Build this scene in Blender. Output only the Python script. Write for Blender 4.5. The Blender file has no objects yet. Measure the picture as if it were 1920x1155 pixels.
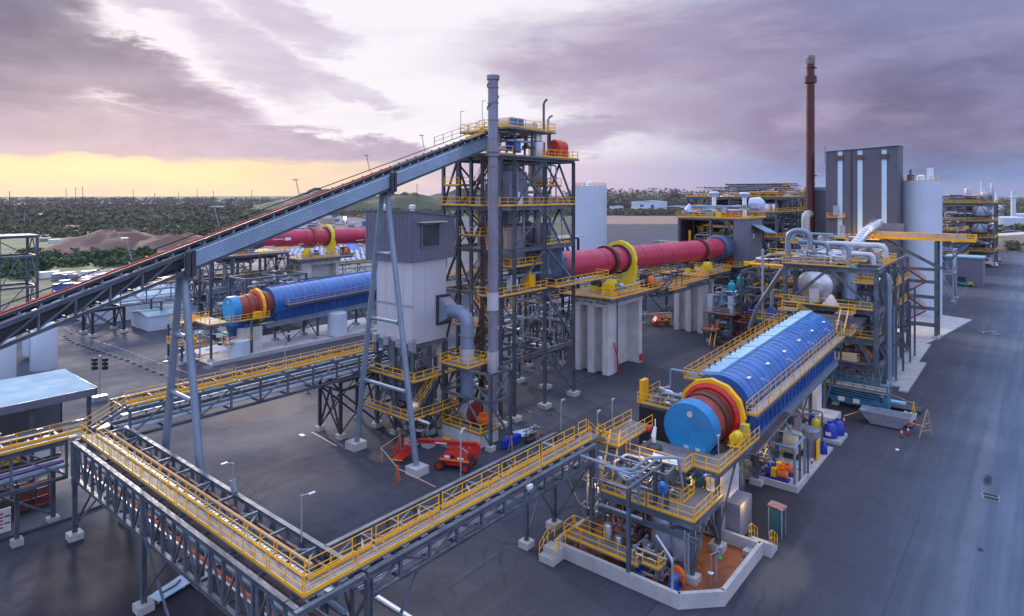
import bpy, math, random
from mathutils import Vector, Matrix
sc = bpy.context.scene
R = math.radians
# ------------------------------------------------------------------ camera
# plant axes: +x runs along the kilns, +y across the plant, camera stands at x=y=0 looking between them
CU, SU = .7702, .6376
cam = bpy.data.cameras.new('camera'); co = bpy.data.objects.new('camera', cam); sc.collection.objects.link(co)
co.location = (0, 0, 30); co.rotation_euler = (R(90), 0, math.atan2(SU, CU) - R(90))
cam.sensor_width = 36; cam.lens = 1190 / 1920 * 36; cam.shift_y = -213.5 / 1920; cam.clip_end = 20000; cam.clip_start = .5
sc.camera = co
sc.view_settings.view_transform = 'Standard'; sc.view_settings.look = 'None'
sc.view_settings.exposure = 0.5; sc.view_settings.gamma = 1
# ------------------------------------------------------------------ node helper
class N:
    def __init__(s, nt): s.nt = nt; s.n = nt.nodes; s.l = nt.links
    def new(s, t, **k):
        n = s.n.new(t)
        for a, b in k.items(): setattr(n, a, b)
        return n
    def put(s, sock, v):
        if isinstance(v, bpy.types.NodeSocket): s.l.new(v, sock)
        elif v is not None:
            if hasattr(sock.default_value, '__len__') and not hasattr(v, '__len__'): v = (v,) * len(sock.default_value)
            if hasattr(v, '__len__') and len(v) == 3 and len(sock.default_value) == 4: v = (*v, 1)
            sock.default_value = v
    def m(s, op, a, b=None, c=None, clamp=False):
        n = s.new('ShaderNodeMath', operation=op); n.use_clamp = clamp
        for i, v in enumerate((a, b, c)):
            if v is not None: s.put(n.inputs[i], v)
        return n.outputs[0]
    def vm(s, op, a, b=None):
        n = s.new('ShaderNodeVectorMath', operation=op); s.put(n.inputs[0], a)
        if b is not None: s.put(n.inputs[1], b)
        return n.outputs['Value'] if op in ('DOT_PRODUCT', 'LENGTH') else n.outputs[0]
    def mix(s, f, a, b, bt='MIX'):
        n = s.new('ShaderNodeMix', data_type='RGBA', blend_type=bt); n.clamp_factor = True
        s.put(n.inputs[0], f); s.put(n.inputs[6], a); s.put(n.inputs[7], b); return n.outputs[2]
    def noise(s, vec, scale, detail=4, rough=.55, dist=0, out=0):
        n = s.new('ShaderNodeTexNoise'); s.put(n.inputs['Vector'], vec); n.inputs['Scale'].default_value = scale
        n.inputs['Detail'].default_value = detail; n.inputs['Roughness'].default_value = rough; n.inputs['Distortion'].default_value = dist
        return n.outputs[out]
    def ramp(s, f, a, b, lo=0., hi=1.):
        n = s.new('ShaderNodeMapRange'); n.interpolation_type = 'SMOOTHSTEP'; s.put(n.inputs[0], f)
        for i, v in zip((1, 2, 3, 4), (a, b, lo, hi)): s.put(n.inputs[i], v)
        return n.outputs[0]
    def scale(s, vec, sc3, rot=(0, 0, 0)):
        n = s.new('ShaderNodeMapping'); s.put(n.inputs[0], vec); n.inputs['Scale'].default_value = sc3; n.inputs['Rotation'].default_value = rot
        return n.outputs[0]
# ------------------------------------------------------------------ world: dusk sky with cloud banks
def build_world():
    w = bpy.data.worlds.new('World'); sc.world = w; w.use_nodes = True
    nt = w.node_tree; nt.nodes.clear(); k = N(nt)
    d = k.new('ShaderNodeTexCoord').outputs['Generated']
    fx = k.vm('DOT_PRODUCT', d, (SU, -CU, 0)); fy = k.vm('DOT_PRODUCT', d, (CU, SU, 0)); fz = k.vm('DOT_PRODUCT', d, (0, 0, 1))
    az = k.m('ARCTAN2', fx, fy); el = k.m('ARCSINE', fz)
    AZ = lambda px: math.atan((px - 960) / 1190)
    EL = lambda px, py: math.atan((364 - py) / 1190 * math.cos(AZ(px)))
    cv = k.new('ShaderNodeCombineXYZ'); k.put(cv.inputs[0], az); k.put(cv.inputs[1], k.m('MULTIPLY', el, 2.2)); P = cv.outputs[0]
    n1 = k.noise(P, 3.2, 6, .58, .3); n2 = k.noise(k.vm('ADD', P, (3.7, 1.9, .4)), 6.5, 7, .6, .4); n4 = k.noise(k.scale(k.vm('ADD', P, (2, 7, 1)), (1.2, 2.2, 1)), 14, 6, .62)
    n3 = k.noise(k.scale(k.vm('ADD', P, (9, 4, 0)), (1.0, 1.8, 1)), 4.0, 7, .6, .2)
    wx = k.m('MULTIPLY', k.m('SUBTRACT', n1, .5), .12); wy = k.m('MULTIPLY', k.m('ADD', k.m('SUBTRACT', n2, .5), k.m('MULTIPLY', k.m('SUBTRACT', n4, .5), .8)), .075)
    x = k.m('ADD', az, wx); y = k.m('ADD', el, wy)
    def blob(px, py, rx, ry, rot=0, soft=.9, raw=False):
        cx, cy = AZ(px), EL(px, py); ax, ay = rx / 1190 * math.cos(AZ(px)) ** 2 ** .5, ry / 1190
        xx, yy = (az, el) if raw else (x, y)
        dx = k.m('SUBTRACT', xx, cx); dy = k.m('SUBTRACT', yy, cy); c, s = math.cos(rot), math.sin(rot)
        u = k.m('DIVIDE', k.m('ADD', k.m('MULTIPLY', dx, c), k.m('MULTIPLY', dy, s)), ax)
        v = k.m('DIVIDE', k.m('SUBTRACT', k.m('MULTIPLY', dy, c), k.m('MULTIPLY', dx, s)), ay)
        q = k.m('ADD', k.m('MULTIPLY', u, u), k.m('MULTIPLY', v, v))
        return k.ramp(q, 1 + soft, 1 - soft)
    def add(*a):
        r = a[0]
        for b in a[1:]: r = k.m('MAXIMUM', r, b)
        return r
    # clear sky
    side = k.ramp(az, AZ(900), AZ(1750))
    base = k.mix(side, (.93, .87, .90), (.36, .36, .53))
    glow = k.ramp(k.m('ADD', k.m('MULTIPLY', k.m('SUBTRACT', az, AZ(820)), k.m('SUBTRACT', az, AZ(820))), k.m('MULTIPLY', k.m('SUBTRACT', el, EL(820, 150)), k.m('SUBTRACT', el, EL(820, 150)))), .16, 0.0)
    base = k.mix(k.m('MULTIPLY', glow, .75), base, (.99, .94, .93))
    # low horizon: yellow on the left, lavender in the middle, blue on the right
    hz = k.mix(k.ramp(az, AZ(450), AZ(1000)), (1.02, .79, .44), (.74, .60, .70))
    hz = k.mix(k.ramp(az, AZ(1000), AZ(1650)), hz, (.22, .32, .56))
    low = k.ramp(el, .075, .035)
    base = k.mix(k.m('MULTIPLY', low, k.ramp(az, AZ(1500), AZ(1000), .92, .95)), base, hz)
    base = k.mix(k.m('MULTIPLY', k.ramp(el, .028, .004), k.ramp(az, AZ(900), AZ(300), .2, .75)), base, (.52, .38, .42))
    # cloud banks
    c1 = add(blob(10, 60, 190, 105, -.3, .45), blob(280, 150, 240, 48, -.33, .4), blob(100, 240, 430, 52, -.03, .5), blob(560, 285, 420, 34, -.06, .55)); dk = add(blob(-10, 60, 190, 95, -.35, .7), blob(250, 140, 230, 34, -.33, .8))
    c2 = add(blob(470, 100, 150, 45, -.5, .8), blob(540, 35, 120, 32, -.3, .8), blob(640, 165, 110, 18, -.3, .9), blob(250, -10, 160, 18, -.1, .9))
    c3 = add(blob(1130, 150, 210, 55, -.06, .8), blob(1400, 190, 330, 85, -.12, .8), blob(1100, 245, 190, 32, .1, .95))
    c4 = add(blob(1800, 190, 430, 100, .05, .9), blob(1500, 40, 620, 70, .05, .95))
    tex = k.ramp(n3, .3, .72, .55, 1.0)
    colL = k.mix(k.ramp(el, .27, .08), (.095, .095, .165), (.44, .34, .45))
    colL = k.mix(k.ramp(az, AZ(180), AZ(560)), colL, (.48, .38, .50))
    colR = k.mix(k.ramp(az, AZ(1200), AZ(1750)), (.36, .27, .40), (.095, .092, .18))
    colR = k.mix(k.ramp(k.noise(P, 5, 5), .38, .75), colR, (.28, .25, .39))
    colR = k.mix(k.m('MULTIPLY', k.ramp(el, .17, .26), k.ramp(az, AZ(1300), AZ(1700))), colR, (.21, .22, .40))
    cr = k.mix(k.ramp(n2, .35, .68), colL, k.mix(.32, colL, (.78, .70, .78)))
    out = k.mix(k.m('MULTIPLY', c4, k.m('MULTIPLY', tex, .95)), base, colR)
    out = k.mix(k.m('MULTIPLY', c3, k.m('MULTIPLY', tex, .85)), out, k.mix(.3, colR, (.40, .29, .42)))
    out = k.mix(k.m('MULTIPLY', c2, k.m('MULTIPLY', tex, .8)), out, (.50, .41, .55))
    out = k.mix(k.m('MULTIPLY', c1, k.ramp(n3, .2, .6, .86, 1.)), out, cr)
    out = k.mix(k.m('MULTIPLY', dk, k.ramp(n3, .25, .6, .35, .75)), out, k.mix(k.ramp(az, AZ(0), AZ(500)), (.13, .13, .235), (.28, .235, .36)))
    wis = k.ramp(n3, .5, .8, 0, .5)
    out = k.mix(k.m('MULTIPLY', wis, k.ramp(el, .03, .1)), out, (.70, .60, .72))
    # re-open the yellow gap under the left bank
    gap = k.m('MULTIPLY', k.ramp(k.m('ADD', el, k.m('MULTIPLY', wy, .35)), .056, .043), k.ramp(az, AZ(1050), AZ(600)))
    out = k.mix(k.m('MULTIPLY', gap, .9), out, hz)
    out = k.mix(k.m('MULTIPLY', k.m('MULTIPLY', gap, k.ramp(n3, .45, .7)), .5), out, (.70, .50, .50))
    out = k.mix(1.0, out, (.74, .74, .80), 'MULTIPLY')
    # sky overhead and behind the camera: out of view, brightened as cool fill light
    up = k.ramp(el, .36, .75)
    out = k.mix(up, out, (1.06, 1.25, 1.80))
    back = k.ramp(k.m('ABSOLUTE', az), 1.0, 1.9)
    out = k.mix(k.m('MULTIPLY', back, k.ramp(el, -.02, .05)), out, (.68, .80, 1.28))
    out = k.mix(k.ramp(el, 0, -.05), out, (.16, .16, .22))
    sky = k.new('ShaderNodeTexSky'); sky.sky_type = 'NISHITA'; sky.sun_disc = False; sky.sun_elevation = R(9); sky.sun_rotation = R(90) - SUNAZ
    b1 = k.new('ShaderNodeBackground'); k.put(b1.inputs[0], out); b1.inputs[1].default_value = .92
    b2 = k.new('ShaderNodeBackground'); k.put(b2.inputs[0], sky.outputs[0]); b2.inputs[1].default_value = .003
    ad = k.new('ShaderNodeAddShader'); k.l.new(b1.outputs[0], ad.inputs[0]); k.l.new(b2.outputs[0], ad.inputs[1])
    o = k.new('ShaderNodeOutputWorld'); k.l.new(ad.outputs[0], o.inputs[0])
SUNAZ = math.atan2(SU, CU) + R(33)      # the glow sits to the left of the view
build_world()
sun = bpy.data.lights.new('sun', 'SUN'); so = bpy.data.objects.new('sun', sun); sc.collection.objects.link(so)
sun.energy = 1.9; sun.angle = R(7); sun.color = (1, .88, .80)
dv = Vector((math.cos(SUNAZ) * math.cos(R(22)), math.sin(SUNAZ) * math.cos(R(22)), math.sin(R(22))))
so.rotation_euler = dv.to_track_quat('Z', 'Y').to_euler(); so.location = (0, 0, 80)
# ------------------------------------------------------------------ materials
MATS = {}
def mat(name, col, rough=.5, metal=0., var=.12, ns=.6, bump=0., bs=8., dirt=None, dirtamt=0., streak=0., coat=0.):
    if name in MATS: return MATS[name]
    m = bpy.data.materials.new(name); m.use_nodes = True; k = N(m.node_tree); b = m.node_tree.nodes['Principled BSDF']
    g = k.new('ShaderNodeNewGeometry').outputs['Position']
    n = k.noise(g, ns, 5, .6)
    lo = tuple(c * (1 - var) for c in col); hi = tuple(min(1, c * (1 + var)) for c in col)
    c = k.mix(k.ramp(n, .3, .7), lo, hi)
    if dirt:
        n2 = k.noise(k.scale(g, (1, 1, .35 if streak else 1)), ns * 3.1, 6, .68)
        c = k.mix(k.ramp(n2, .48, .78, 0, dirtamt), c, dirt)
    if streak:
        n3 = k.noise(k.scale(g, (2.5, 2.5, .12)), 1.6, 4, .6)
        c = k.mix(k.ramp(n3, .45, .75, 0, streak), c, tuple(q * .55 for q in col))
    k.put(b.inputs['Base Color'], c); b.inputs['Metallic'].default_value = metal
    k.put(b.inputs['Roughness'], k.ramp(k.noise(g, ns * 2.3, 4), .3, .7, max(.02, rough - .08), min(1, rough + .1)))
    if coat: b.inputs['Coat Weight'].default_value = coat
    if bump:
        bn = k.new('ShaderNodeBump'); bn.inputs['Strength'].default_value = bump; bn.inputs['Distance'].default_value = .05
        k.put(bn.inputs['Height'], k.noise(g, bs, 4)); k.l.new(bn.outputs[0], b.inputs['Normal'])
    MATS[name] = m; return m
def emat(name, col, s):
    m = bpy.data.materials.new(name); m.use_nodes = True; b = m.node_tree.nodes['Principled BSDF']
    b.inputs['Base Color'].default_value = (*col, 1); b.inputs['Emission Color'].default_value = (*col, 1); b.inputs['Emission Strength'].default_value = s
    return m
RUST = (.13, .055, .03)
steel = mat('painted_steel', (.105, .125, .15), .55, .1, .3, .7, dirt=(.045, .042, .045), dirtamt=.5)
dsteel = mat('dark_steel', (.05, .055, .066), .55, .3, .2, .5, dirt=RUST, dirtamt=.3)
bsteel = mat('brown_steel', (.12, .075, .065), .6, .3, .2, .6)
lsteel = mat('light_pipe_steel', (.22, .275, .34), .42, .3, .1, .5, dirt=(.17, .19, .22), dirtamt=.5)
galv = mat('galvanised', (.38, .41, .46), .42, .6, .12, 1.5)
clad = mat('insulation_cladding', (.62, .60, .60), .34, .85, .1, .35, bump=.25, bs=3)
silv = mat('silver_sheet', (.66, .65, .68), .4, .6, .02, .02, streak=.15)
yel = mat('yellow_paint', (.92, .45, .004), .42, 0, .1, .7, dirt=(.45, .21, .03), dirtamt=.35)
lemon = mat('lemon_yellow_paint', (.80, .60, .02), .4, 0, .06, .5, dirt=(.35, .26, .05), dirtamt=.4)
red = mat('kiln_red', (.46, .026, .07), .42, 0, .1, .25, dirt=(.20, .018, .03), dirtamt=.45, streak=.2)
rusty = mat('rusty_shell', (.25, .036, .02), .6, .1, .3, .6, dirt=(.10, .022, .015), dirtamt=.7, streak=.3)
tyre_m = mat('kiln_tyre', (.10, .04, .03), .45, .5, .25, .8)
blue = mat('drum_blue', (.014, .13, .38), .36, 0, .14, .35, dirt=(.08, .15, .30), dirtamt=.5, streak=.15, coat=.4)
dblue = mat('deep_blue', (.012, .07, .27), .4, 0, .15, .5, dirt=(.02, .03, .08), dirtamt=.4)
face_m = mat('end_plate_blue', (.012, .20, .43), .45, 0, .14, .3, dirt=(.012, .09, .25), dirtamt=.8)
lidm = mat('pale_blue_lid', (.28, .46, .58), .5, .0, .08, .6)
bred = mat('bright_red', (.55, .02, .012), .4, 0, .1, .8, dirt=(.22, .02, .01), dirtamt=.4)
orange = mat('orange_paint', (.72, .13, .012), .42, 0, .1, 1)
conc = mat('concrete', (.60, .58, .55), .85, 0, .10, .4, bump=.3, bs=5, dirt=(.32, .30, .29), dirtamt=.5, streak=.2)
concl = mat('pale_concrete', (.42, .41, .39), .85, 0, .12, .5, bump=.2, bs=6, dirt=(.30, .28, .25), dirtamt=.6)
white = mat('white_sheet', (.50, .57, .64), .45, 0, .04, .1, dirt=(.40, .45, .50), dirtamt=.2)
whitep = mat('white_plastic', (.75, .75, .75), .5, 0, .05, 1)
roofm = mat('pale_roof', (.20, .33, .40), .85, 0, .05, .2)
gclad = mat('grey_cladding', (.14, .145, .185), .5, .1, .08, .3, dirt=(.16, .15, .17), dirtamt=.25)
bclad = mat('building_cladding', (.105, .10, .125), .5, .1, .07, .15)
transl = mat('translucent_sheet', (.50, .66, .74), .4, 0, .05, .3)
rub = mat('black_rubber', (.02, .02, .022), .8, 0, .2, 1)
dark = mat('dark_void', (.015, .016, .02), .8)
woodm = mat('timber', (.38, .24, .14), .8, 0, .2, 2)
teal = mat('teal_paint', (.01, .34, .38), .4)
green = mat('green_paint', (.01, .35, .10), .45)
navy = mat('navy_plastic', (.015, .035, .34), .35, 0, .15, 2)
azure = mat('azure_machine', (.03, .17, .26), .5, 0, .2, 1, dirt=(.05, .06, .07), dirtamt=.6)
cream = mat('cream_paint', (.55, .48, .33), .5)
redfloor = mat('red_stained_floor', (.26, .075, .022), .5, 0, .35, .45, dirt=(.10, .03, .012), dirtamt=.8)
belt = mat('conveyor_belt', (.03, .028, .03), .7)
chim = mat('chimney_red', (.07, .007, .006), .45, 0, .15, .3)
stackm = mat('stack_steel', (.25, .24, .285), .48, .3, .12, .3, dirt=(.12, .11, .14), dirtamt=.5, streak=.3)
glassm = mat('window_glass', (.10, .13, .16), .1, 0, .1, 1)
lampm = emat('lamp_glow', (1, .82, .5), 14)
def grate():
    m = bpy.data.materials.new('grating'); m.use_nodes = True; k = N(m.node_tree); b = m.node_tree.nodes['Principled BSDF']
    g = k.new('ShaderNodeNewGeometry').outputs['Position']
    w = k.new('ShaderNodeTexWave'); w.wave_type = 'BANDS'; w.bands_direction = 'DIAGONAL'; k.put(w.inputs[0], g); w.inputs['Scale'].default_value = 2.6
    c = k.mix(k.ramp(w.outputs['Fac'], .2, .9), (.09, .085, .085), (.24, .205, .175))
    c = k.mix(k.ramp(k.noise(g, .8, 5), .35, .7), c, (.19, .19, .21))
    k.put(b.inputs['Base Color'], c); b.inputs['Roughness'].default_value = .65; b.inputs['Metallic'].default_value = .2; return m
deckm = grate()
def asphalt(name, a, b_, st, rough=(.78, .96), streak=True, yard=False):
    m = bpy.data.materials.new(name); m.use_nodes = True; k = N(m.node_tree); b = m.node_tree.nodes['Principled BSDF']
    g = k.new('ShaderNodeNewGeometry').outputs['Position']
    c = k.mix(k.ramp(k.noise(g, .045, 8, .7, .5), .3, .72), a, b_)
    c = k.mix(k.ramp(k.noise(g, .11, 9, .78), .54, .8, 0, .5), c, st)
    if streak:   # long tyre polished lanes running with the traffic
        c = k.mix(k.ramp(k.noise(k.scale(g, (.03, .55, 1)), 1., 5, .6), .5, .72, 0, .45), c, tuple(q * 1.55 for q in b_))
        c = k.mix(k.ramp(k.noise(k.scale(g, (.5, .035, 1), (0, 0, .25)), 1.1, 5, .6), .55, .75, 0, .35), c, tuple(q * .5 for q in a))
    if yard:
        sp = k.new('ShaderNodeSeparateXYZ'); k.put(sp.inputs[0], g); wob = k.m('MULTIPLY', k.m('SUBTRACT', k.noise(g, .06, 5), .5), 9); Y = k.m('ADD', sp.outputs[1], wob)
        crk = k.new('ShaderNodeTexVoronoi'); crk.feature = 'DISTANCE_TO_EDGE'; k.put(crk.inputs['Vector'], k.vm('ADD', g, k.noise(g, .4, 4, out=1))); crk.inputs['Scale'].default_value = .06
        c = k.mix(k.m('MULTIPLY', k.ramp(crk.outputs['Distance'], .006, .0015), k.ramp(k.noise(g, .05, 2), .5, .6, 0, .8)), c, (.015, .014, .017))
        seam = k.m('ABSOLUTE', k.m('SUBTRACT', k.m('PINGPONG', k.m('ADD', sp.outputs[1], 30.5), 6.5), .05)); c = k.mix(k.m('MULTIPLY', k.ramp(seam, .07, .02), k.ramp(k.noise(g, .2, 3), .35, .6, .1, .75)), c, (.02, .019, .022))
        c = k.mix(k.ramp(k.noise(g, 2.2, 6, .8), .5, .75, 0, .45), c, (.095, .098, .112)); c = k.mix(k.ramp(k.noise(g, .8, 8, .8), .5, .72, 0, .4), c, (.02, .021, .028)); c = k.mix(k.ramp(k.noise(g, 5.5, 2, .5), .74, .78, 0, .5), c, (.2, .2, .2)); lane = k.ramp(Y, 14, 0); c = k.mix(k.m('MULTIPLY', lane, .85), c, k.mix(k.ramp(k.noise(k.scale(g, (.02, .5, 1)), 1.5, 6, .65), .35, .7), (.075, .112, .16), (.125, .175, .23)))
        for (px_, py_, rx, ry, col, am) in ((46, 84, 9, 7, (.20, .15, .11), .7), (44, 74, 10, 8, (.14, .12, .115), .7), (52, 15.5, 5, 2.2, (.15, .13, .10), .4), (86, 4.5, 40, .8, (.20, .23, .26), .3), (70, 62, 14, 7, (.022, .02, .024), .7), (20, 52, 9, 16, (.014, .012, .018), .9), (62, 20, 8, 5, (.022, .02, .022), .7), (92, 22, 10, 5, (.024, .02, .02), .7), (83.1, 4.0, 2.0, .45, (.02, .02, .025), .95), (78.4, 3.6, 1.0, .5, (.03, .03, .035), .8), (66.5, 3.7, .5, .25, (.02, .02, .022), .9), (10, 42, 28, 17, (.014, .012, .018), .9), (35, 12, 16, 7, (.03, .03, .036), .5)):  # broad dark blobs below structures paint in contact shade, among stains and streaks
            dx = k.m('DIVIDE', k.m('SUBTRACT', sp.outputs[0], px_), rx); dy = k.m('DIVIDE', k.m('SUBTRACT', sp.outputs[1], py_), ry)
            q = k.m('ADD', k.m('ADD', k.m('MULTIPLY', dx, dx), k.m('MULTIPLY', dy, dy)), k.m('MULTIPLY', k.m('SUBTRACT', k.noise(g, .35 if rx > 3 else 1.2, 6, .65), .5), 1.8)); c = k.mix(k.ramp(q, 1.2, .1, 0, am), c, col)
        for (px_, py_, r0, r1, fr) in ((45, 27, 7, 16, 4.6), (38, 52, 6, 15, 3.4)):   # turning tyre scrubs
            dx = k.m('SUBTRACT', sp.outputs[0], px_); dy = k.m('SUBTRACT', sp.outputs[1], py_); rr = k.m('SQRT', k.m('ADD', k.m('MULTIPLY', dx, dx), k.m('MULTIPLY', dy, dy)))
            w_ = k.ramp(k.m('SINE', k.m('ADD', k.m('MULTIPLY', rr, fr), k.m('MULTIPLY', k.noise(g, .25, 3), 9))), .55, 1.0); msk = k.m('MULTIPLY', k.m('MULTIPLY', k.ramp(rr, r0, r0 + 1), k.ramp(rr, r1, r1 - 2)), k.ramp(k.noise(g, .12, 3), .42, .6))
            c = k.mix(k.m('MULTIPLY', k.m('MULTIPLY', w_, msk), .45), c, (.018, .018, .022))
    c = k.mix(k.ramp(k.noise(g, 9, 3, .8), .4, .7, 0, .25), c, tuple(q * 1.5 for q in b_))
    k.put(b.inputs['Base Color'], c)
    k.put(b.inputs['Roughness'], k.ramp(k.noise(g, .09, 6), .3, .7, *rough))
    b.inputs['Specular IOR Level'].default_value = .3; bn = k.new('ShaderNodeBump'); bn.inputs['Strength'].default_value = .45; bn.inputs['Distance'].default_value = .03
    k.put(bn.inputs['Height'], k.noise(g, 14, 3)); k.l.new(bn.outputs[0], b.inputs['Normal']); return m
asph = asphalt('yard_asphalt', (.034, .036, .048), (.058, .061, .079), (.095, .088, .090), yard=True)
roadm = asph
landm = asphalt('scrub_land', (.05, .062, .03), (.10, .10, .05), (.17, .13, .09), (.8, .95), False)
dirtm = asphalt('bare_earth', (.20, .135, .10), (.27, .19, .14), (.33, .25, .19), (.8, .95), False)
grassm = asphalt('rough_grass', (.075, .10, .035), (.13, .14, .06), (.19, .15, .09), (.8, .95), False)
yardm = asphalt('laydown_yard', (.05, .052, .06), (.085, .085, .095), (.17, .155, .15), (.6, .9), False)
pilem = asphalt('stockpile_ore', (.11, .065, .052), (.16, .09, .065), (.085, .05, .055), (.8, .95), False)
# ------------------------------------------------------------------ mesh builder
ORG = {}
class MB:
    def __init__(s): s.v = []; s.f = []
    def hexa(s, c8):
        i = len(s.v); s.v += [tuple(p) for p in c8]
        s.f += [(i, i+3, i+2, i+1), (i+4, i+5, i+6, i+7), (i, i+1, i+5, i+4), (i+1, i+2, i+6, i+5), (i+2, i+3, i+7, i+6), (i+3, i, i+4, i+7)]; return s
    def box(s, x0, x1, y0, y1, z0, z1):
        return s.hexa([(x0, y0, z0), (x1, y0, z0), (x1, y1, z0), (x0, y1, z0), (x0, y0, z1), (x1, y0, z1), (x1, y1, z1), (x0, y1, z1)])
    def frus(s, a, b, z0, z1):   # a, b = (x0,x1,y0,y1) rectangles at z0 and z1
        return s.hexa([(a[0], a[2], z0), (a[1], a[2], z0), (a[1], a[3], z0), (a[0], a[3], z0), (b[0], b[2], z1), (b[1], b[2], z1), (b[1], b[3], z1), (b[0], b[3], z1)])
    def bar(s, a, b, w, h=None, up=(0, 0, 1)):
        h = h or w; a = Vector(a); b = Vector(b); d = (b - a).normalized(); u = Vector(up)
        if abs(d.dot(u)) > .97: u = Vector((1, 0, 0))
        sd = d.cross(u).normalized() * w / 2; u = sd.cross(d).normalized() * h / 2
        return s.hexa([a - sd - u, a + sd - u, b + sd - u, b - sd - u, a - sd + u, a + sd + u, b + sd + u, b - sd + u])
    def ib(s, a, b, w, h, up=(0, 0, 1)):
        a = Vector(a); b = Vector(b); d = (b - a).normalized(); u = Vector(up)
        if abs(d.dot(u)) > .97: u = Vector((1, 0, 0))
        sd = d.cross(u).normalized(); u = sd.cross(d).normalized(); t = max(.035, h * .1)
        for q in (1, -1):
            o = u * (h / 2 - t / 2) * q; s.bar(a + o, b + o, w, t, u)
        return s.bar(a, b, max(.04, w * .16), h - 2 * t, u)
    def tube(s, pts, r, n=8, cap=True):
        P = [Vector(p) for p in pts]; i0 = len(s.v); prev = None
        for i, p in enumerate(P):
            d = (P[min(i + 1, len(P) - 1)] - P[max(i - 1, 0)]).normalized()
            if prev is None:
                u = Vector((0, 0, 1)) if abs(d.z) < .9 else Vector((1, 0, 0)); u = (u - d * u.dot(d)).normalized()
            else: u = (prev - d * prev.dot(d)).normalized()
            prev = u; w = d.cross(u); rr = r[i] if hasattr(r, '__len__') else r
            s.v += [tuple(p + (u * math.cos(2 * math.pi * k / n) + w * math.sin(2 * math.pi * k / n)) * rr) for k in range(n)]
        for i in range(len(P) - 1):
            for k in range(n):
                a = i0 + i * n + k; b = i0 + i * n + (k + 1) % n; s.f.append((a, b, b + n, a + n))
        if cap: s.f.append(tuple(i0 + k for k in range(n - 1, -1, -1))); e = i0 + (len(P) - 1) * n; s.f.append(tuple(e + k for k in range(n)))
        return s
    def lathe(s, c, ax, prof, n=24, cap=True):   # prof: (distance along axis, radius)
        c = Vector(c); ax = Vector(ax).normalized(); u = Vector((0, 0, 1)) if abs(ax.z) < .9 else Vector((1, 0, 0)); u = (u - ax * u.dot(ax)).normalized(); w = ax.cross(u); i0 = len(s.v)
        for t, r in prof: s.v += [tuple(c + ax * t + (u * math.cos(2 * math.pi * k / n) + w * math.sin(2 * math.pi * k / n)) * max(r, .002)) for k in range(n)]
        for i in range(len(prof) - 1):
            for k in range(n):
                a = i0 + i * n + k; b = i0 + i * n + (k + 1) % n; s.f.append((a, b, b + n, a + n))
        if cap: s.f.append(tuple(i0 + k for k in range(n - 1, -1, -1))); e = i0 + (len(prof) - 1) * n; s.f.append(tuple(e + k for k in range(n)))
        return s
    def prism(s, poly, z0, z1):
        n = len(poly); i = len(s.v); s.v += [(x, y, z0) for x, y in poly] + [(x, y, z1) for x, y in poly]
        s.f.append(tuple(i + k for k in range(n - 1, -1, -1))); s.f.append(tuple(i + n + k for k in range(n)))
        for k in range(n): a = i + k; b = i + (k + 1) % n; s.f.append((a, b, b + n, a + n))
        return s
    def ball(s, c, r, n=12, sz=1.): return s.lathe(c, (0, 0, 1), [(-r * sz * math.cos(math.pi * k / (n // 2)), r * math.sin(math.pi * k / (n // 2))) for k in range(n // 2 + 1)], n, False)
    def corr(s, a, b, h0, h1, pitch=.25, dep=.05, out=(0, -1, 0)):   # ribbed sheet from a to b, rising from h0 to h1 (vectors added to a/b)
        a = Vector(a); b = Vector(b); o = Vector(out) * dep; L = (b - a).length; n = max(2, int(L / pitch)); i0 = len(s.v)
        for k in range(n * 2 + 1):
            p = a.lerp(b, k / (2 * n)) + (o if k % 4 in (1, 2) else o * 0); s.v += [tuple(p + Vector(h0)), tuple(p + Vector(h1))]
        for k in range(n * 2): q = i0 + 2 * k; s.f.append((q, q + 2, q + 3, q + 1))
        return s
    def build(s, name, m, parent=None, smooth=False, org=None):
        me = bpy.data.meshes.new(name); o = bpy.data.objects.new(name, me); sc.collection.objects.link(o)
        if parent is not None: w = ORG[parent.name]; o.parent = parent
        else:
            w = Vector(org) if org else Vector((sum(p[0] for p in s.v) / len(s.v), sum(p[1] for p in s.v) / len(s.v), min(p[2] for p in s.v))); o.location = w
        ORG[o.name] = w
        me.from_pydata([(p[0] - w.x, p[1] - w.y, p[2] - w.z) for p in s.v], [], s.f); me.materials.append(m)
        if smooth: me.polygons.foreach_set('use_smooth', [True] * len(me.polygons)); me.set_sharp_from_angle(angle=.7)
        me.update(); return o
def tag(o, label, cat, group=None):
    o['label'] = label; o['category'] = cat
    if group: o['group'] = group
    return o
def thing(name, label, cat, loc, group=None):
    o = bpy.data.objects.new(name, None); sc.collection.objects.link(o); o.location = loc; ORG[o.name] = Vector(loc); o.empty_display_size = .5
    return tag(o, label, cat, group)
def struct(name, mb, m, kind='structure'):
    o = mb.build(name, m, None, org=(0, 0, 0)); o['kind'] = kind; return o
def dup(root, loc, label, group=None, rz=None):
    def cp(o, par):
        c = o.copy(); sc.collection.objects.link(c)
        if par: c.parent = par
        for ch in o.children: cp(ch, c)
        return c
    r = cp(root, None); r.location = loc; r['label'] = label
    if rz is not None: r.rotation_euler.z = rz
    if group: r['group'] = group
    return r
def bend(pts, r, k=5):
    P = [Vector(p) for p in pts]; o = [P[0]]
    for i in range(1, len(P) - 1):
        a, b, c = P[i - 1], P[i], P[i + 1]; d1 = (a - b); d2 = (c - b); t = min(r, d1.length * .49, d2.length * .49); p = b + d1.normalized() * t; q = b + d2.normalized() * t
        for j in range(k + 1): f = j / k; o.append(p * (1 - f) ** 2 + b * 2 * f * (1 - f) + q * f * f)
    return o + [P[-1]]
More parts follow.
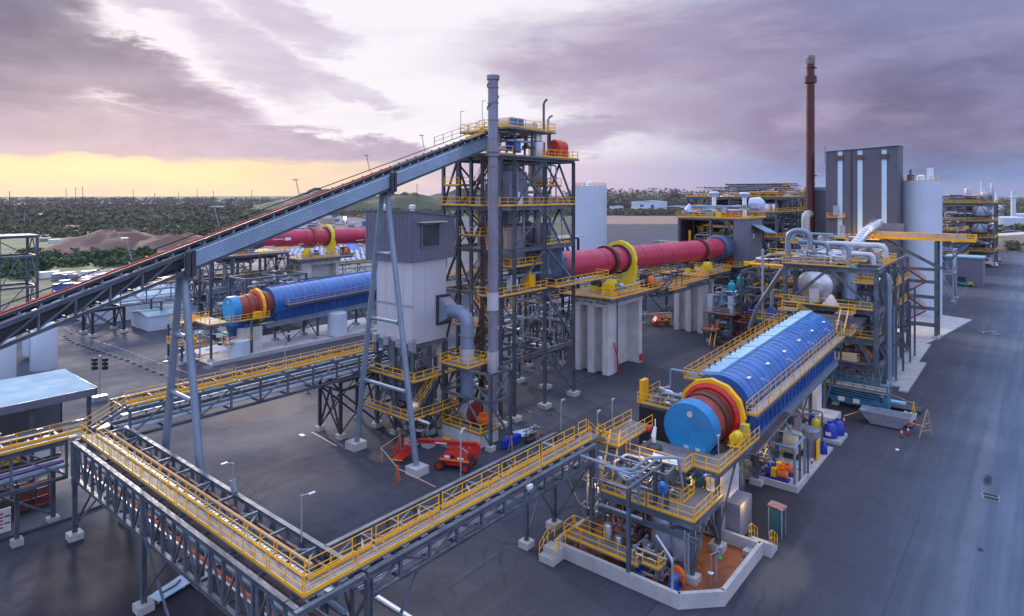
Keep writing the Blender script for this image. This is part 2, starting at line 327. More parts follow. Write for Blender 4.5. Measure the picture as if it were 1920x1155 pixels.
# ------------------------------------------------------------------ common assemblies
def rail(par, pts, m=None, r=.027, sp=1.6, toe=True, name='handrail', h=1.1, closed=False):
    r = r * .82 if r >= .034 else r; b = MB(); P = [Vector(p) for p in pts]
    if closed: P.append(P[0])
    for i in range(len(P) - 1):
        p, q = P[i], P[i + 1]; L = (q - p).length
        if L < .05: continue
        n = max(1, round(L / sp)); d = (q - p).normalized()
        for j in range(n + 1):
            c = p.lerp(q, (j + (.04 if j == 0 else -.04 if j == n else 0)) / n); b.bar(c, c + Vector((0, 0, h)), r * 1.9)
        for hh in (h, h * .52): b.tube([p + Vector((0, 0, hh)), q + Vector((0, 0, hh))], r, 5, False)
        if toe: b.bar(p + Vector((0, 0, .1)), q + Vector((0, 0, .1)), .03, .2)
    return b.build(name, m or yel, par)
def deck(par, x0, x1, y0, y1, z, m=None, name='deck', rails='nsew', railm=None, th=.12, **kw):
    o = MB().box(x0, x1, y0, y1, z - th, z).build(name, m or deckm, par)
    e = .05; x0 += e; x1 -= e; y0 += e; y1 -= e
    S = {'s': ((x0, y0, z), (x1, y0, z)), 'e': ((x1, y0, z), (x1, y1, z)), 'n': ((x1, y1, z), (x0, y1, z)), 'w': ((x0, y1, z), (x0, y0, z))}
    for c in rails: rail(par, S[c], railm, **kw)
    return o
def stair(par, a, b, w=.9, m=None, rm=None, n=None, name='stair'):
    a = Vector(a); b = Vector(b); d = b - a; hz = Vector((d.x, d.y, 0)).normalized(); sd = Vector((-hz.y, hz.x, 0)) * w / 2; k = MB()
    for q in (1, -1): k.bar(a + sd * q, b + sd * q, .06, .26)
    n = n or max(3, int(abs(d.z) / .24))
    for i in range(1, n): c = a + d * (i / n); k.bar(c - sd * .95, c + sd * .95, .26, .035)
    st = k.build(name, m or steel, par)
    for q in (1, -1):
        r = MB()
        for h in (1.0, .55): r.tube([a + sd * q + Vector((0, 0, h)), b + sd * q + Vector((0, 0, h))], .032, 5, False)
        for i in range(0, n + 1, 4): c = a + d * (i / n) + sd * q; r.bar(c, c + Vector((0, 0, 1.)), .055)
        r.build('stair_handrail', rm or yel, par)
    return st
def column(par, x, y, z0, z1, w=.32, m=None, foot=True, fs=None, i=True):
    b = MB(); f0 = .45 if foot and z0 < 1 else 0
    (b.ib if i else b.bar)((x, y, z0 + f0 * .9), (x, y, z1), w, w)
    c = b.build('column', m or steel, par)
    if f0: fs = fs or w * 1.35; MB().box(x - fs, x + fs, y - fs, y + fs, z0 - .1, z0 + .55).build('footing', concl, c)
    return c
def frame(par, us, vs, lv, w=.32, bh=.38, m=None, br='uv', z0=0, foot=True, seed=0, skip=(), bw=.2, allbr=False):
    m = m or steel; rn = random.Random(seed)
    for u in us:
        for v in vs:
            if (u, v) not in skip and (u in (us[0], us[-1]) or v in (vs[0], vs[-1])): column(par, u, v, z0, lv[-1] - bh, w, m, foot)
    for z in lv:
        b = MB()
        for v in vs: b.ib((us[0] - w / 2, v, z - bh / 2), (us[-1] + w / 2, v, z - bh / 2), w * .8, bh)
        for u in us:
            for i in range(len(vs) - 1): b.bar((u, vs[i] + w * .4, z - bh / 2 - .01), (u, vs[i + 1] - w * .4, z - bh / 2 - .01), w * .7, bh * .9)
        b.build('floor_beams', m, par)
    L = [z0 + (.5 if foot else 0)] + [z - bh for z in lv]
    for li in range(len(L) - 1):
        a, c = L[li], L[li + 1]
        for v in (vs[0], vs[-1]):
            for i in range(len(us) - 1):
                if 'u' in br and (allbr or rn.random() < .75):
                    p, q = us[i], us[i + 1]; t = (li + i) % 3
                    b = MB()
                    if t < 2: b.bar((p, v, a if t else c), (q, v, c if t else a), bw)
                    else: mid = (p + q) / 2; b.bar((p, v, a), (mid, v, c), bw); b.bar((q, v, a), (mid, v, c), bw)
                    b.build('brace', m, par)
        for u in (us[0], us[-1]):
            for i in range(len(vs) - 1):
                if 'v' in br and (allbr or rn.random() < .75):
                    p, q = vs[i], vs[i + 1]; b = MB()
                    b.bar((u, p, a), (u, (p + q) / 2, c), bw); b.bar((u, q, a), (u, (p + q) / 2, c), bw); b.build('brace', m, par)
def pipes(par, lst, m=None, name='pipe', n=8):
    for pts, r in lst: MB().tube(bend(pts, max(.3, r * 2.5)), r, n).build(name, m or galv, par, True)
def clutter(par, x0, x1, y0, y1, z0, z1, n, seed, mats=None, r=(.06, .22)):
    """run of small plant piping inside a box: each run its own bent pipe, with valves"""
    rn = random.Random(seed); mats = mats or [galv, lsteel, clad, bsteel]
    for i in range(n):
        p = Vector((rn.uniform(x0, x1), rn.uniform(y0, y1), rn.uniform(z0, z1))); pts = [p.copy()]; ax = rn.randrange(3)
        for j in range(rn.randint(2, 4)):
            q = pts[-1].copy(); lo, hi = ((x0, x1), (y0, y1), (z0, z1))[ax]; q[ax] = rn.uniform(lo, hi)
            if abs(q[ax] - pts[-1][ax]) > .5: pts.append(q)
            ax = (ax + rn.choice((1, 2))) % 3
        if len(pts) < 2: continue
        rr = rn.uniform(*r); b = MB().tube(bend(pts, rr * 3, 3), rr, 7); c = pts[len(pts) // 2]
        b.box(c.x - rr * 1.6, c.x + rr * 1.6, c.y - rr * 1.6, c.y + rr * 1.6, c.z - rr * 1.6, c.z + rr * 1.6)
        b.build('pipe_run', rn.choice(mats), par, True)
def vessel(par, c, r, h, m=None, name='vessel', dish=.35, ax=(0, 0, 1), n=20):
    k = 5; pr = [(-0.0 + r * dish * (1 - math.cos(math.pi / 2 * j / k)), r * math.sin(math.pi / 2 * j / k)) for j in range(k + 1)]
    pr = [(t, q) for t, q in pr] + [(h - t, q) for t, q in reversed(pr)]
    return MB().lathe(c, ax, pr, n, False).build(name, m or clad, par, True)
def lamp(x, y, z, h, where, dx=.6, dy=0, glow=False):
    t = thing('lamp_post', f'thin lamp post {where}', 'lamp post', (x, y, z), 'slim light poles around the plant')
    MB().tube([(x, y, z), (x, y, z + h)], .05, 6).tube([(x, y, z + h), (x + dx, y + dy, z + h + .08)], .035, 5).build('pole', galv, t)
    MB().box(x + dx - .22, x + dx + .22, y + dy - .1, y + dy + .1, z + h, z + h + .1).build('lamp_head', lampm if glow else galv, t)
    return t
def spot(x, y, z, e, r=.3, col=(1, .66, .26)):
    l = bpy.data.lights.new('plant_light', 'POINT'); l.energy = e * .85; l.color = col; l.shadow_soft_size = r; o = bpy.data.objects.new('plant_light', l); sc.collection.objects.link(o); o.location = (x, y, z)
def pump(name, label, x, y, z, rz, pm, mm, gm=None, s=1., group=None):
    t = thing(name, label, 'pump', (x, y, z), group); gm = gm or yel
    MB().box(x - 1.1 * s, x + 1.0 * s, y - .35 * s, y + .35 * s, z, z + .18 * s).build('base_frame', pm, t)
    MB().lathe((x - .95 * s, y, z + .62 * s), (1, 0, 0), [(0, .2 * s), (.02, .42 * s), (.3 * s, .42 * s), (.34 * s, .16 * s)], 16).tube([(x - .8 * s, y, z + .9 * s), (x - .8 * s, y, z + 1.25 * s)], .13 * s, 8).build('pump_casing', pm, t, True)
    MB().box(x - .55 * s, x - .1 * s, y - .25 * s, y + .25 * s, z + .2 * s, z + .95 * s).build('coupling_guard', gm, t)
    b = MB().lathe((x - .05 * s, y, z + .6 * s), (1, 0, 0), [(0, .2 * s), (.04, .34 * s), (.8 * s, .34 * s), (.9 * s, .25 * s), (.92 * s, .1 * s)], 14); b.box(x + .2 * s, x + .55 * s, y - .16 * s, y + .16 * s, z + .9 * s, z + 1.1 * s); b.build('motor', mm, t, True)
    t.rotation_euler.z = rz; return t
# ------------------------------------------------------------------ ground and far land
S = 9000
def cam_xy(px, d):
    X = (px - 960) / 1190 * d; return (CU * d + SU * X, SU * d - CU * X)
struct('ground', MB().prism([(-S, -S), (S, -S), (S, S), (-S, S)], -1.0, -.05), landm)
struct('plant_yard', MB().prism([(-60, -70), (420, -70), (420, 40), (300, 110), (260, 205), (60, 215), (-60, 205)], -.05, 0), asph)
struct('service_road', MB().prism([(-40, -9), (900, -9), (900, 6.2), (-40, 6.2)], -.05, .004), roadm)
struct('west_road', MB().prism([(-60, 160), (44, 147), (250, 190), (250, 205), (40, 172), (-60, 190)], -.05, .006), roadm)
struct('laydown_yard', MB().prism([cam_xy(130, 186), cam_xy(980, 230), cam_xy(960, 420), cam_xy(900, 800), cam_xy(470, 880), cam_xy(420, 420), cam_xy(330, 262)], -.05, .01), yardm)
struct('grass_strip', MB().prism([cam_xy(-100, 210), cam_xy(330, 250), cam_xy(400, 300), cam_xy(360, 460), cam_xy(-100, 420)], -.05, .012), grassm)
struct('sand_clearing', MB().prism([cam_xy(1090, 640), cam_xy(1270, 640), cam_xy(1300, 700), cam_xy(1270, 870), cam_xy(1080, 900)], -.05, .012), dirtm)
struct('dirt_track', MB().prism([cam_xy(80, 590), cam_xy(420, 640), cam_xy(420, 690), cam_xy(80, 620)], -.05, .012), dirtm)
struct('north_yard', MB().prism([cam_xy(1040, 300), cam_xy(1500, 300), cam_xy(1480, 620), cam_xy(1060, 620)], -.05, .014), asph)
def hmound(name, m, cx, cy, rx, ry, h, seed, rot=0, n=34, kind='structure', flat=.0):
    rn = random.Random(seed); ph = [rn.uniform(0, 6.3) for _ in range(8)]; b = MB(); rings = 14
    for i in range(rings + 1):
        for k in range(n):
            a = 2 * math.pi * k / n; t = i / rings; w = 1 + .13 * math.sin(2 * a + ph[0]) + .08 * math.sin(5 * a + ph[1]) + .04 * math.sin(9 * a + ph[5])
            x, y = rx * t * w * math.cos(a), ry * t * w * math.sin(a); z = h * (1 - t ** 1.6) ** 1.2 if t < 1 else 0
            z = min(z, h * (1 - flat)) + h * .10 * (1 - t) * (math.sin(a * 3 + t * 7 + ph[2]) + .8 * math.sin(a * 5 - t * 11 + ph[3]) + .6 * math.sin(a * 9 + t * 17 + ph[4])) - .3
            b.v.append((cx + x * math.cos(rot) - y * math.sin(rot), cy + x * math.sin(rot) + y * math.cos(rot), z))
    for i in range(rings):
        for k in range(n): p = i * n + k; q = i * n + (k + 1) % n; b.f.append((p, q, q + n, p + n))
    o = b.build(name, m, None, True, org=(0, 0, 0)); o['kind'] = kind; return o
hmound('ore_stockpile_hill', pilem, *cam_xy(215, 350), 46, 27, 11, 4, rot=.62, flat=.12)
hmound('ore_stockpile_hill', pilem, *cam_xy(330, 362), 36, 22, 7.5, 9, rot=.4, flat=.1)
x, y = cam_xy(600, 1100); hmound('grass_hill', landm, x, y, 130, 90, 35, 5, rot=-.7)
x, y = cam_xy(760, 1150); hmound('bare_hill', landm, x, y, 140, 70, 31, 6, rot=-.7, flat=.1)
x, y = cam_xy(890, 1350); hmound('bare_hill', landm, x, y, 190, 80, 38, 7, rot=-.7)
# foliage masses: many small leaf clumps
foli = [mat('eucalypt_foliage', (.10, .10, .05), .9, 0, .3, .02, dirt=(.14, .11, .07), dirtamt=.6), mat('olive_foliage', (.085, .095, .04), .9, 0, .3, .06, dirt=(.12, .10, .06), dirtamt=.5), mat('green_shrub', (.045, .085, .025), .8, 0, .4, .1)]
def leafmass(name, pts, m, seed, leaf, per=26):
    rn = random.Random(seed); b = MB()
    for (x, y, z, r, h) in pts:
        nn = per
        for j in range(nn):
            a = rn.uniform(0, 6.28); rr = r * rn.random() ** .5; t = rn.random()
            zz = z + h * t; rr *= (1.05 - .75 * abs(t - .35)); cx, cy = x + rr * math.cos(a), y + rr * math.sin(a); s = leaf * rn.uniform(.5, 1.2)
            i = len(b.v); a2 = rn.uniform(0, 6.28); tl = rn.uniform(-.6, .6); ux, uy = math.cos(a2) * s, math.sin(a2) * s
            b.v += [(cx - ux, cy - uy, zz - s * .35), (cx + ux * .6 - uy * tl, cy + uy * .6 + ux * tl, zz - s * .3), (cx + ux, cy + uy, zz + s * .25), (cx - ux * .3 + uy * .5, cy - uy * .3 - ux * .5, zz + s * .6)]
            b.f += [(i, i + 1, i + 2, i + 3)]
    o = b.build(name, m, None, org=(0, 0, 0)); o['kind'] = 'stuff'; return o
rn = random.Random(11)
def band(px0, px1, d0, d1, n, r, h, k=1):
    out = []
    for _ in range(n):
        px = rn.uniform(px0, px1); d = rn.uniform(d0, d1); x, y = cam_xy(px, d); s = rn.uniform(.6, 1.35); out.append((x, y, -.3, r * s, h * s))
    return out
leafmass('distant_bushland', band(-150, 470, 620, 1500, 1300, 10, 6.5) + band(-150, 700, 1500, 3200, 500, 20, 14), foli[0], 21, 3.4, 26)
leafmass('olive_scrub', band(-100, 470, 440, 900, 600, 7, 3.6) + band(470, 1060, 830, 1300, 500, 9, 6), foli[1], 22, 1.9, 26)
leafmass('distant_forest', band(1060, 1560, 1180, 1500, 800, 9, 17) + band(1060, 1560, 1500, 2600, 520, 18, 36) + band(700, 1100, 1500, 2600, 300, 16, 20), foli[0], 23, 3.4, 28)
leafmass('roadside_scrub', band(1060, 1300, 880, 1080, 420, 8, 5) + band(1780, 2060, 330, 520, 110, 5, 5) + band(1750, 2060, 700, 2400, 420, 20, 14), foli[1], 24, 2.4, 24)
leafmass('green_shrubs', band(30, 300, 262, 330, 150, 3.4, 2.6) + band(-60, 90, 225, 290, 120, 3, 2.4), foli[2], 25, 1.2, 26)
def tree(px, d, h, seed, label):
    x, y = cam_xy(px, d); r_ = random.Random(seed); t = thing('eucalypt_tree', label, 'tree', (x, y, 0), 'taller trees on the skyline')
    b = MB().tube([(x, y, -.2), (x + .2, y, h * .35), (x - .3, y + .2, h * .75)], [h * .028, h * .02, h * .008], 7)
    for j in range(5): a = r_.uniform(0, 6.28); b.tube([(x, y, h * (.3 + .08 * j)), (x + math.cos(a) * h * .2, y + math.sin(a) * h * .2, h * (.55 + .08 * j))], [h * .01, h * .004], 5)
    b.build('trunk', bsteel, t); c = MB()
    for j in range(9):
        a = r_.uniform(0, 6.28); q = h * r_.uniform(.05, .22); cx, cy, cz = x + math.cos(a) * q, y + math.sin(a) * q, h * r_.uniform(.5, .95)
        for k in range(44):
            v = Vector((r_.gauss(0, 1), r_.gauss(0, 1), r_.gauss(0, .7))) * h * .06; s = h * .028; i = len(c.v); e = Vector((r_.uniform(-1, 1), r_.uniform(-1, 1), r_.uniform(-.6, .6))).normalized() * s; f = e.cross(Vector((r_.uniform(-1, 1), r_.uniform(-1, 1), 1))).normalized() * s * .7; p = Vector((cx, cy, cz)) + v
            c.v += [tuple(p - e), tuple(p + f), tuple(p + e), tuple(p - f)]; c.f.append((i, i + 1, i + 2, i + 3))
    c.build('crown', foli[0], t)
for i, (px, d, h, lb) in enumerate([(1268, 1250, 42, 'tallest eucalypt standing above the bushland right of the white warehouse'), (1255, 1260, 39, 'slightly lower eucalypt left of the tallest skyline tree'), (1190, 1270, 38, 'round eucalypt on the skyline above the small white office'), (1162, 1230, 36, 'eucalypt on the skyline near the pale silo'), (1312, 1260, 37, 'eucalypt on the skyline above the kiln discharge building'), (1436, 1260, 41, 'lone skyline tree above the far cladded steel frame'),
        (1812, 330, 5, 'dark round tree left of its twin before the cream warehouse'), (1908, 322, 6.5, 'darker bushy tree at the right end of the cream warehouse'), (1888, 326, 6.5, 'dark bushy tree in front of the cream warehouse middle')]): tree(px, d, h, 40 + i, lb)
# far buildings
def shed(name, label, x0, x1, y0, y1, h, wall, roof, pitch=.6, cat='warehouse', group=None, doors=(), ax='y', eave=.3):
    t = thing(name, label, cat, (x0, y0, 0), group)
    MB().box(x0, x1, y0, y1, 0, h).build('wall', wall, t); b = MB(); xm, ym = (x0 + x1) / 2, (y0 + y1) / 2; e = eave
    if ax == 'y': b.frus((x0 - e, x1 + e, y0 - e, y1 + e), (x0 - e, x1 + e, ym - .3, ym + .3), h, h + pitch)
    elif ax == 'x': b.frus((x0 - e, x1 + e, y0 - e, y1 + e), (xm - .3, xm + .3, y0 - e, y1 + e), h, h + pitch)
    else: b.hexa([(x0 - e, y0 - e, h), (x1 + e, y0 - e, h), (x1 + e, y1 + e, h), (x0 - e, y1 + e, h), (x0 - e, y0 - e, h + pitch), (x1 + e, y0 - e, h + .15), (x1 + e, y1 + e, h + .15), (x0 - e, y1 + e, h + pitch)])
    b.build('roof', roof, t)
    for (side, c, w, z0, z1, m, nm) in doors:
        if side == 'w': MB().box(x0 - .06, x0 + .02, c - w / 2, c + w / 2, z0, z1).build(nm, m, t)
        else: MB().box(c - w / 2, c + w / 2, y0 - .06, y0 + .02, z0, z1).build(nm, m, t)
    return t
x, y = cam_xy(1212, 1150); shed('warehouse', 'large pale warehouse with two dark doors before the bushland', x - 8, x + 22, y - 30, y + 26, 17, white, roofm, 1.6, doors=(('w', y - 16, 6.5, 0, 11, dblue, 'door'), ('w', y + 5, 6.5, 0, 11, dblue, 'door')))
x, y = cam_xy(1196, 1090); shed('site_office', 'low white office with black windows in front of the large warehouse', x, x + 10, y - 12, y + 14, 7.5, whitep, roofm, .4, 'office', doors=(('w', y - 5, 6, 3, 5, dark, 'window'), ('w', y + 7, 6, 3, 5, dark, 'window')))
x, y = cam_xy(1152, 1120); shed('storage_shed', 'small grey shed left of the low white office', x, x + 12, y - 11, y + 10, 9, white, roofm, .5, 'shed')
x, y = cam_xy(1262, 1140); shed('storage_shed', 'long open grey shed right of the large warehouse', x, x + 12, y - 20, y + 16, 9, white, roofm, .6, 'shed', doors=(('w', y - 1, 25, 2, 7, dark, 'opening'),))
x, y = cam_xy(1222, 262); shed('switch_room', 'white flat roofed switch room behind the red kiln', x - 3, x + 12, y - 6, y + 6, 4.6, white, roofm, .25, 'building')
x, y = cam_xy(1890, 345); shed('warehouse', 'long cream warehouse beside the road in the far right', x - 5, x + 22, y - 30, y + 8, 7, cream, cream, 2.2)
x, y = cam_xy(1800, 212); x0, y0 = 255, 13.6
shed('store_shed', 'dark grey cladded shed with pale roof beside the service road', x0, x0 + 13, y0, y0 + 10, 9, gclad, roofm, .5, 'shed', ax='m')
for i, (px, d, w, dd, h, m, lb) in enumerate([(60, 760, 60, 16, 6, white, 'long low white roofed building far left beyond the bushland'), (175, 790, 46, 14, 6, white, 'white long building in the middle of the far left row'), (150, 745, 12, 9, 5, bred, 'small red fronted block before the far left white building'),
        (400, 1200, 24, 16, 7, white, 'tiny pale building on the far left horizon'), (350, 840, 16, 12, 5, gclad, 'small grey building right of the far left row'), (1700, 620, 0, 0, 0, None, '')]):
    if m:
        x, y = cam_xy(px, d); shed('distant_building', lb, x, x + dd, y - w / 2, y + w / 2, h, m, roofm, .5, 'building')
for i, (px, py, w, dd, h, lb) in enumerate([(150, 575, 16, 10, 4.0, 'white roofed workshop beyond the left pipe bridge'), (235, 553, 18, 11, 4.2, 'pale blue roofed store left of the leaning conveyor'), (262, 590, 10, 7, 3.2, 'small white hut below the pale blue roofed store'), (95, 570, 10, 8, 3.4, 'low white shed at the far left edge behind the steel frame'), (300, 580, 9, 8, 3.4, 'white cabin by the foot of the left trestle')]):
    d = 30 * 1190 / (py + 26 - 364); x, y = cam_xy(px, d); shed('workshop', lb, x, x + dd, y - w / 2, y + w / 2, h, white, roofm, .7, 'workshop', 'pale roofed workshops behind the conveyor')
# distant industry right
for i, (px, d, r_, h, lb) in enumerate([(1892, 560, 12, 9.5, 'wide white storage tank far right on the horizon'), (1862, 900, 12, 14, 'pale tank left of the wide white one on the horizon'), (1915, 700, 9, 8, 'low white tank at the right edge of the picture')]):
    x, y = cam_xy(px, d); t = thing('storage_tank', lb, 'tank', (x, y, 0)); MB().lathe((x, y, 0), (0, 0, 1), [(0, r_), (h, r_), (h + .8, r_ * .5), (h + 1, .1)], 24, False).build('shell', white, t, True)
for i, (px, d, r_, h, lb) in enumerate([(1900, 590, 2.1, 33, 'thin white stack beside the wide tank far right'), (1868, 380, .8, 31, 'slender grey mast beside the refinery frame'), (1842, 470, 1.3, 39, 'white column rising above the refinery frame'), (1848, 480, 1.6, 35, 'shorter white column next to the tall one')]):
    x, y = cam_xy(px, d); t = thing('distant_stack', lb, 'stack', (x, y, 0)); MB().lathe((x, y, 0), (0, 0, 1), [(0, r_), (h * .8, r_ * .9), (h * .8 + .3, r_ * 1.2), (h * .84, r_ * 1.2), (h * .84 + .3, r_ * .9), (h, r_ * .9)], 12).build('shell', white, t, True)
x, y = cam_xy(1893, 420); shed('blue_roof_shed', 'small blue roofed shed below the wide far tank', x, x + 10, y - 6, y + 4, 5, dblue, blue, 1, 'shed')
for i in range(26):
    px = 1765 + (i * 67) % 150; d = 420 + (i * 131) % 600; x, y = cam_xy(px, d); w = 6 + (i * 5) % 16
    shed('industrial_unit', 'small pale industrial unit scattered in the far right distance', x, x + 8, y - w / 2, y + w / 2, 3 + i % 4, (white, gclad, cream)[i % 3], roofm, .5, 'building', 'small industrial units in the far distance')
# light masts on the far left horizon
for i, (px, d, h) in enumerate([(18, 700, 32), (124, 900, 36), (142, 900, 38), (155, 900, 40), (250, 1000, 36), (335, 1100, 34), (290, 900, 30), (400, 1000, 34), (472, 1100, 36), (370, 1300, 40), (782, 760, 41)]):
    x, y = cam_xy(px, d); t = thing('floodlight_mast', 'tall thin floodlight mast on the far left horizon' if px < 700 else 'thin lattice mast on the bare hill left of the tower', 'mast', (x, y, 0), 'floodlight masts on the horizon' if px < 700 else None)
    MB().tube([(x, y, 0), (x, y, h)], .35, 5).build('pole', dsteel, t); MB().box(x - .5, x + .5, y - 2, y + 2, h, h + 1.3).build('lamp_head', whitep, t)
for i, (px, py0, h) in enumerate([(46, 425, 14), (136, 415, 12), (235, 405, 11), (256, 415, 11), (317, 430, 13), (418, 408, 12), (444, 398, 11), (540, 400, 10), (634, 395, 11), (662, 400, 9), (815, 395, 12), (190, 400, 9), (362, 402, 8), (57, 430, 9)]):
    d = 35700 / (py0 - 364); x, y = cam_xy(px, d); t = thing('power_pole', 'grey power pole standing in the scrub left of the tower', 'pole', (x, y, 0), 'power poles in the scrub')
    MB().tube([(x, y, 0), (x, y, h)], .16, 6).build('pole', lsteel, t); MB().box(x - .1, x + .1, y - 1.2, y + 1.2, h - .6, h - .4).build('crossarm', dsteel, t)
x, y = cam_xy(647, 395); t = thing('yard_floodlight', 'bright lit floodlight on a short mast in the storage yard', 'floodlight', (x, y, 0)); MB().tube([(x, y, 0), (x, y, 15)], .14, 6).build('pole', galv, t); MB().ball((x, y, 15.2), .75, 10).build('lamp_head', emat('flood_glow', (1, .93, .75), 30), t); spot(x, y, 14, 9000, .5, (1, .85, .6))
# parked cars in rows and stored containers
def car_proto():
    t = thing('parked_car', 'pale parked car in the rows behind the red kiln', 'car', (0, 0, 0), 'cars parked behind the far kiln')
    b = MB().box(-2.1, 2.1, -.85, .85, .3, .85).frus((-1.5, 1.4, -.8, .8), (-1.0, .8, -.65, .65), .85, 1.4); b.build('body', white, t)
    MB().frus((-1.44, 1.34, -.815, .815), (-1.05, .85, -.69, .69), .92, 1.3).build('windows', glassm, t)
    for sx in (-1.3, 1.3):
        for sy in (-.8, .8): MB().lathe((sx, sy - .1, .33), (0, 1, 0), [(0, .33), (.2, .33)], 10).build('wheel', rub, t)
    return t
c0 = car_proto(); first = True
lots = [(j, i) for j in range(11) for i in range(16)]
for j, i in lots:
    px_u, px_v = 158 + i * 3.0 + j * 1.5, 236 + j * 6.4
    if rn.random() < .12: continue
    if first: c0.location = (px_u, px_v, .01); c0.rotation_euler.z = R(90); first = False
    else: dup(c0, (px_u, px_v + rn.uniform(-.3, .3), .01), c0['label'], c0['group'], R(90 + rn.uniform(-3, 3)))
cont = [mat('container_%s' % n, c, .5, 0, .1, .5) for n, c in (('white', (.6, .6, .6)), ('grey', (.2, .2, .24)), ('rust', (.3, .1, .06)), ('blue', (.05, .12, .3)), ('sand', (.4, .33, .22)))]
for i in range(230):
    px = rn.uniform(455, 790); d = rn.uniform(350, 850); x, y = cam_xy(px, d); L_ = rn.choice((6, 12)); k_ = rn.randrange(5); hh = rn.choice((1.0, 1.6, 2.4, 2.4, 4.8))
    t = thing('stored_container', 'container or crate stored in the yard beyond the far kiln', 'container', (x, y, 0), 'stored goods in the laydown yard'); c = MB().box(x, x + L_, y, y + 2.4, .02, hh)
    c.build('body', cont[k_], t)
for i in range(46):
    px = rn.uniform(70, 300); py = rn.uniform(452, 466) if i < 16 else rn.uniform(520, 560); d = 35700 / (py - 364); x, y = cam_xy(px, d)
    t = thing('stored_container', 'stored crate or machine left of the ore stockpile' if i < 16 else 'white stored container in the yard left of the pipe bridge', 'container', (x, y, 0), 'stored goods by the stockpile' if i < 16 else 'white containers in the west yard'); MB().box(x, x + rn.choice((3, 6)), y, y + 2.4, .01, 2.2).build('body', cont[i % 5] if i < 16 else cont[(0, 0, 1, 0, 3)[i % 5]], t)
# west fence
t = thing('mesh_fence', 'temporary mesh fence with black feet curving across the left yard', 'fence', (43.5, 150, 0))
fp = [(60, 172), (50, 166), (43, 158), (42.2, 150), (43, 138), (43.8, 126), (44, 112), (44.5, 103)]; b = MB(); m_ = MB(); ft = MB()
for (a, c) in zip(fp, fp[1:]):
    L_ = math.dist(a, c); n = max(1, int(L_ / 2.4))
    for j in range(n): q = (a[0] + (c[0] - a[0]) * j / n, a[1] + (c[1] - a[1]) * j / n); b.bar((*q, 0), (*q, 1.9), .07); ft.box(q[0] - .35, q[0] + .35, q[1] - .2, q[1] + .2, 0, .14)
    for h in (.3, 1.85): b.tube([(*a, h), (*c, h)], .035, 5)
    for j in range(int(L_ / .6)): f = j * .6 / L_; q = (a[0] + (c[0] - a[0]) * f, a[1] + (c[1] - a[1]) * f); m_.bar((*q, .3), (*q, 1.85), .012)
b.build('frame', galv, t); m_.build('mesh_panel', galv, t); ft.build('foot', rub, t)
# ------------------------------------------------------------------ pipe bridges with walkways
def gantry(t, ax, a0, a1, s0, s1, zt, zb, bay, walk=None, fine=True, tubes=(), xs=1):
    """two trusses along axis ax from a0 to a1 at offsets s0, s1; walk = (offset0, offset1, z, (rail start,end) per side)"""
    P = (lambda a, s, z: (a, s, z)) if ax == 'x' else (lambda a, s, z: (s, a, z))
    beam = (lambda b, p, q, w, h: b.ib(p, q, w, h)) if fine else (lambda b, p, q, w, h: b.bar(p, q, w, h))
    for s in (s0, s1):
        b = MB(); beam(b, P(a0, s, zt - .15), P(a1, s, zt - .15), .32, .3); b.build('top_chord', steel, t)
        b = MB(); beam(b, P(a0, s, zb + .13), P(a1, s, zb + .13), .30, .26); b.build('bottom_chord', steel, t)
    n = max(2, round((a1 - a0) / bay)); w = (a1 - a0) / n; xb = MB(); lb = MB()
    for i in range(n + 1):
        a = a0 + i * w; a = min(max(a, a0 + .12), a1 - .12)
        for s in (s0, s1):
            b = MB(); b.bar(P(a, s, zb + .26), P(a, s, zt - .3), .2); b.build('post', steel, t)
            if i < n:
                c = a0 + (i + 1) * w - .1; b = MB(); up = (i % 2 == 0)
                b.bar(P(a + .1, s, zb + .3 if up else zt - .32), P(c, s, zt - .32 if up else zb + .3), .13); b.build('diagonal', steel, t)
        if i % xs == 0: xb.bar(P(a, s0 + .17, zt - .2), P(a, s1 - .17, zt - .2), .13, .2); lb.bar(P(a, s0 + .15, zb + .16), P(a, s1 - .15, zb + .16), .13, .18)
        if i % (2 * xs) == 0 and i + xs <= n:
            for q in (0, 1):
                if i + (1 + q) * xs <= n: xb.tube([P(a + q * xs * w, (s0 + .2, s1 - .2)[q], zt - .32), P(min(a + (q + 1) * xs * w, a1), (s1 - .2, s0 + .2)[q], zt - .32)], .1, 8)
    xb.build('top_crossbeams', steel, t); lb.build('bottom_crossbeams', steel, t)
    for (s, z, r_, m) in tubes:
        if r_ > 0: MB().tube([P(a0 - .2, s, z), P(a1 + .2, s, z)], r_, 8).build('pipe', m, t, True)
        else: MB().bar(P(a0, s, z), P(a1, s, z), -r_, .1).build('cable_tray', m, t)
T_tubes = lambda s0: [(s0 + .7, 6.1, .16, lsteel), (s0 + 1.15, 6.05, .12, galv), (s0 + 1.6, 6.15, .2, bsteel), (s0 + 2.2, 6.1, .14, galv), (s0 + 2.7, 6.2, .22, lsteel), (s0 + 3.3, 6.1, .13, bsteel), (s0 + 2.0, 7.3, -.5, galv), (s0 + 3.2, 7.4, -.4, dsteel)]
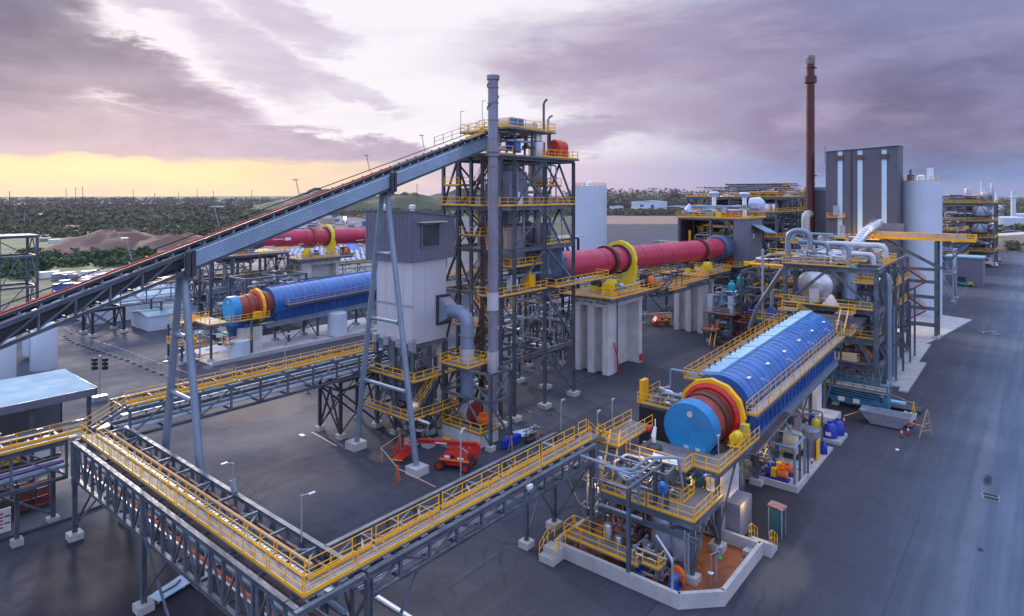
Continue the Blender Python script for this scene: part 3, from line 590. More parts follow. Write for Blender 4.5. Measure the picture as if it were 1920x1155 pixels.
# transverse bridge (foreground left, running away to the left)
t = thing('pipe_bridge', 'foreground grey truss pipe bridge with yellow railed walkway and orange conduits', 'pipe bridge', (20, 47, 0), 'pipe bridges of the walkway loop')
gantry(t, 'y', 30.6, 65.2, 18.25, 22.5, 8.5, 5.2, 1.75, None, xs=2, tubes=[(18.75, 6.55, .11, orange), (19.1, 5.9, -.35, galv), (19.5, 6.3, .15, lsteel), (20.0, 6.1, .11, galv), (20.6, 6.2, .2, bsteel), (21.1, 5.9, .14, galv), (21.8, 6.2, .2, lsteel), (21.3, 7.4, -.5, galv), (21.9, 7.9, .14, bsteel)])
MB().box(18.75, 19.75, 29.8, 65.0, 8.58, 8.7).build('deck', deckm, t)
i_ = 0
for a in (31.2, 33.7, 36.8, 40.8, 43.6, 46.4, 51.5, 55.6, 60): pass
for a, c in ((29.85, 33.3), (33.5, 38.9), (39.1, 45.3), (45.5, 51.3), (51.5, 57.5), (57.7, 64.6)): rail(t, [(18.78, a, 8.7), (18.78, c, 8.7)], sp=1.5)
for a, c in ((31.2, 34.2), (34.4, 37.6), (37.8, 42.9), (43.1, 50.4), (50.6, 56.8), (57, 64.0)): rail(t, [(19.75, a, 8.7), (19.75, c, 8.7)], sp=1.5)
b = MB()
for q in (19.9, 20.3): b.bar((q, 31.4, 8.6), (q, 65, 8.6), .05, .14)
for j in range(75): y_ = 31.6 + j * .44; b.bar((19.93, y_, 8.58), (20.27, y_, 8.58), .14, .05)
b.build('cable_ladder', lsteel, t)
MB().tube([(20.7, 32, 8.75), (20.7, 64, 8.75)], .11, 8).build('pipe', mat('tan_pipe', (.42, .26, .17), .5), t, True)
for a in (49.6, 64.6): column(t, 18.3, a, 0, 5.3, .34, fs=.55); MB().bar((18.3, a, 4.6), (18.3, a, 8.3), .42).build('column_head', steel, t)
for a in (49.6, 64.6): column(t, 22.4, a, 0, 5.3, .34, fs=.55)
column(t, 22.4, 33.3, 0, 8.3, .36, fs=.55); column(t, 18.4, 33.6, 0, 8.3, .36, fs=.55)
for a in (49.6, 64.6):
    for q in (-1, 1): MB().bar((18.3, a - .2, 1.3) if q < 0 else (18.5, a, 1.3), (18.3, a - 4.2, 5.2) if q < 0 else (22.3, a, 5.2), .13).build('knee_brace', steel, t)
MB().bar((18.3, 44.5, .4), (18.3, 49.3, 5.2), .14).build('knee_brace', steel, t)
lamp(22.2, 44.2, 8.5, 2.3, 'on the inner chord of the foreground bridge, farther from the corner', -.5, .3); lamp(21.9, 35.0, 8.5, 2.9, 'nearest the inside corner of the yellow walkway', .5, -.35)
MB().tube([(22.5, 44.6, 8.5), (22.5, 44.9, 9.3)], .22, 10).build('floodlight_can', lsteel, t)
# front bridge toward the blue drum
t = thing('pipe_bridge', 'shallow grey truss bridge with yellow walkway leading to the blue drum', 'pipe bridge', (34, 31.5, 0), 'pipe bridges of the walkway loop')
gantry(t, 'x', 22.6, 46.8, 29.4, 33.5, 8.5, 6.9, 2.45, None, tubes=[(30.0, 7.3, .13, galv), (30.5, 7.3, .17, mat('lilac_pipe', (.33, .27, .42), .35, .4)), (31.0, 7.35, .12, lsteel), (31.6, 7.3, .2, bsteel), (32.3, 7.3, .15, galv), (32.9, 7.3, .11, galv)])
MB().ib((18.0, 29.4, 8.35), (22.4, 29.4, 8.35), .3, .3).ib((18.25, 29.6, 8.35), (18.25, 30.5, 8.35), .3, .3).build('corner_beam', steel, t)
MB().box(19.76, 46.8, 29.8, 31.0, 8.56, 8.68).build('deck', deckm, t)
for a, c in ((18.8, 22.0), (22.2, 27.9), (28.1, 33.5), (33.7, 39.5), (39.7, 46.8)): rail(t, [(a, 29.82, 8.7), (c, 29.82, 8.7)], sp=1.75)
for a, c in ((19.8, 24.2), (24.4, 29.8), (30.0, 36.0), (36.2, 41), (41.2, 46.0)): rail(t, [(a, 31.0, 8.7), (c, 31.0, 8.7)], sp=1.75)
column(t, 22.6, 29.3, 0, 8.2, .38, fs=.6)
for a in (29.5, 33.5): column(t, 46.4, a, 0, 8.2, .34, fs=.55)
column(t, 42.4, 33.5, 0, 6.9, .3, fs=.5)
for a, c in (((46.4, 29.5, 1.), (46.4, 33.4, 6.8)), ((46.4, 33.4, 1.), (42.4, 33.4, 6.8)), ((22.9, 29.3, 2), (26.5, 29.4, 6.9)), ((22.4, 33.3, 1), (22.5, 29.5, 6.9)), ((42.4, 33.5, .8), (46.3, 33.5, 6.8)), ((46.4, 33.4, .8), (46.4, 29.6, 6.8))): MB().bar(a, c, .16).build('brace', steel, t)
b = MB()
for k in range(18): y_ = 29.2 - k * .0; x_ = 19.5 + k * 1.5; b.box(x_, x_ + .5, 29.65, 29.78, 8.5, 8.56)
b.build('deck_clips', galv, t)
lamp(34.2, 33.3, 8.5, 3.6, 'above the front bridge beside the red boom lift', .6, .3)
lamp(47.2, 33.3, 8.5, 2.6, 'at the far end of the front bridge', .6, .2); lamp(50.5, 31.5, 8, 1.6, 'on the stair landing before the blue drum', .6, .2)
MB().box(37, 37.5, 29.0, 29.3, 8.1, 8.35).build('deck_light', whitep, t)
# back bridge
t = thing('pipe_bridge', 'grey truss bridge with yellow walkway running behind the silver tower legs', 'pipe bridge', (35, 67, 0), 'pipe bridges of the walkway loop')
bt = [(66.0, 7.9, .2, white), (66.6, 7.8, .14, galv), (67.2, 7.9, .22, lsteel), (67.9, 7.8, .13, galv), (68.5, 7.9, .17, bsteel), (69.2, 7.8, .15, galv), (67.0, 9.0, -.7, lidm), (68.6, 9.0, -.6, lidm)]
gantry(t, 'x', 22.8, 62, 65.3, 70, 9.9, 7.2, 3.3, None, tubes=bt)
MB().box(22.9, 51.5, 65.55, 66.75, 9.98, 10.1).build('deck', deckm, t)
for a, c in ((23, 27.5), (27.7, 33.5), (33.7, 39.5), (39.7, 45.5), (45.7, 51.3)): rail(t, [(a, 65.55, 10.1), (c, 65.55, 10.1)], sp=1.9); rail(t, [(a, 66.75, 10.1), (c, 66.75, 10.1)], sp=1.9)
stair(t, (19.3, 65.6, 8.7), (23, 66.1, 10.1), .9)
for x_, y_ in ((22.9, 65.4), (22.9, 70), (62, 65.4), (62, 70)): column(t, x_, y_, 0, 7.3, .34, foot=True, fs=.5)
lamp(26.2, 67.2, 10, 3.2, 'near the stair of the back bridge'); lamp(40.5, 68.2, 10, 3.4, 'in the middle of the back bridge')
t = thing('trestle_tower', 'dark cross braced trestle under the back bridge beside the A-frame leg', 'trestle', (49, 68, 0))
frame(t, [46.6, 52.3], [65.9, 70.3], [6.0, 7.1], .34, .3, dsteel, seed=3, allbr=True)
for q in (65.9, 70.3):
    MB().bar((46.6, q, .6), (52.2, q, 5.6), .16).build('brace', dsteel, t); MB().bar((52.2, q - .02, .6), (46.6, q - .02, 5.6), .12).build('brace', dsteel, t)
MB().bar((46.6, 66.1, .6), (46.6, 70.2, 5.6), .16).bar((46.62, 70.1, .6), (46.62, 66.1, 5.6), .12).build('brace', dsteel, t)
# left bridge
t = thing('pipe_bridge', 'grey truss bridge with yellow walkway leaving the left edge of the picture', 'pipe bridge', (5, 67, 0), 'pipe bridges of the walkway loop')
gantry(t, 'x', -14, 18.0, 65.3, 69.2, 8.5, 5.2, 4, None, tubes=[(66, 6.1, .2, lsteel), (66.6, 6.0, .14, galv), (67.3, 6.1, .22, mat('violet_pipe', (.2, .15, .3), .4, .4)), (68, 6, .15, galv), (68.6, 6.1, .14, bsteel), (67.5, 7.9, -1.0, whitep), (66.6, 8.6, .12, whitep)])
MB().box(-14, 18.7, 65.1, 66.4, 8.58, 8.7).build('deck', deckm, t)
for a, c in ((-6, 1), (1.2, 9.7), (9.9, 18.0)): rail(t, [(a, 65.12, 8.7), (c, 65.12, 8.7)], sp=2.2)
for a, c in ((-6, 1), (1.2, 9.7), (9.9, 19.3)): rail(t, [(a, 66.4, 8.7), (c, 66.4, 8.7)], sp=2.2)
for a in (-10, 3.5): column(t, a, 65.4, 0, 5.2, .34); column(t, a, 69.2, 0, 5.2, .34)
column(t, 17.9, 69.2, 0, 8.2, .34); column(t, 12.5, 68.6, 0, 5.2, .3); column(t, 14.8, 67.2, 0, 5.2, .3)
MB().bar((17.9, 69.2, .8), (12.6, 68.6, 5), .18).build('brace', steel, t)
# store under the left bridge
MB_ = MB().prism([(-12, 70.5), (18.5, 68.6), (27, 70), (30, 92), (-12, 97)], -.02, .25); struct('concrete_apron', MB_, yardm)
for i, (x_, y_, m, lb) in enumerate([(9.2, 71.5, rusty, 'rack of red pipe sections under the left bridge, nearest the white sign'), (12.6, 71.8, bsteel, 'middle rack of brown bars stored under the left bridge'), (16, 72.5, rusty, 'red rack by the column foot at the end of the left bridge'), (11, 76, mat('rust_orange', (.3, .09, .04), .7), 'orange crate stack behind the red racks'), (15.5, 77, cont[1], 'grey crates behind the red rack under the left bridge')]):
    t = thing('storage_rack', lb, 'rack', (x_, y_, .25), 'material racks under the left bridge'); b = MB(); c = MB()
    for q in (0, 1.4, 2.8):
        for w in (0, 1.6): b.bar((x_ + q, y_ + w, .25), (x_ + q, y_ + w, 2.7), .12)
    for h in (.6, 1.4, 2.2):
        for w in (0, 1.6): b.bar((x_, y_ + w, h), (x_ + 2.8, y_ + w, h), .1)
        for q in (0, 2.8): b.bar((x_ + q, y_, h), (x_ + q, y_ + 1.6, h), .09)
        for k in range(6): c.tube([(x_ - .3, y_ + .2 + k * .24, h + .16), (x_ + 3.0, y_ + .2 + k * .24, h + .16)], .1, 6)
    b.build('rack_frame', dsteel, t); c.build('stored_bars', m, t)
t = thing('safety_sign', 'white notice board with faded red writing at the lower left edge', 'sign', (14.9, 70.2, .0)); MB().box(12.6, 15.0, 70.0, 70.12, .1, 2.3).build('board', whitep, t); b = MB()
for k in range(5):
    z_ = 1.85 - k * .3; x_ = 13.1
    for w in (.34, .5, .28, .42)[:3 + k % 2]: b.box(x_, x_ + w, 69.97, 70.0, z_, z_ + .13); x_ += w + .1
b.build('red_lettering', bred, t)
# left shed with pale roof
t = thing('compressor_shed', 'open sided shed with large pale blue roof at the left edge', 'shed', (15, 88, 0))
MB().hexa([(-10, 82.3, 7.7), (25.4, 82.3, 7.7), (25.4, 93.4, 7.95), (-10, 93.4, 7.95), (-10, 82.3, 8.0), (25.4, 82.3, 8.0), (25.4, 93.4, 8.25), (-10, 93.4, 8.25)]).build('roof', roofm, t)
MB().box(-10, 25.3, 82.15, 82.3, 7.2, 8.05).box(25.4, 25.5, 82.2, 93.5, 7.3, 8.1).build('fascia', gclad, t)
for x_ in (24.8, 19.5, 14, 8.5, 3, -2.5): column(t, x_, 82.7, .25, 7.6, .36, foot=False); column(t, x_, 93, .25, 7.7, .36, foot=False)
MB().bar((-10, 82.6, 4.6), (24.8, 82.6, 4.6), .18, .3).build('girt', lsteel, t); MB().box(-10, 24.7, 92.7, 92.8, .3, 4.5).build('rear_wall', gclad, t)
for i, (x_, y_, s_, m, lb) in enumerate([(20, 86, 1.3, whitep, 'white machine inside the left open shed, nearest its corner'), (16, 86.5, 1.5, yel, 'yellow machine inside the left open shed'), (11.5, 86, 1.5, green, 'green machine inside the left open shed'), (7, 87, 1.6, cont[1], 'grey machine deepest left inside the open shed')]):
    t = thing('compressor', lb, 'machine', (x_, y_, .25)); MB().box(x_, x_ + 2.2 * s_, y_, y_ + 1.4 * s_, .45, 2. * s_).build('housing', m, t); MB().box(x_ - .1, x_ + 2.3 * s_, y_ - .1, y_ + 1.5 * s_, .25, .44).build('skid', dsteel, t); MB().lathe((x_ + s_, y_ + .7 * s_, 2. * s_), (0, 0, 1), [(0, .3), (.5, .3), (.6, .4), (.8, .4)], 12).build('cowl', galv, t)
# white tanks at left
for i, (px, d, r_, h, lb) in enumerate([(82, 106, 1.9, 8.7, 'white vertical tank with domed top, rightmost of the left tanks'), (61, 116, 1.6, 8.9, 'white tank half hidden behind the domed one'), (-1, 99, 2.1, 8.0, 'white tank cut by the left edge of the picture')]):
    x_, y_ = cam_xy(px, d); t = thing('storage_tank', lb, 'tank', (x_, y_, 0)); vessel(t, (x_, y_, .1), r_, h, white, 'shell', .5); MB().tube([(x_ - r_ - .1, y_ - .2, .2), (x_ - r_ - .1, y_ - .2, h), (x_ - .5, y_, h + .15)], .05, 6).build('pipe', galv, t); MB().lathe((x_, y_, h), (0, 0, 1), [(0, .25), (.15, .25)], 10).build('top_nozzle', galv, t)
t = thing('support_tower', 'dark steel frame rising at the left edge behind the conveyor', 'frame', (36, 180, 0)); frame(t, [30, 36, 43], [178, 186], [9, 16, 20.5], .5, .55, steel, seed=8, foot=False); deck(t, 30, 43.4, 177.6, 186.4, 20.6, rails=''); 
t = thing('trestle', 'short dark cross braced steel trestle standing in the left yard', 'trestle', (49, 156, 0)); frame(t, [46.5, 52.5], [153, 158.6], [5.6], .5, .5, dsteel, seed=2, allbr=True)
for q in (153, 158.6): MB().bar((46.6, q, .6), (52.4, q, 5), .2).bar((52.4, q + .02, .6), (46.6, q + .02, 5), .18).build('brace', dsteel, t)
for (x_, y_) in ((60, 122), (62, 130), (64, 128), (66, 135), (58, 140), (61, 136)):
    t = thing('concrete_blocks', 'stack of pale concrete blocks lying in the fenced left yard', 'blocks', (x_, y_, 0), 'pale blocks in the fenced yard'); b = MB()
    for k in range(3): b.box(x_ + k * .1, x_ + 3 - k * .3, y_ + k * 1.4, y_ + k * 1.4 + 1.2, 0, .5)
    b.build('blocks', concl, t)
# solar powered light board in left yard
x_, y_ = cam_xy(187, 92.); t = thing('solar_light_tower', 'mobile light tower with six dark panels in the left yard', 'light tower', (x_, y_, 0)); MB().tube([(x_, y_, 0), (x_, y_, 6.6)], .07, 6).build('mast', galv, t); b = MB()
for h in (4.6, 5.2, 5.8):
    for q in (-.75, .75): b.box(x_ + q * SU - .05 - .4 * SU, x_ + q * SU + .05 + .4 * SU, y_ - q * CU - .4, y_ - q * CU + .4, h, h + .45)
b.build('panel', dark, t); MB().box(x_ - .9, x_ + .9, y_ - .5, y_ + .5, 0, .8).build('base', galv, t)
x_, y_ = cam_xy(192, 76); t = thing('utility_vehicle', 'blue and white small vehicle parked behind the walkway stair', 'vehicle', (x_, y_, 0)); MB().box(x_ - 1, x_ + 1, y_ - 1.6, y_ + 1.6, .4, 1.3).build('body', blue, t); MB().frus((x_ - .95, x_ + .95, y_ - .9, y_ + 1.2), (x_ - .8, x_ + .8, y_ - .6, y_ + 1), 1.3, 2.1).build('cab_windows', glassm, t); MB().box(x_ - .85, x_ + .85, y_ - .65, y_ + 1.05, 2.1, 2.2).build('cab_roof', whitep, t)
for sx in (-.95, .95):
    for sy in (-1, 1): MB().lathe((x_ + sx - .1, y_ + sy, .4), (1, 0, 0), [(0, .4), (.2, .4)], 12).build('wheel', rub, t)
x_, y_ = 16.2, 44.6; t = thing('steel_plate', 'pale blue plate lying on the asphalt below the foreground bridge', 'plate', (x_, y_, 0)); MB().hexa([(18.9, 50.5, .25), (19.2, 49.3, .25), (22.1, 50.0, .25), (21.6, 51.4, .25), (18.9, 50.5, .33), (19.2, 49.3, .33), (22.1, 50.0, .33), (21.6, 51.4, .33)]).build('plate', lidm, t); MB().bar((19.6, 50.1, .38), (20.8, 50.3, .38), .1).bar((20.8, 50.3, .38), (21.3, 50.7, .38), .1).build('lifting_bar', bsteel, t); MB().box(19.2, 19.4, 49.6, 50.3, 0, .25).box(21.2, 21.4, 50.1, 50.9, 0, .25).build('bearer', woodm, t)
t = thing('pipe_rack', 'long low pipe rack crossing the left yard behind the trestle', 'pipe rack', (80, 155, 0)); gantry(t, 'x', 46.5, 150, 152.5, 158.5, 10.0, 5.6, 5.2, None, fine=False, tubes=[(154, 6.6, .3, white), (155, 6.6, .22, galv), (156, 6.5, .3, lsteel), (157, 6.6, .25, white), (154.6, 8.4, .25, galv), (156.6, 8.4, .3, white)])
rail(t, [(46.5, 152.6, 10), (120, 152.6, 10)], sp=3, r=.05); 
for a in range(60, 150, 14): column(t, a, 152.7, 0, 5.7, .4); column(t, a, 158.3, 0, 5.7, .4)
t = thing('pipe_rack', 'second grey pipe rack low in front of the long one at left', 'pipe rack', (70, 140, 0)); gantry(t, 'x', 66, 130, 135.5, 140.5, 9.0, 5.0, 4.6, None, fine=False, tubes=[(136.6, 6, .25, galv), (137.6, 6, .3, white), (138.8, 6, .25, lsteel), (139.6, 6.2, .2, bsteel)])
for a in range(68, 130, 12): column(t, a, 135.7, 0, 5.1, .4); column(t, a, 140.3, 0, 5.1, .4)

t = thing('white_beam', 'long white beam lying on the asphalt under the front bridge corner', 'beam', (30, 36, 0)); MB().box(29.8, 30.05, 33.8, 38.2, .01, .2).build('beam', whitep, t)
# ------------------------------------------------------------------ inclined conveyor
cz = lambda u: 25.6 + .328 * (u - 23.6)
t = thing('inclined_conveyor', 'long inclined conveyor with ribbed silver side sheets and red hood edge climbing to the tower', 'conveyor', (40, 56.6, cz(40)))
VA, VB = 55.6, 57.7; U0, U1, US = 2.0, 64.5, 23.6
for v in (VA, VB):
    for dz, nm in ((-.78, 'top_chord'), (-2.25, 'bottom_chord')): b = MB(); b.ib((U0, v, cz(U0) + dz), (U1, v, cz(U1) + dz), .26, .28); b.build(nm, steel, t)
    for i in range(10):
        a = U0 + i * 2.3; c = a + 2.3
        if a < US - 1: MB().bar((a, v, cz(a) - .95), (a, v, cz(a) - 2.1), .3, .12, (1, 0, 0)).bar((a, v, cz(a) - 2.05), (c, v, cz(c) - .95), .12).build('web', steel, t)
MB().hexa([(U0, VA + .5, cz(U0) - 1.75), (US, VA + .5, cz(US) - 1.75), (US, VA + .55, cz(US) - 1.75), (U0, VA + .55, cz(U0) - 1.75), (U0, VA + .5, cz(U0) - 1.05), (US, VA + .5, cz(US) - 1.05), (US, VA + .55, cz(US) - 1.05), (U0, VA + .55, cz(U0) - 1.05)]).build('inner_side_sheet', dsteel, t)
ribbed = mat('ribbed_side_sheet', (.33, .42, .50), .4, .55, .1, .25, dirt=(.62, .60, .52), dirtamt=.5)
for v, o, nm in ((VA - .15, -1, 'side_sheet'), (VB + .15, 1, 'side_sheet')):
    b = MB(); n = 8; h0 = -2.15; 
    for j in range(n):   # horizontal ribs running up the slope
        z0, z1 = h0 + j * 1.45 / n, h0 + (j + .5) * 1.45 / n; z2 = h0 + (j + 1) * 1.45 / n
        i = len(b.v); a, c = US, U1
        b.v += [(a, v, cz(a) + z0), (c, v, cz(c) + z0), (c, v + o * .09, cz(c) + z1), (a, v + o * .09, cz(a) + z1), (a, v, cz(a) + z2), (c, v, cz(c) + z2)]
        b.f += [(i, i + 1, i + 2, i + 3), (i + 3, i + 2, i + 5, i + 4)]
    for a in range(25, 64, 2): b.bar((a, v - o * .02, cz(a) - 2.2), (a, v - o * .02, cz(a) - .75), .03)
    b.build(nm, ribbed, t)
b = MB()
for k in range(28): a = U0 + k * 2.25; b.bar((a, VA, cz(a) - 2.25), (a, VB, cz(a) - 2.25), .14)
b.build('bottom_crossbeams', steel, t)
MB().bar((U0, 56.65, cz(U0) - .3), (U1, 56.65, cz(U1) - .3), 1.25, .05).build('belt', belt, t); MB().bar((U0, 56.65, cz(U0) - 1.2), (U1, 56.65, cz(U1) - 1.2), 1.2, .04).build('return_belt', belt, t)
b = MB(); c = MB()
for k in range(48):
    a = U0 + k * 1.3; z = cz(a) - .65
    b.bar((a, VA + .05, z), (a, VA + .05, z + .5), .12).bar((a, VB - .05, z), (a, VB - .05, z + .5), .12).bar((a, VA + .1, z + .12), (a, VB - .1, z + .12), .1)
    c.tube([(a, VA + .2, z + .42), (a, 56.3, z + .26)], .07, 6).tube([(a, 57.0, z + .26), (a, VB - .2, z + .42)], .07, 6)
b.bar((U0, VA + .05, cz(U0) - .62), (U1, VA + .05, cz(U1) - .62), .1).bar((U0, VB - .05, cz(U0) - .62), (U1, VB - .05, cz(U1) - .62), .1); b.build('idler_frames', lsteel, t); c.build('idler_rollers', dsteel, t)
MB().bar((U0, VA - .05, cz(U0) - .12), (U1, VA - .05, cz(U1) - .12), .08, .22).build('skirt_board', dsteel, t)
MB().bar((U0, VA - .02, cz(U0) + .12), (46, VA - .02, cz(46) + .12), .14, .12).build('red_edge_rail', mat('matt_red', (.42, .012, .012), .85), t)
MB().tube([(46.2, VA - .02, cz(46.2) + .12), (U1, VA - .02, cz(U1) + .12)], .05, 6).tube([(U0, VB, cz(U0) + .2), (U1, VB, cz(U1) + .2)], .05, 6).build('edge_rail', rub, t)
rail(t, [(55, VB + .5, cz(55) + .1), (U1, VB + .5, cz(U1) + .1)], dsteel, toe=False); rail(t, [(57.5, VA - .5, cz(57.5) + .2), (62.5, VA - .5, cz(62.5) + .2)], yel)
MB().bar((57.4, VA - .5, cz(57.4) + .1), (62.6, VA - .5, cz(62.6) + .1), .9, .08).build('head_walkway', deckm, t)
b = MB()
for (px, h) in ((243, 1.7), (408, 1.8), (560, 1.7), (692, 1.7), (795, 1.8)):
    u = VA * (SU - 0) and (CU + (px - 960) / 1190 * SU) * VA / (SU - (px - 960) / 1190 * CU); z = cz(u) + .5
    b.tube([(u + .2, VA + .1, z), (u - .25, VA + .1, z + h)], .045, 6).box(u - .6, u - .05, VA, VA + .2, z + h, z + h + .09)
b.build('lamp_arms', galv, t)
def aframe(u, label, zt, rungs, vL=62.0, vR=51.3, vm=56.75):
    t = thing('a_frame_trestle', label, 'trestle', (u, vm, 0), 'A-frame legs carrying the conveyor')
    f = lambda s, z: (vm + s * .45) + ((vL if s > 0 else vR) - (vm + s * .45)) * (1 - z / zt)
    for s in (1, -1):
        l = MB().tube([(u, f(s, .4), .4), (u, f(s, zt), zt)], .31, 16).build('leg', lsteel, t, True); y_ = f(s, 0)
        MB().box(u - .9, u + .9, y_ - .9, y_ + .9, -.1, .85).build('footing', concl, l)
    for z in rungs: MB().tube([(u, f(-1, z) + .1, z), (u, f(1, z) - .1, z)], .21, 12).lathe((u, f(-1, z) + .42, z), (0, 1, 0), [(0, .3), (.12, .3)], 12).lathe((u, f(1, z) - .54, z), (0, 1, 0), [(0, .3), (.12, .3)], 12).build('cross_strut', lsteel, t, True)
    MB().box(u - .45, u + .45, vm - 1.2, vm + 1.2, zt - .1, zt + .45).build('head_beam', steel, t)
    for y_ in (VA - .36, VB + .36): MB().box(u - .38, u + .02, y_ - .1, y_ + .1, zt + .2, zt + 2.3).box(u + .14, u + .46, y_ - .1, y_ + .1, zt + .2, zt + 2.35).build('side_stanchion', dsteel, t)
aframe(46, 'right A-frame of two thick blue grey tubes standing before the silver tower', cz(46) - 2.9, (8.4, 15.8, 23.3))
aframe(24, 'left A-frame of two thick tubes rising behind the foreground bridge', cz(24) - 2.9, (12.6, 17.8), 61.5, 52.0)
# ------------------------------------------------------------------ preheater tower
t = thing('preheater_tower', 'tall grey steel tower of columns, braces and yellow railed floors in the centre', 'tower', (70, 58, 0))
us, vs, lv = [62.2, 65, 71.7, 78.9], [53.4, 58.6, 63.9], [8.2, 17.0, 22.8, 28.4, 35.1]
for u in us:
    for v in vs:
        if (u in (62.2, 78.9) or v in (53.4, 63.9)): column(t, u, v, 0, 34.7, .4, fs=.75)
for q in (56.6, 60.8): column(t, 62.2, q, 0, 34.7, .36, dsteel, fs=.6)
for z in lv:
    b = MB()
    for v in vs: b.ib((61.9, v, z - .28), (79.2, v, z - .28), .3, .55)
    for u in us: b.bar((u, 53.7, z - .3), (u, 58.3, z - .3), .25, .48).bar((u, 58.9, z - .3), (u, 63.6, z - .3), .25, .48)
    b.build('floor_beams', steel, t)
for v in (53.4, 63.9):
    for (u0, z0, u1, z1) in ((65, .8, 71.7, 7.6), (78.9, .8, 71.7, 7.6), (65, 8.3, 71.7, 16.4), (71.7, 16.4, 78.9, 8.3), (65, 17, 71.7, 22.2), (71.7, 22.8, 78.9, 17), (65, 22.8, 71.7, 27.8), (71.7, 27.8, 75.4, 22.9), (65, 28.4, 71.7, 34.5), (71.8, 34.5, 77.5, 28.4), (65, 34.4, 71.7, 29.2)):
        MB().bar((u0, v, z0), (u1, v, z1), .22).build('brace', steel, t)
for u in (62.2, 78.9):
    for i in range(2):
        for j, (a, c) in enumerate(((.8, 7.6), (8.3, 16.4), (17.1, 22.2), (22.9, 27.8), (28.5, 34.5))):
            p, q = vs[i], vs[i + 1]; m_ = (p + q) / 2
            if u == 62.2 or j > 2: MB().bar((u, p, a), (u, m_, c), .24).bar((u, q, a), (u, m_, c), .24).build('brace', dsteel if u == 62.2 else steel, t)
            elif i == 0: MB().bar((u, p, a), (u, q, c), .22).build('brace', steel, t)
deck(t, 61.8, 79.2, 53.2, 58.6, 28.45, rails='sew', r=.045); deck(t, 61.8, 70, 58.6, 64, 28.5, rails='w', r=.045)
deck(t, 61.5, 79.6, 52.8, 64.3, 35.2, rails='', th=.25); rail(t, [(70.5, 52.9, 35.2), (79.4, 52.9, 35.2), (79.4, 64.2, 35.2)], r=.045); rail(t, [(61.6, 62, 35.2), (61.6, 53.4, 35.2), (64.5, 53.2, 35.2)], r=.045)
deck(t, 60.5, 71.5, 52.7, 56, 16.9, rails='sw', r=.045); deck(t, 71.5, 85.5, 51.2, 53.6, 17.1, rails='sew', r=.045); deck(t, 72, 79, 53.8, 58, 22.85, rails='s', r=.045)
deck(t, 65, 73, 54, 57, 20.2, rails='sew', r=.045); deck(t, 61.2, 66, 56, 60, 24.5, rails='sw', r=.045); deck(t, 71.8, 76.5, 53.8, 56.5, 31.2, rails='sew', r=.045); deck(t, 61.8, 64, 60.5, 63.5, 31.2, rails='sw', r=.045); deck(t, 61, 66, 57, 61, 12.5, rails='sw', r=.045)
for (a, c) in (((63, 60.8, 28.5), (63, 55.2, 35)), ((63, 56, 24.6), (63, 61, 28.3)), ((63.5, 60, 17), (63.5, 56, 22.6)), ((63.2, 55.5, 12.5), (63.2, 60, 16.8)), ((63.2, 60.5, 8.3), (63.2, 56.2, 12.3)), ((63.6, 56, 3), (63.6, 61, 8)), ((73, 56, 28.5), (76.5, 56, 31.1))): stair(t, a, c, .9, bsteel, r_ := None or yel)
# process equipment inside the tower
MB().lathe((68, 57.2, 0), (0, 0, 1), [(29.3, .8), (29.4, 2.1), (33.2, 2.1), (33.4, 1.3), (34.6, 1.3)], 20, False).build('upper_bin', stackm, t, True)
MB().frus((67.3, 68.7, 56.5, 57.9), (65.9, 70.1, 55.1, 59.3), 25.8, 29.6).build('hopper', stackm, t); MB().box(65.9, 70.1, 55.1, 59.3, 29.6, 31.5).build('hopper_box', stackm, t)
MB().lathe((73.3, 56, 0), (0, 0, 1), [(30.2, .35), (32.3, 1.25), (37.5, 1.25), (37.7, .7), (39.4, .7)], 18, False).build('cyclone', clad, t, True)
MB().lathe((69.5, 57.5, 0), (0, 0, 1), [(19.5, .7), (21.2, 1.9), (25.5, 1.9), (25.7, .8), (26.3, .8)], 18, False).build('lower_vessel', stackm, t, True)
pipes(t, [([(68, 57.2, 29.4), (68, 57.2, 22)], .6), ([(73.3, 56, 30.2), (73.3, 56, 24), (76, 58, 20)], .5), ([(72, 57, 25.5), (76.5, 58.2, 21), (78.5, 58.2, 19.5)], .9), ([(66, 60, 26.5), (66, 60, 12), (64, 60, 6)], .45), ([(75.5, 55.6, 36), (75.5, 55.6, 41.2), (76, 55.2, 41.6)], .17)], stackm, 'duct', 12)
clutter(t, 62.8, 78, 54, 63, 3, 16, 26, 5, r=(.08, .26)); clutter(t, 63, 78, 54.2, 62, 17.4, 34.5, 34, 6, r=(.06, .24)); 
b = MB().box(73, 78.6, 55.2, 61.2, 17.6, 22.6).frus((74, 78, 56, 60.5), (74.8, 77.6, 56.6, 60), 22.6, 25.5); b.build('inlet_housing', mat('hood_blue_grey', (.07, .10, .15), .5, .2, .2, .6), t)
for (x_, y_, z_, s_) in ((66, 54.6, 17, 1.2), (70, 54.8, 17, 1.4), (67, 54.4, 28.5, 1.1), (64.2, 61, 28.5, 1.3), (75, 54.6, 22.9, 1.1)): MB().box(x_, x_ + s_, y_, y_ + s_ * .8, z_, z_ + s_ * 1.2).lathe((x_ + s_ / 2, y_ + s_ * .4, z_ + s_ * 1.2), (0, 0, 1), [(0, .3), (.5, .3), (.5, .1)], 10).build('equipment_box', rn.choice([galv, lsteel, blue, whitep, yel]), t)
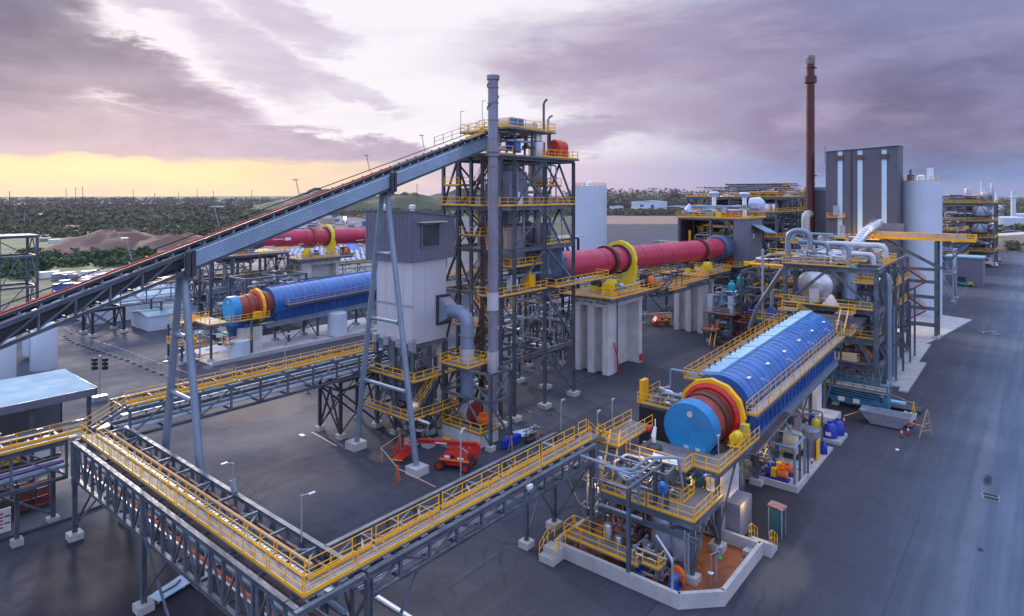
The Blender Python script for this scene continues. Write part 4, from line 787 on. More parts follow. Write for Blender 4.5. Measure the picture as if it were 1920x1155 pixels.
# head platform
for u in (66, 69.8, 74): 
    for v in (54.2, 58.8): MB().ib((u, v, 35.2), (u, v, 38.7), .25, .25).build('post', steel, t)
deck(t, 64.2, 74.8, 53.6, 59.4, 38.9, rails='', th=.2); rail(t, [(64.3, 59.2, 39), (64.3, 53.7, 39), (74.7, 53.7, 39), (74.7, 59.2, 39)], r=.045)
deck(t, 61.0, 64, 53.7, 59.6, 38.2, rails='nw', r=.04)
MB().lathe((66.9, 55.2, 39.6), (0, 1, 0), [(0, .85), (.1, 1.0), (2, 1.0), (2.1, .85)], 18).build('head_pulley_drive', cream, t, True); MB().box(66, 68, 54.2, 55.2, 39, 40.3).build('drive_box', blue, t); MB().lathe((71.6, 55.0, 39.5), (0, 1, 0), [(0, .7), (.1, .8), (1.8, .8), (1.9, .7)], 16).box(70.4, 72.8, 54.6, 56.8, 39, 39.4).build('fan_casing', cream, t, True)
clutter(t, 65, 74, 54, 59, 36, 38.5, 12, 77, r=(.06, .2)); MB().box(66, 67.6, 54.4, 55.6, 36, 37.3).build('blue_box', blue, t)
pipes(t, [([(73.9, 55.2, 38.9), (73.9, 55.2, 43.3), (74.3, 54.9, 43.8)], .17)], bsteel, 'vent_pipe')
for (x_, y_, h) in ((61.1, 59.5, 2.9), (61.5, 54, 2.6), (64.4, 58.6, 4.6)): MB().tube([(x_, y_, 38.2), (x_, y_, 38.2 + h)], .05, 6).bar((x_, y_, 38.2 + h), (x_ + .7, y_, 38.25 + h), .08).build('lamp_arm', galv, t)
t = thing('vibrator_skid', 'orange red machine on the right side of the tower top deck', 'machine', (76, 55.4, 35.2)); MB().lathe((75.3, 54.6, 36.8), (1, 0, 0), [(0, .9), (.15, 1.15), (2.4, 1.15), (2.6, .9)], 16).box(75.2, 77.9, 53.6, 55.8, 35.5, 36.3).build('housing', bred, t, True); MB().box(75, 78, 53.5, 55.9, 35.2, 35.5).build('skid', yel, t)
b = MB()
for k in range(7): a = k * .9 - 2.7; b.bar((77.2 + .4 * math.cos(a), 54.6 + 1.15 * math.sin(a), 36.8 + 1.15 * math.cos(a)), (75.4, 54.6 + 1.15 * math.sin(a), 36.8 + 1.15 * math.cos(a)), .1)
b.build('cover_ribs', orange, t)
rail(t, [(75, 53.3, 35.2), (75, 56.2, 35.2)], r=.045)
# caged ladders on the tower face
t_ = thing('caged_ladder', 'rust brown caged ladder running up the left side of the centre tower', 'ladder', (61.6, 55.6, 8)); b = MB(); c = MB()
for q in (-.25, .25): b.bar((61.5, 55.6 + q, 4), (61.5, 55.6 + q, 35), .07)
for k in range(100): z = 4.2 + k * .31; b.bar((61.5, 55.36, z), (61.5, 55.84, z), .04)
for k in range(19):
    z = 6 + k * 1.56; P_ = [(61.5 - .35 * math.sin(a) * 2, 55.6 + .38 * math.cos(a), z) for a in (0, .5, 1.05, 1.57, 2.1, 2.64, 3.14)]; c.tube(P_, .03, 4, False)
for a in (.5, 1.57, 2.64): c.bar((61.5 - .7 * math.sin(a), 55.6 + .38 * math.cos(a), 6), (61.5 - .7 * math.sin(a), 55.6 + .38 * math.cos(a), 35), .04)
b.build('ladder', bsteel, t_); c.build('cage', bsteel, t_)
# ------------------------------------------------------------------ grey stack
sx, sy = 58.9, 51.8
t = thing('flue_stack', 'tall slender grey stack with ring joints rising in front of the centre tower', 'stack', (sx, sy, 0))
MB().lathe((sx, sy, 0), (0, 0, 1), [(3.2, .63), (44.6, .63)], 28).build('shell', stackm, t, True)
b = MB()
for z in (8.5, 11.4, 15.5, 20.2, 24.6, 28.1, 33.4, 36.8, 39.1, 41.2, 43.1): b.lathe((sx, sy, z), (0, 0, 1), [(0, .635), (.0, .71), (.1, .71), (.1, .635)], 28, False)
b.build('joint_rings', stackm, t, True)
MB().lathe((sx, sy, 44.1), (0, 0, 1), [(0, .67), (0, .80), (.55, .80), (.55, .6)], 28, False).build('rim', stackm, t, True)
MB().lathe((sx, sy, 34.7), (0, 0, 1), [(0, .67), (0, .95), (.16, .95), (.16, .72), (.5, .72), (.5, .95), (.66, .95), (.66, .67)], 28, False).build('collar', stackm, t, True)
b = MB(); P_ = [(sx + .72 * math.cos(a), sy + .72 * math.sin(a), 39.6 + 4.2 * a / 9.4) for a in [i * .3 for i in range(32)]]; b.tube(P_, .07, 5); b.build('helical_strake', stackm, t)
for z0, z1 in ((15.7, 17.9), (8.1, 10.6)): MB().lathe((sx, sy, z0), (0, 0, 1), [(0, .665), (0, .72), (z1 - z0, .72), (z1 - z0, .665)], 28, False).build('silver_sleeve', silv, t, True)
MB().tube([(sx, sy, 3.3), (sx + .1, sy + .6, 1.6)], [.7, 1.1], 20).build('base_duct', silv, t, True)
# ------------------------------------------------------------------ filter building (silver casing with grey head house)
t = thing('filter_house', 'silver metal filter casing with grey cladded head house on steel legs', 'filter building', (54.8, 62, 0))
a0, a1, b0, b1 = 51.9, 57.5, 58.6, 65.6
MB().box(a0, a1, b0, b1, 11.6, 21.9).build('silver_casing', silv, t)
b = MB()
for k in range(5): y_ = b0 + .1 + k * (b1 - b0 - .2) / 4; b.box(a0 - .03, a0 - .01, y_ - .05, y_ + .05, 11.7, 21.8)
for k in range(4): x_ = a0 + .1 + k * (a1 - a0 - .2) / 3; b.box(x_ - .05, x_ + .05, b0 - .03, b0 - .01, 11.7, 21.8)
b.build('casing_seams', silv, t)
MB().box(a0 - .09, a0 - .055, b0, b1, 16.1, 16.35).build('seam_band', galv, t)
g0, g1, h0, h1 = 51.2, 58.4, 57.9, 67.0
MB().hexa([(g0, h0, 21.7), (g1, h0, 21.9), (g1, h1, 21.7), (g0, h1, 21.5), (g0, h0, 27.85), (g1, h0, 27.1), (g1, h1, 27.1), (g0, h1, 27.8)]).build('head_house', gclad, t)
b = MB(); b.corr((g0 - .02, h1, 21.55), (g0 - .02, h0, 21.75), (0, 0, 0), (0, 0, 6.15), .34, .09, (-1, 0, 0)); b.build('ribbed_wall', gclad, t)
MB().corr((g0 + .05, h0 - .02, 21.8), (g1, h0 - .02, 21.9), (0, 0, .0), (0, 0, 5.35), .34, .04, (0, -1, 0)).build('ribbed_wall', gclad, t)
MB().hexa([(g0 - .25, h0 - .2, 27.87), (g1 + .1, h0 - .2, 27.12), (g1 + .1, h1 + .1, 27.12), (g0 - .25, h1 + .1, 27.87), (g0 - .25, h0 - .2, 28.0), (g1 + .1, h0 - .2, 27.25), (g1 + .1, h1 + .1, 27.25), (g0 - .25, h1 + .1, 28.0)]).build('roof', gclad, t)
w_ = MB().box(52.6, 55.4, h0 - .1, h0 - .02, 23.6, 26.2).build('roller_door', dsteel, t); MB().box(52.4, 52.6, h0 - .22, h0 - .02, 23.5, 26.4).box(55.4, 55.6, h0 - .22, h0 - .02, 23.5, 26.4).box(52.6, 55.4, h0 - .18, h0 - .02, 23.4, 23.6).build('frame', gclad, w_); MB().box(51.9, 56.2, h0 - .9, h0, 26.5, 26.65).build('door_canopy', cream, w_)
for (x_, y_) in ((52.2, 64.5), (53, 60)): MB().lathe((x_, y_, 27.6), (0, 0, 1), [(0, .25), (.5, .25), (.6, .42), (1.0, .42), (1.1, .2)], 12).build('roof_vent', whitep, t, True)
for x_, y_ in ((a0, b0), (a0, 61), (a0, 63.3), (a0, b1)): MB().box(x_ - .45, x_ - .06, y_ - .4, y_ + .4, 11.0, 12.1).build('bearing_box', galv, t)
MB().box(a0 - .35, a0 - .1, b0 - .6, b0 - .0, 10.8, 12.4).build('bearing_box', galv, t)
for i in range(3): x_ = a0 + .1 + i * 1.85; MB().frus((x_ + .6, x_ + 1.1, 61.3, 62.3), (x_, x_ + 1.75, b0 + .3, b1 - .3), 7.6, 11.6).build('hopper', silv if i else galv, t)
frame(t, [a0, 54.7, a1], [b0, 62, b1], [3.2, 7.4, 11.5], .36, .4, seed=12, bw=.16)
deck(t, 50.8, 58.6, 57.2, 59.4, 7.5, rails='swe', r=.045); deck(t, 50.8, 52.4, 59.4, 66.5, 7.5, rails='w', r=.045); deck(t, 49.8, 58.5, 56.6, 60.4, 3.3, rails='swe', r=.045); deck(t, 49.8, 52, 60.4, 66, 3.3, rails='w', r=.045)
stair(t, (50.2, 57.3, 3.3), (54.5, 57.3, 7.4), .8); clutter(t, 52, 57.5, 59, 65, .8, 11, 26, 14, r=(.05, .2))
MB().frus((52.5, 57, 60, 64.5), (52, 57.4, 59, 65.2), 4.2, 7.2).build('screw_trough', stackm, t)
MB().lathe((51.4, 57.8, 4.2), (0, 0, 1), [(0, .5), (.4, .7), (.7, .3)], 9).build('white_sacks', whitep, t)
# duct elbow down to the fan
dx_, dy_ = 57.2, 55.8
t = thing('exhaust_duct', 'thick blue grey duct bending down from the silver filter casing to the fan', 'duct', (dx_, dy_, 4)); duct_m = mat('duct_paint', (.22, .265, .35), .4, .25, .08, .4)
MB().tube(bend([(57.1, 58.0, 15.2), (57.3, 54.7, 15.2), (57.3, 54.7, 8), ], 2.9, 9), .86, 24).build('elbow', duct_m, t, True)
MB().hexa([(55.9, 58.5, 13.6), (57.8, 58.5, 13.6), (57.8, 58.5, 17), (55.9, 58.5, 17), (56.3, 57.2, 14.4), (57.95, 57.2, 14.4), (57.95, 57.2, 16), (56.3, 57.2, 16)]).build('transition', duct_m, t)
MB().box(55.7, 58.0, 58.3, 58.6, 13.4, 17.2).build('flange', dsteel, t)
MB().tube([(57.3, 54.7, 11.0), (57.3, 54.7, 8.6)], .94, 20).build('silver_sleeve', silv, t, True); MB().tube([(57.3, 54.7, 8.8), (57.3, 54.7, 4.2)], .88, 20).build('lower_duct', duct_m, t, True)
b = MB()
for z in (10.9, 12.4, 7.2): b.lathe((57.3, 54.7, z), (0, 0, 1), [(0, .88), (0, 1.02), (.1, 1.02), (.1, .88)], 20, False)
b.build('joint_rings', duct_m, t)
# fan frame and fan
t = thing('fan_frame', 'grey braced steel frame with yellow railed platform above the orange fan motor', 'frame', (57.5, 53, 0))
frame(t, [55.6, 59.2], [49.3, 57.2], [5.6, 8.9], .34, .3, seed=4, allbr=True, bw=.16); deck(t, 55.2, 59.4, 52.6, 57.4, 9.02, r=.045); deck(t, 55.0, 58.6, 50.3, 57.0, 1.75, rails='swn', r=.045)
t = thing('exhaust_fan', 'large silver exhaust fan with dark disc and orange motor on a concrete plinth', 'fan', (57, 54, 0))
MB().box(55.2, 58.5, 50.6, 57, 0, 1.6).build('plinth', conc, t); MB().lathe((57.6, 54.6, 3.2), (-.2, -1, 0), [(0, 1.3), (.05, 1.55), (1.2, 1.55), (1.25, 1.3)], 26).build('casing', silv, t, True); MB().lathe((57.35, 53.35, 3.2), (-.2, -1, 0), [(0, 1.3), (.06, 1.3), (.1, .4), (.5, .3)], 24).build('side_disc', rusty, t, True)
MB().lathe((57.1, 52.6, 2.6), (-.1, -1, 0), [(0, .25), (.3, .3), (.32, .6), (1.5, .6), (1.6, .4)], 16).box(56.7, 57.4, 51.2, 52.2, 3.1, 3.45).build('motor', orange, t, True); MB().box(56.3, 57.9, 51, 53, 1.76, 2.1).build('motor_base', dsteel, t); MB().tube([(57.3, 54.7, 4.4), (57.4, 54.6, 3.4)], [.9, 1.1], 18).lathe((57.3, 54.7, 4.2), (0, 0, 1), [(0, 1.0), (.6, 1.0)], 18).build('inlet_bellows', dsteel, t, True)
lamp(61.2, 47.8, 0, 3.3, 'standing on the ground right of the fan frame', .1, .1)
rusty2 = mat('bright_rust_shell', (.30, .055, .025), .55, .1, .2, .5, dirt=(.12, .03, .015), dirtamt=.6)
# ------------------------------------------------------------------ rotary kilns
hood_m = mat('hood_dark_blue', (.06, .10, .17), .45, .2, .2, .5)
def kiln(V, U, o, main, lbl):
    zc = lambda u: 18.7 - .021 * (u - 80 - o); ax = Vector((1, 0, -.021))
    t = thing('rotary_kiln', lbl, 'kiln', (100 + o, V, zc(100 + o)))
    MB().lathe((U, V, zc(U)), ax, [(0, 2.2), (U1k - U + o, 2.2)], 48).build('shell', red, t, True)
    b = MB()
    for u in (93.3, 106.8, 112.2, 113.8, 125.4, 127.2, 128.6, 139.8): b.lathe((u + o, V, zc(u + o)), ax, [(0, 2.19), (0, 2.25), (.22, 2.25), (.22, 2.19)], 48, False)
    b.build('shell_bands', red, t, True)
    for u in (95.6, 134.6): MB().lathe((u + o, V, zc(u + o)), ax, [(0, 2.25), (0, 2.62), (.9, 2.62), (.9, 2.25)], 48, False).build('tyre', tyre_m if main else rusty2, t, True)
    b = MB(); 
    for s in (0,): b.lathe((100.5 + o, V, zc(100.5 + o)), ax, [(0, 2.75), (0, 3.36), (.8, 3.36), (.8, 2.75), (0, 2.75)], 16, False)
    b.frus((100.2 + o, 101.8 + o, V - 2.6, V + .2), (100.5 + o, 101.6 + o, V - 3.35, V - 2.2), 13.3, 17.2); b.build('girth_gear_guard', lemon, t)
    MB().lathe((100.2 + o, V, zc(100.2 + o)), ax, [(0, 2.25), (0, 2.62), (.25, 2.62), (.25, 2.25)], 40, False).build('gear_seal_ring', dsteel, t, True)
    for q, a in ((110.6, -.4), (118.6, .1)): MB().lathe((q + o, V - 2.1 * math.cos(a), zc(q + o) + 2.1 * math.sin(a)), (0, -math.cos(a), math.sin(a)), [(0, .42), (.18, .42)], 12).build('manhole', red, t)
    b = MB().lathe((78.3 + o, V, zc(78.3 + o)), ax, [(0, 2.3), (0, 3.0), (1.2, 3.0), (1.5, 2.6), (2.6, 2.6), (2.6, 2.25)], 30, False)
    for k in range(12): a = k * math.pi / 6; b.bar((78.2 + o, V + 2.95 * math.cos(a), zc(79) + 2.95 * math.sin(a)), (80.8 + o, V + 2.65 * math.cos(a), zc(79) + 2.65 * math.sin(a)), .16)
    b.build('inlet_seal_hood', hood_m, t)
    MB().lathe((145.3 + o, V, zc(145.3 + o)), ax, [(0, 2.25), (0, 2.7), (.8, 3.1), (4.6, 3.1), (4.6, 2.0)], 30, False).build('discharge_seal', hood_m, t)
    # supports: fluted concrete piers, rollers, decks
    for k, (u0, u1, v0, v1) in enumerate(((90.8, 102.4, V - 3.7, V + 3.1), (131.3, 137.3, V - 2.8, V + 3.9))):
        u0 += o; u1 += o; zt = 12.4 if k == 0 else 12.0
        p = thing('kiln_pier', ('nearer ' if k == 0 else 'farther ') + ('fluted pale concrete pier under the long red kiln' if main else 'pale concrete pier under the small kiln seen left of the silver casing'), 'pier', (u0, v0, 0))
        w = (v1 - v0); b = MB().box(u0 + 1.5, u0 + 3.0, v0 + .02, v1, 0, zt - 1.2).box(u0 + 3.0, u1 - 1.1, v0 + 2.4, v1 - .3, 0, zt - 1.2).box(u1 - 1.1, u1, v0 + .02, v1, 0, zt - 1.2)
        for a, c in ((0, .17), (.42, .6), (.83, 1)): b.box(u0, u0 + 1.5, v0 + w * a, v0 + w * c, 0, zt - 1.2)
        b.build('shaft', conc, p); MB().box(u0 - .1, u1 + .1, v0 - .12, v1 + .12, zt - 1.2, zt).build('cap', conc, p)
        if main and k == 0: 
            MB().box(u1 - 1.1, u1 + .02, v0 - .02, v0 + .04, .3, 1.5).build('red_patch', bred, p); pipes(p, [([(93.2, v0 - .25, 0), (93.2, v0 - .25, 12)], .1)], dsteel)
            pipes(p, [([(93, v0 - .5, .2), (93, v0 - .5, 2.3), (91.6, v0 - .5, 5.4)], .12)], bred)
        b = MB()
        for j in range(5): x_ = u0 - .05 + .0; b.box(x_ - .12, x_ - .02, v0 + .5 + j * w / 5, v0 + .75 + j * w / 5, zt - .7, zt - .45)
        b.build('cast_sockets', dark, p)
        e = thing('kiln_platform', ('drive' if k == 0 else 'roller') + ' platform with yellow rails on the ' + ('nearer' if k == 0 else 'farther') + (' pier of the long red kiln' if main else ' pier of the small left kiln'), 'platform', (u0, v0, zt))
        d0, d1, e0, e1 = (u0 - 2.4, u1 + 3.4, v0 - 2.0, v1 + 1.6) if k == 0 else (u0 - 3.2, u1 + 6, v0 - 1.6, v1 + 1.6)
        deck(e, d0, d1, e0, e1, zt + .75, mat('ochre_deck', (.34, .25, .15), .7, 0, .2, .7, dirt=(.20, .19, .2), dirtamt=.6), r=.045, rails='sew', railm=yel if main else mat('weathered_rail', (.50, .36, .28), .5))
        b = MB()
        for y_ in (e0 + .2, v0 - .3, v1 + .3, e1 - .2): b.ib((d0, y_, zt + .38), (d1, y_, zt + .38), .22, .45)
        for x_ in [d0 + .2 + i * (d1 - d0 - .4) / 7 for i in range(8)]: b.bar((x_, e0 + .35, zt + .36), (x_, v0 - .5, zt + .36), .16, .35)
        b.build('deck_beams', steel, e)
        b = MB()
        for i in range(6): x_ = u0 + .4 + i * (u1 - u0 - .8) / 5; b.bar((x_, v0 - .1, zt - .6), (x_, e0 + .4, zt + .15), .08)
        for y_ in (v0 + 1, (v0 + v1) / 2, v1 - 1): b.bar((u0 - .12, y_, zt - .7), (d0 + .5, y_, zt + .15), .08)
        b.build('knee_braces', dsteel, e)
        for s in (-1, 1):
            q = 96.05 + o if k == 0 else 135.05 + o; MB().lathe((q - .6, V + s * 1.9, zt + 1.7), (1, 0, 0), [(0, .3), (.0, .85), (1.2, .85), (1.2, .3)], 18, True).build('support_roller', dsteel, e); MB().box(q - 1.3, q + 1.3, V + s * 1.9 - .7, V + s * 1.9 + .7, zt + .75, zt + 1.5).build('roller_bearing', lemon, e)
        MB().box(u0 + 1, u0 + 3.6, V - 3.4, V - 1.9, zt + .76, zt + 2.6).lathe((u0 + 2.3, V - 3.6, zt + 2.3), (0, 1, 0), [(0, 1.0), (1.4, 1.0)], 12).build('roller_guard', lemon, e)
        if k == 0:
            MB().lathe((u0 + 2.2, V - 4.2, zt + 2.0), (1, -.1, 0), [(0, .3), (.02, .75), (.8, .75), (1, .3)], 16).build('motor', galv, e, True); MB().box(103.4 + o, 105.6 + o, V - 4, V - 2.6, zt + .76, zt + 3).build('gearbox', dsteel, e); MB().ball((104.2 + o, V - 4.4, zt + 2), .75, 12, 1.2).build('drive_motor', orange, e, True); MB().box(103.8 + o, 106.6 + o, V - 4.8, V - 3.6, zt + .76, zt + 1.2).build('motor_base', dsteel, e)
        clutter(e, d0 + 1, d1 - .5, e0 + .6, V - 2.3, zt + .9, zt + 2.2, 12, 31 + k, [galv, yel, lsteel, dsteel], (.05, .16))
    return t
U1k = 148
kiln(58.2, 80.8, 0, True, 'long crimson rotary kiln with yellow gear guard right of the centre tower')
kiln(151.5, 82.5, 1.7, False, 'smaller looking crimson rotary kiln far left of the silver filter casing')
t = thing('kiln_marking', 'white maker lettering and emblem on the side of the left kiln', 'marking', (90, 149.2, 17.6)); 
V2 = 151.5; b = MB()
for k in range(9): x_ = 85.4 + k * .34; b.box(x_, x_ + .24, V2 - 2.24, V2 - 2.215, 18.35, 18.35 + (.34 if k in (0, 5) else .22))
b.build('lettering', whitep, t); b = MB().box(88.7, 90.3, V2 - 2.24, V2 - 2.215, 18.05, 18.8); b.build('emblem', whitep, t); b = MB()
for (x_, w) in ((97, 1.6), (82.9, 3), (92.6, 1.5), (111, 2.6)): b.box(x_, x_ + w, V2 - 2.02, V2 - 1.99, 16.75, 16.9)
b.build('shell_notes', whitep, t)
t = thing('kiln_walkway', 'long yellow railed walkway slung between the two big concrete piers', 'walkway', (117, 54, 12.6)); gantry(t, 'x', 105.6, 128.4, 52.9, 54.6, 12.3, 11.2, 2.6, None, fine=False)
MB().box(104, 129, 52.8, 54.7, 12.38, 12.5).build('deck', deckm, t); rail(t, [(105.9, 52.85, 12.5), (128, 52.85, 12.5)], r=.05); rail(t, [(105.9, 54.65, 12.5), (128, 54.65, 12.5)], r=.05)
t = thing('canopy_stair', 'dark railed access stair beside the yellow gear guard', 'stair', (107, 52, 12)); stair(t, (103.5, 51.0, 13.2), (108.5, 51.0, 15.6), .9, dsteel, dsteel); deck(t, 108.4, 111.5, 50.5, 52, 15.6, rails='sew', railm=dsteel, r=.045); column(t, 108.8, 51, 12.6, 15.6, .15, foot=False); column(t, 111.2, 51, 12.6, 15.6, .15, foot=False); MB().box(108.2, 112, 50.4, 54.6, 12.55, 12.75).build('landing', deckm, t); rail(t, [(104.5, 50.4, 12.75), (112, 50.4, 12.75), (112, 52.8, 12.75)], r=.045)
t = thing('tarpaulin_cover', 'pale blue tarpaulin over the drive of the left kiln', 'tarpaulin', (105, 147, 13)); MB().hexa([(106.2, 145.8, 14.8), (110, 145.8, 14.6), (110, 148.6, 16), (106.2, 148.6, 16.1), (106.2, 145.8, 14.9), (110, 145.8, 14.7), (110, 148.6, 16.1), (106.2, 148.6, 16.2)]).build('sheet', mat('blue_tarp', (.16, .26, .55), .6), t); b = MB()
for x_ in (106.3, 109.9): b.bar((x_, 145.9, 12.6), (x_, 145.9, 14.7), .12)
b.build('post', dsteel, t)
# left kiln feed frame
t = thing('support_tower', 'braced steel frame with pale deck carrying the feed end of the left kiln', 'frame', (78, 150, 0)); frame(t, [68, 73, 80, 87.5], [146, 151.5, 157], [5, 10, 15.4], .5, .55, steel, seed=6, allbr=True); deck(t, 67.5, 88, 145.5, 157.5, 15.55, galv, rails='', th=.2); rail(t, [(67.6, 145.6, 15.6), (87.9, 145.6, 15.6)], r=.05); rail(t, [(80, 147, 15.6), (87.8, 147, 15.6)], r=.06); clutter(t, 68, 87, 147, 156, 1, 15, 30, 3, r=(.1, .4)); MB().box(76, 80, 149, 154, 15.6, 20.8).build('inlet_housing', hood_m, t)
t = thing('support_tower', 'darker open steel frame with small yellow decks behind the left drum', 'frame', (75, 128, 0)); frame(t, [66, 73, 80], [126, 133], [4.8, 8, 12.5], .45, .45, steel, seed=9); deck(t, 66, 73, 125.6, 128.5, 8.1, rails='sew', r=.06, sp=1.2); deck(t, 73, 80, 125.6, 128.5, 4.9, rails='sew', r=.06); clutter(t, 66, 80, 127, 133, 1, 12, 22, 5, r=(.1, .35)); MB().tube([(72, 125.5, 12), (79, 132, 2)], .35, 8).build('chute', lsteel, t)
t = thing('walkway', 'yellow walkway running along the base of the left kiln behind the blue drum', 'walkway', (110, 134, 7)); gantry(t, 'x', 96, 150, 131, 133, 6.2, 4.9, 3.4, None, fine=False); rail(t, [(96, 131, 6.3), (150, 131, 6.3)], r=.06); rail(t, [(96, 132.9, 6.3), (150, 132.9, 6.3)], r=.06)
for a in range(97, 150, 13): column(t, a, 131.9, 0, 5, .3)
# ------------------------------------------------------------------ rotary cooler drums in blue casings
def drum(o, V, main):
    DV = V - 25; z = lambda u: 8.1 + .038 * (u - 56 - o); A = Vector((1, 0, .038)); X = lambda u: u + o
    lbl = 'big blue cased cooler drum with yellow ring in the right foreground' if main else 'smaller looking blue cased cooler drum with yellow ring at left middle'
    t = thing('cooler_drum', lbl, 'drum', (X(70), V, z(X(70))))
    g = lambda u, p, n=40, cap=False: MB().lathe((X(u), V, z(X(u))), A, p, n, cap)
    g(55.9, [(0, .01), (0, 2.45), (.12, 2.5), (1.5, 2.5), (1.5, 2.3)], 48).build('end_cap', face_m if main else mat('light_end_plate', (.02, .25, .52), .45), t, True)
    MB().lathe((X(55.85), V - .2, z(X(56)) + 1.5), (-1, 0, 0), [(0, .28), (.12, .28)], 16).build('inspection_disc', concl, t); 
    b = MB().frus((X(55.75), X(57), V - 1.4, V + 1.3), (X(55.8), X(57), V - 1.9, V + 1.9), 5.2, 7.0); b.build('lower_door', face_m, t)
    for q in (-.9, .2): MB().box(X(55.68), X(55.75), V + q - .3, V + q + .15, 6.25, 6.7).build('sight_window', lidm, t)
    MB().frus((X(56.6), X(58.6), V - .7, V + .9), (X(56), X(59), V - 1.5, V + 1.5), 1.6, 5.8).build('discharge_chute', dblue, t); MB().box(X(55.6), X(57), V - .6, V + 2.4, 3.6, 3.75).build('green_plate', green, t); MB().box(X(56.3), X(58.4), V - 2.2, V - .9, 2.2, 2.35).build('green_plate', green, t)
    g(57.2, [(0, 2.28), (3.1, 2.28), (3.1, 2.42), (3.3, 2.42), (3.3, 2.34), (5.4, 2.34), (5.4, 2.5), (5.7, 2.5), (5.7, 2.34), (7.3, 2.34)], 48).build('shell', (rusty if main else rusty2), t, True)
    g(59.2, [(0, 2.28), (0, 2.42), (.9, 2.42), (.9, 2.28)], 48).build('tyre', tyre_m if main else rusty2, t, True)
    g(60.9, [(.1, 2.34), (0, 2.6), (.25, 2.95), (.4, 2.4)], 24).build('red_seal', bred, t)
    b = MB()
    for k in range(16): a = k * math.pi / 8; b.bar((X(60.95), V + 2.4 * math.cos(a), z(X(61)) + 2.4 * math.sin(a)), (X(61.2), V + 2.92 * math.cos(a + .15), z(X(61)) + 2.92 * math.sin(a + .15)), .3, .05)
    b.build('seal_leaves', mat('red_fabric', (.6, .05, .06), .6), t)
    g(61.25, [(0, 2.92), (0, 3.34), (.55, 3.34), (.55, 2.92), (0, 2.92)], 12).build('ring_guard', yel, t)
    # casing: flat lid strip on the uphill side, curved flank toward the road
    prof = []
    for k in range(15): a = R(-12 + k * 9.6); prof.append((-2.95 * math.cos(a), 2.95 * math.sin(a)))
    prof = [(-2.75, -1.4)] + prof + [(2.3, 1.75), (2.75, .6), (2.75, -1.4)]
    u0, u1 = 64.3, 100 if not main else 99
    b = MB(); n = len(prof)
    for u in (u0, u1): b.v += [(X(u), V + p[0], z(X(u)) + p[1]) for p in prof]
    for k in range(n): q = (k + 1) % n; b.f.append((k, q, n + q, n + k))
    b.f += [tuple(range(n - 1, -1, -1)), tuple(range(n, 2 * n))]; b.build('casing', blue, t, True)
    g(63.9, [(0, 2.36), (0, 3.05), (.45, 3.05), (.45, 2.4)], 40).build('casing_front_ring', blue, t)
    b = MB(); k_ = 0; u = u0 + .3
    while u < u1:
        s = [(V + p[0] * 1.003, z(X(u)) + p[1] * 1.003) for p in prof[1:17]]
        r_b = MB()
        for (p, q) in zip(s, s[1:]): r_b.bar((X(u), p[0], p[1]), (X(u), q[0], q[1]), .05, .03)
        r_b.build('casing_rib', dblue, t)
        k_ += 1; u += 1.27 if k_ % 5 else .4
    u = u0 + .4
    while u < u1 - 3:
        zz = z(X(u)) + 2.72; w_ = 5.6; dz = .038 * w_
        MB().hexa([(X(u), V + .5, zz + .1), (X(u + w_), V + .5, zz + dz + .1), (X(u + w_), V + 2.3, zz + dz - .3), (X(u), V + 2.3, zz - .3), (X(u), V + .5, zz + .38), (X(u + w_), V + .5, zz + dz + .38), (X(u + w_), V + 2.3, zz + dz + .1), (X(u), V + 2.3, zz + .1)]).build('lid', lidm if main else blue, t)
        if main:
            for q in (1.2, 2.8, 4.4): MB().lathe((X(u + q), V + 2.1, zz + q * .038 + .1), (0, 0, 1), [(0, .07), (.35, .07), (.35, .17), (.45, .17)], 8).build('lid_bolt', dark, t)
            MB().bar((X(u + 1.5), V - 1.9, z(X(u + 1.5)) + 2.42), (X(u + 2.1), V - 1.9, z(X(u + 2.1)) + 2.42), .3, .12).build('flank_hatch', whitep, t)
        u += 6
    b = MB()
    for k in range(n := 24): x_ = 65 + k * 1.45; MB().bar((X(x_), V - 2.78, z(X(x_)) - 3.2), (X(x_), V - 2.78, z(X(x_)) - 1.3), .07).build('trough_rib', dblue, t)
    MB().hexa([(X(u0), V - 2.72, z(X(u0)) - 3.3), (X(u1), V - 2.72, z(X(u1)) - 3.3), (X(u1), V + 2.72, z(X(u1)) - 3.3), (X(u0), V + 2.72, z(X(u0)) - 3.3), (X(u0), V - 2.72, z(X(u0)) - 1.4), (X(u1), V - 2.72, z(X(u1)) - 1.4), (X(u1), V + 2.72, z(X(u1)) - 1.4), (X(u0), V + 2.72, z(X(u0)) - 1.4)]).build('lower_trough', dblue, t)
    # support structure
    f = thing('drum_support', 'grey beams and legs under the ' + ('big blue drum on the right' if main else 'left blue drum'), 'support', (X(70), V, 0)); zb = lambda u: z(X(u)) - 3.35
    for s in (-2.9, 2.9): b = MB(); b.ib((X(62), V + s, zb(62) - .4), (X(100), V + s, zb(100) - .4), .4, .95); b.build('main_beam', lsteel, f)
    for i, u in enumerate((66.9, 73.5, 80.5, 87, 94, 99.5)):
        for s in (-2.6, 2.6): column(f, X(u), V + s, 0, zb(u) - .6, .36, fs=.6)
        b = MB().ib((X(u), V - 2.7, zb(u) - .85), (X(u), V + 2.7, zb(u) - .85), .25, .4); b.build('crossbeam', steel, f); MB().bar((X(u), V - 2.5, .7), (X(u), V + 2.5, zb(u) - 1), .18).build('brace', steel, f)
        if i in (0, 2, 4): MB().bar((X(u + .2), V - 2.6, .8), (X(u + 5.8), V - 2.6, zb(u) - .9), .16).build('brace', steel, f)
    for u in (59.6,): MB().box(X(u) - 2.6, X(u) + 1.6, V - 2.8, V - .6, 0, 4.6).box(X(u) - 2.6, X(u) + 1.6, V + .6, V + 2.8, 0, 4.6).build('concrete_pier', conc, f); 
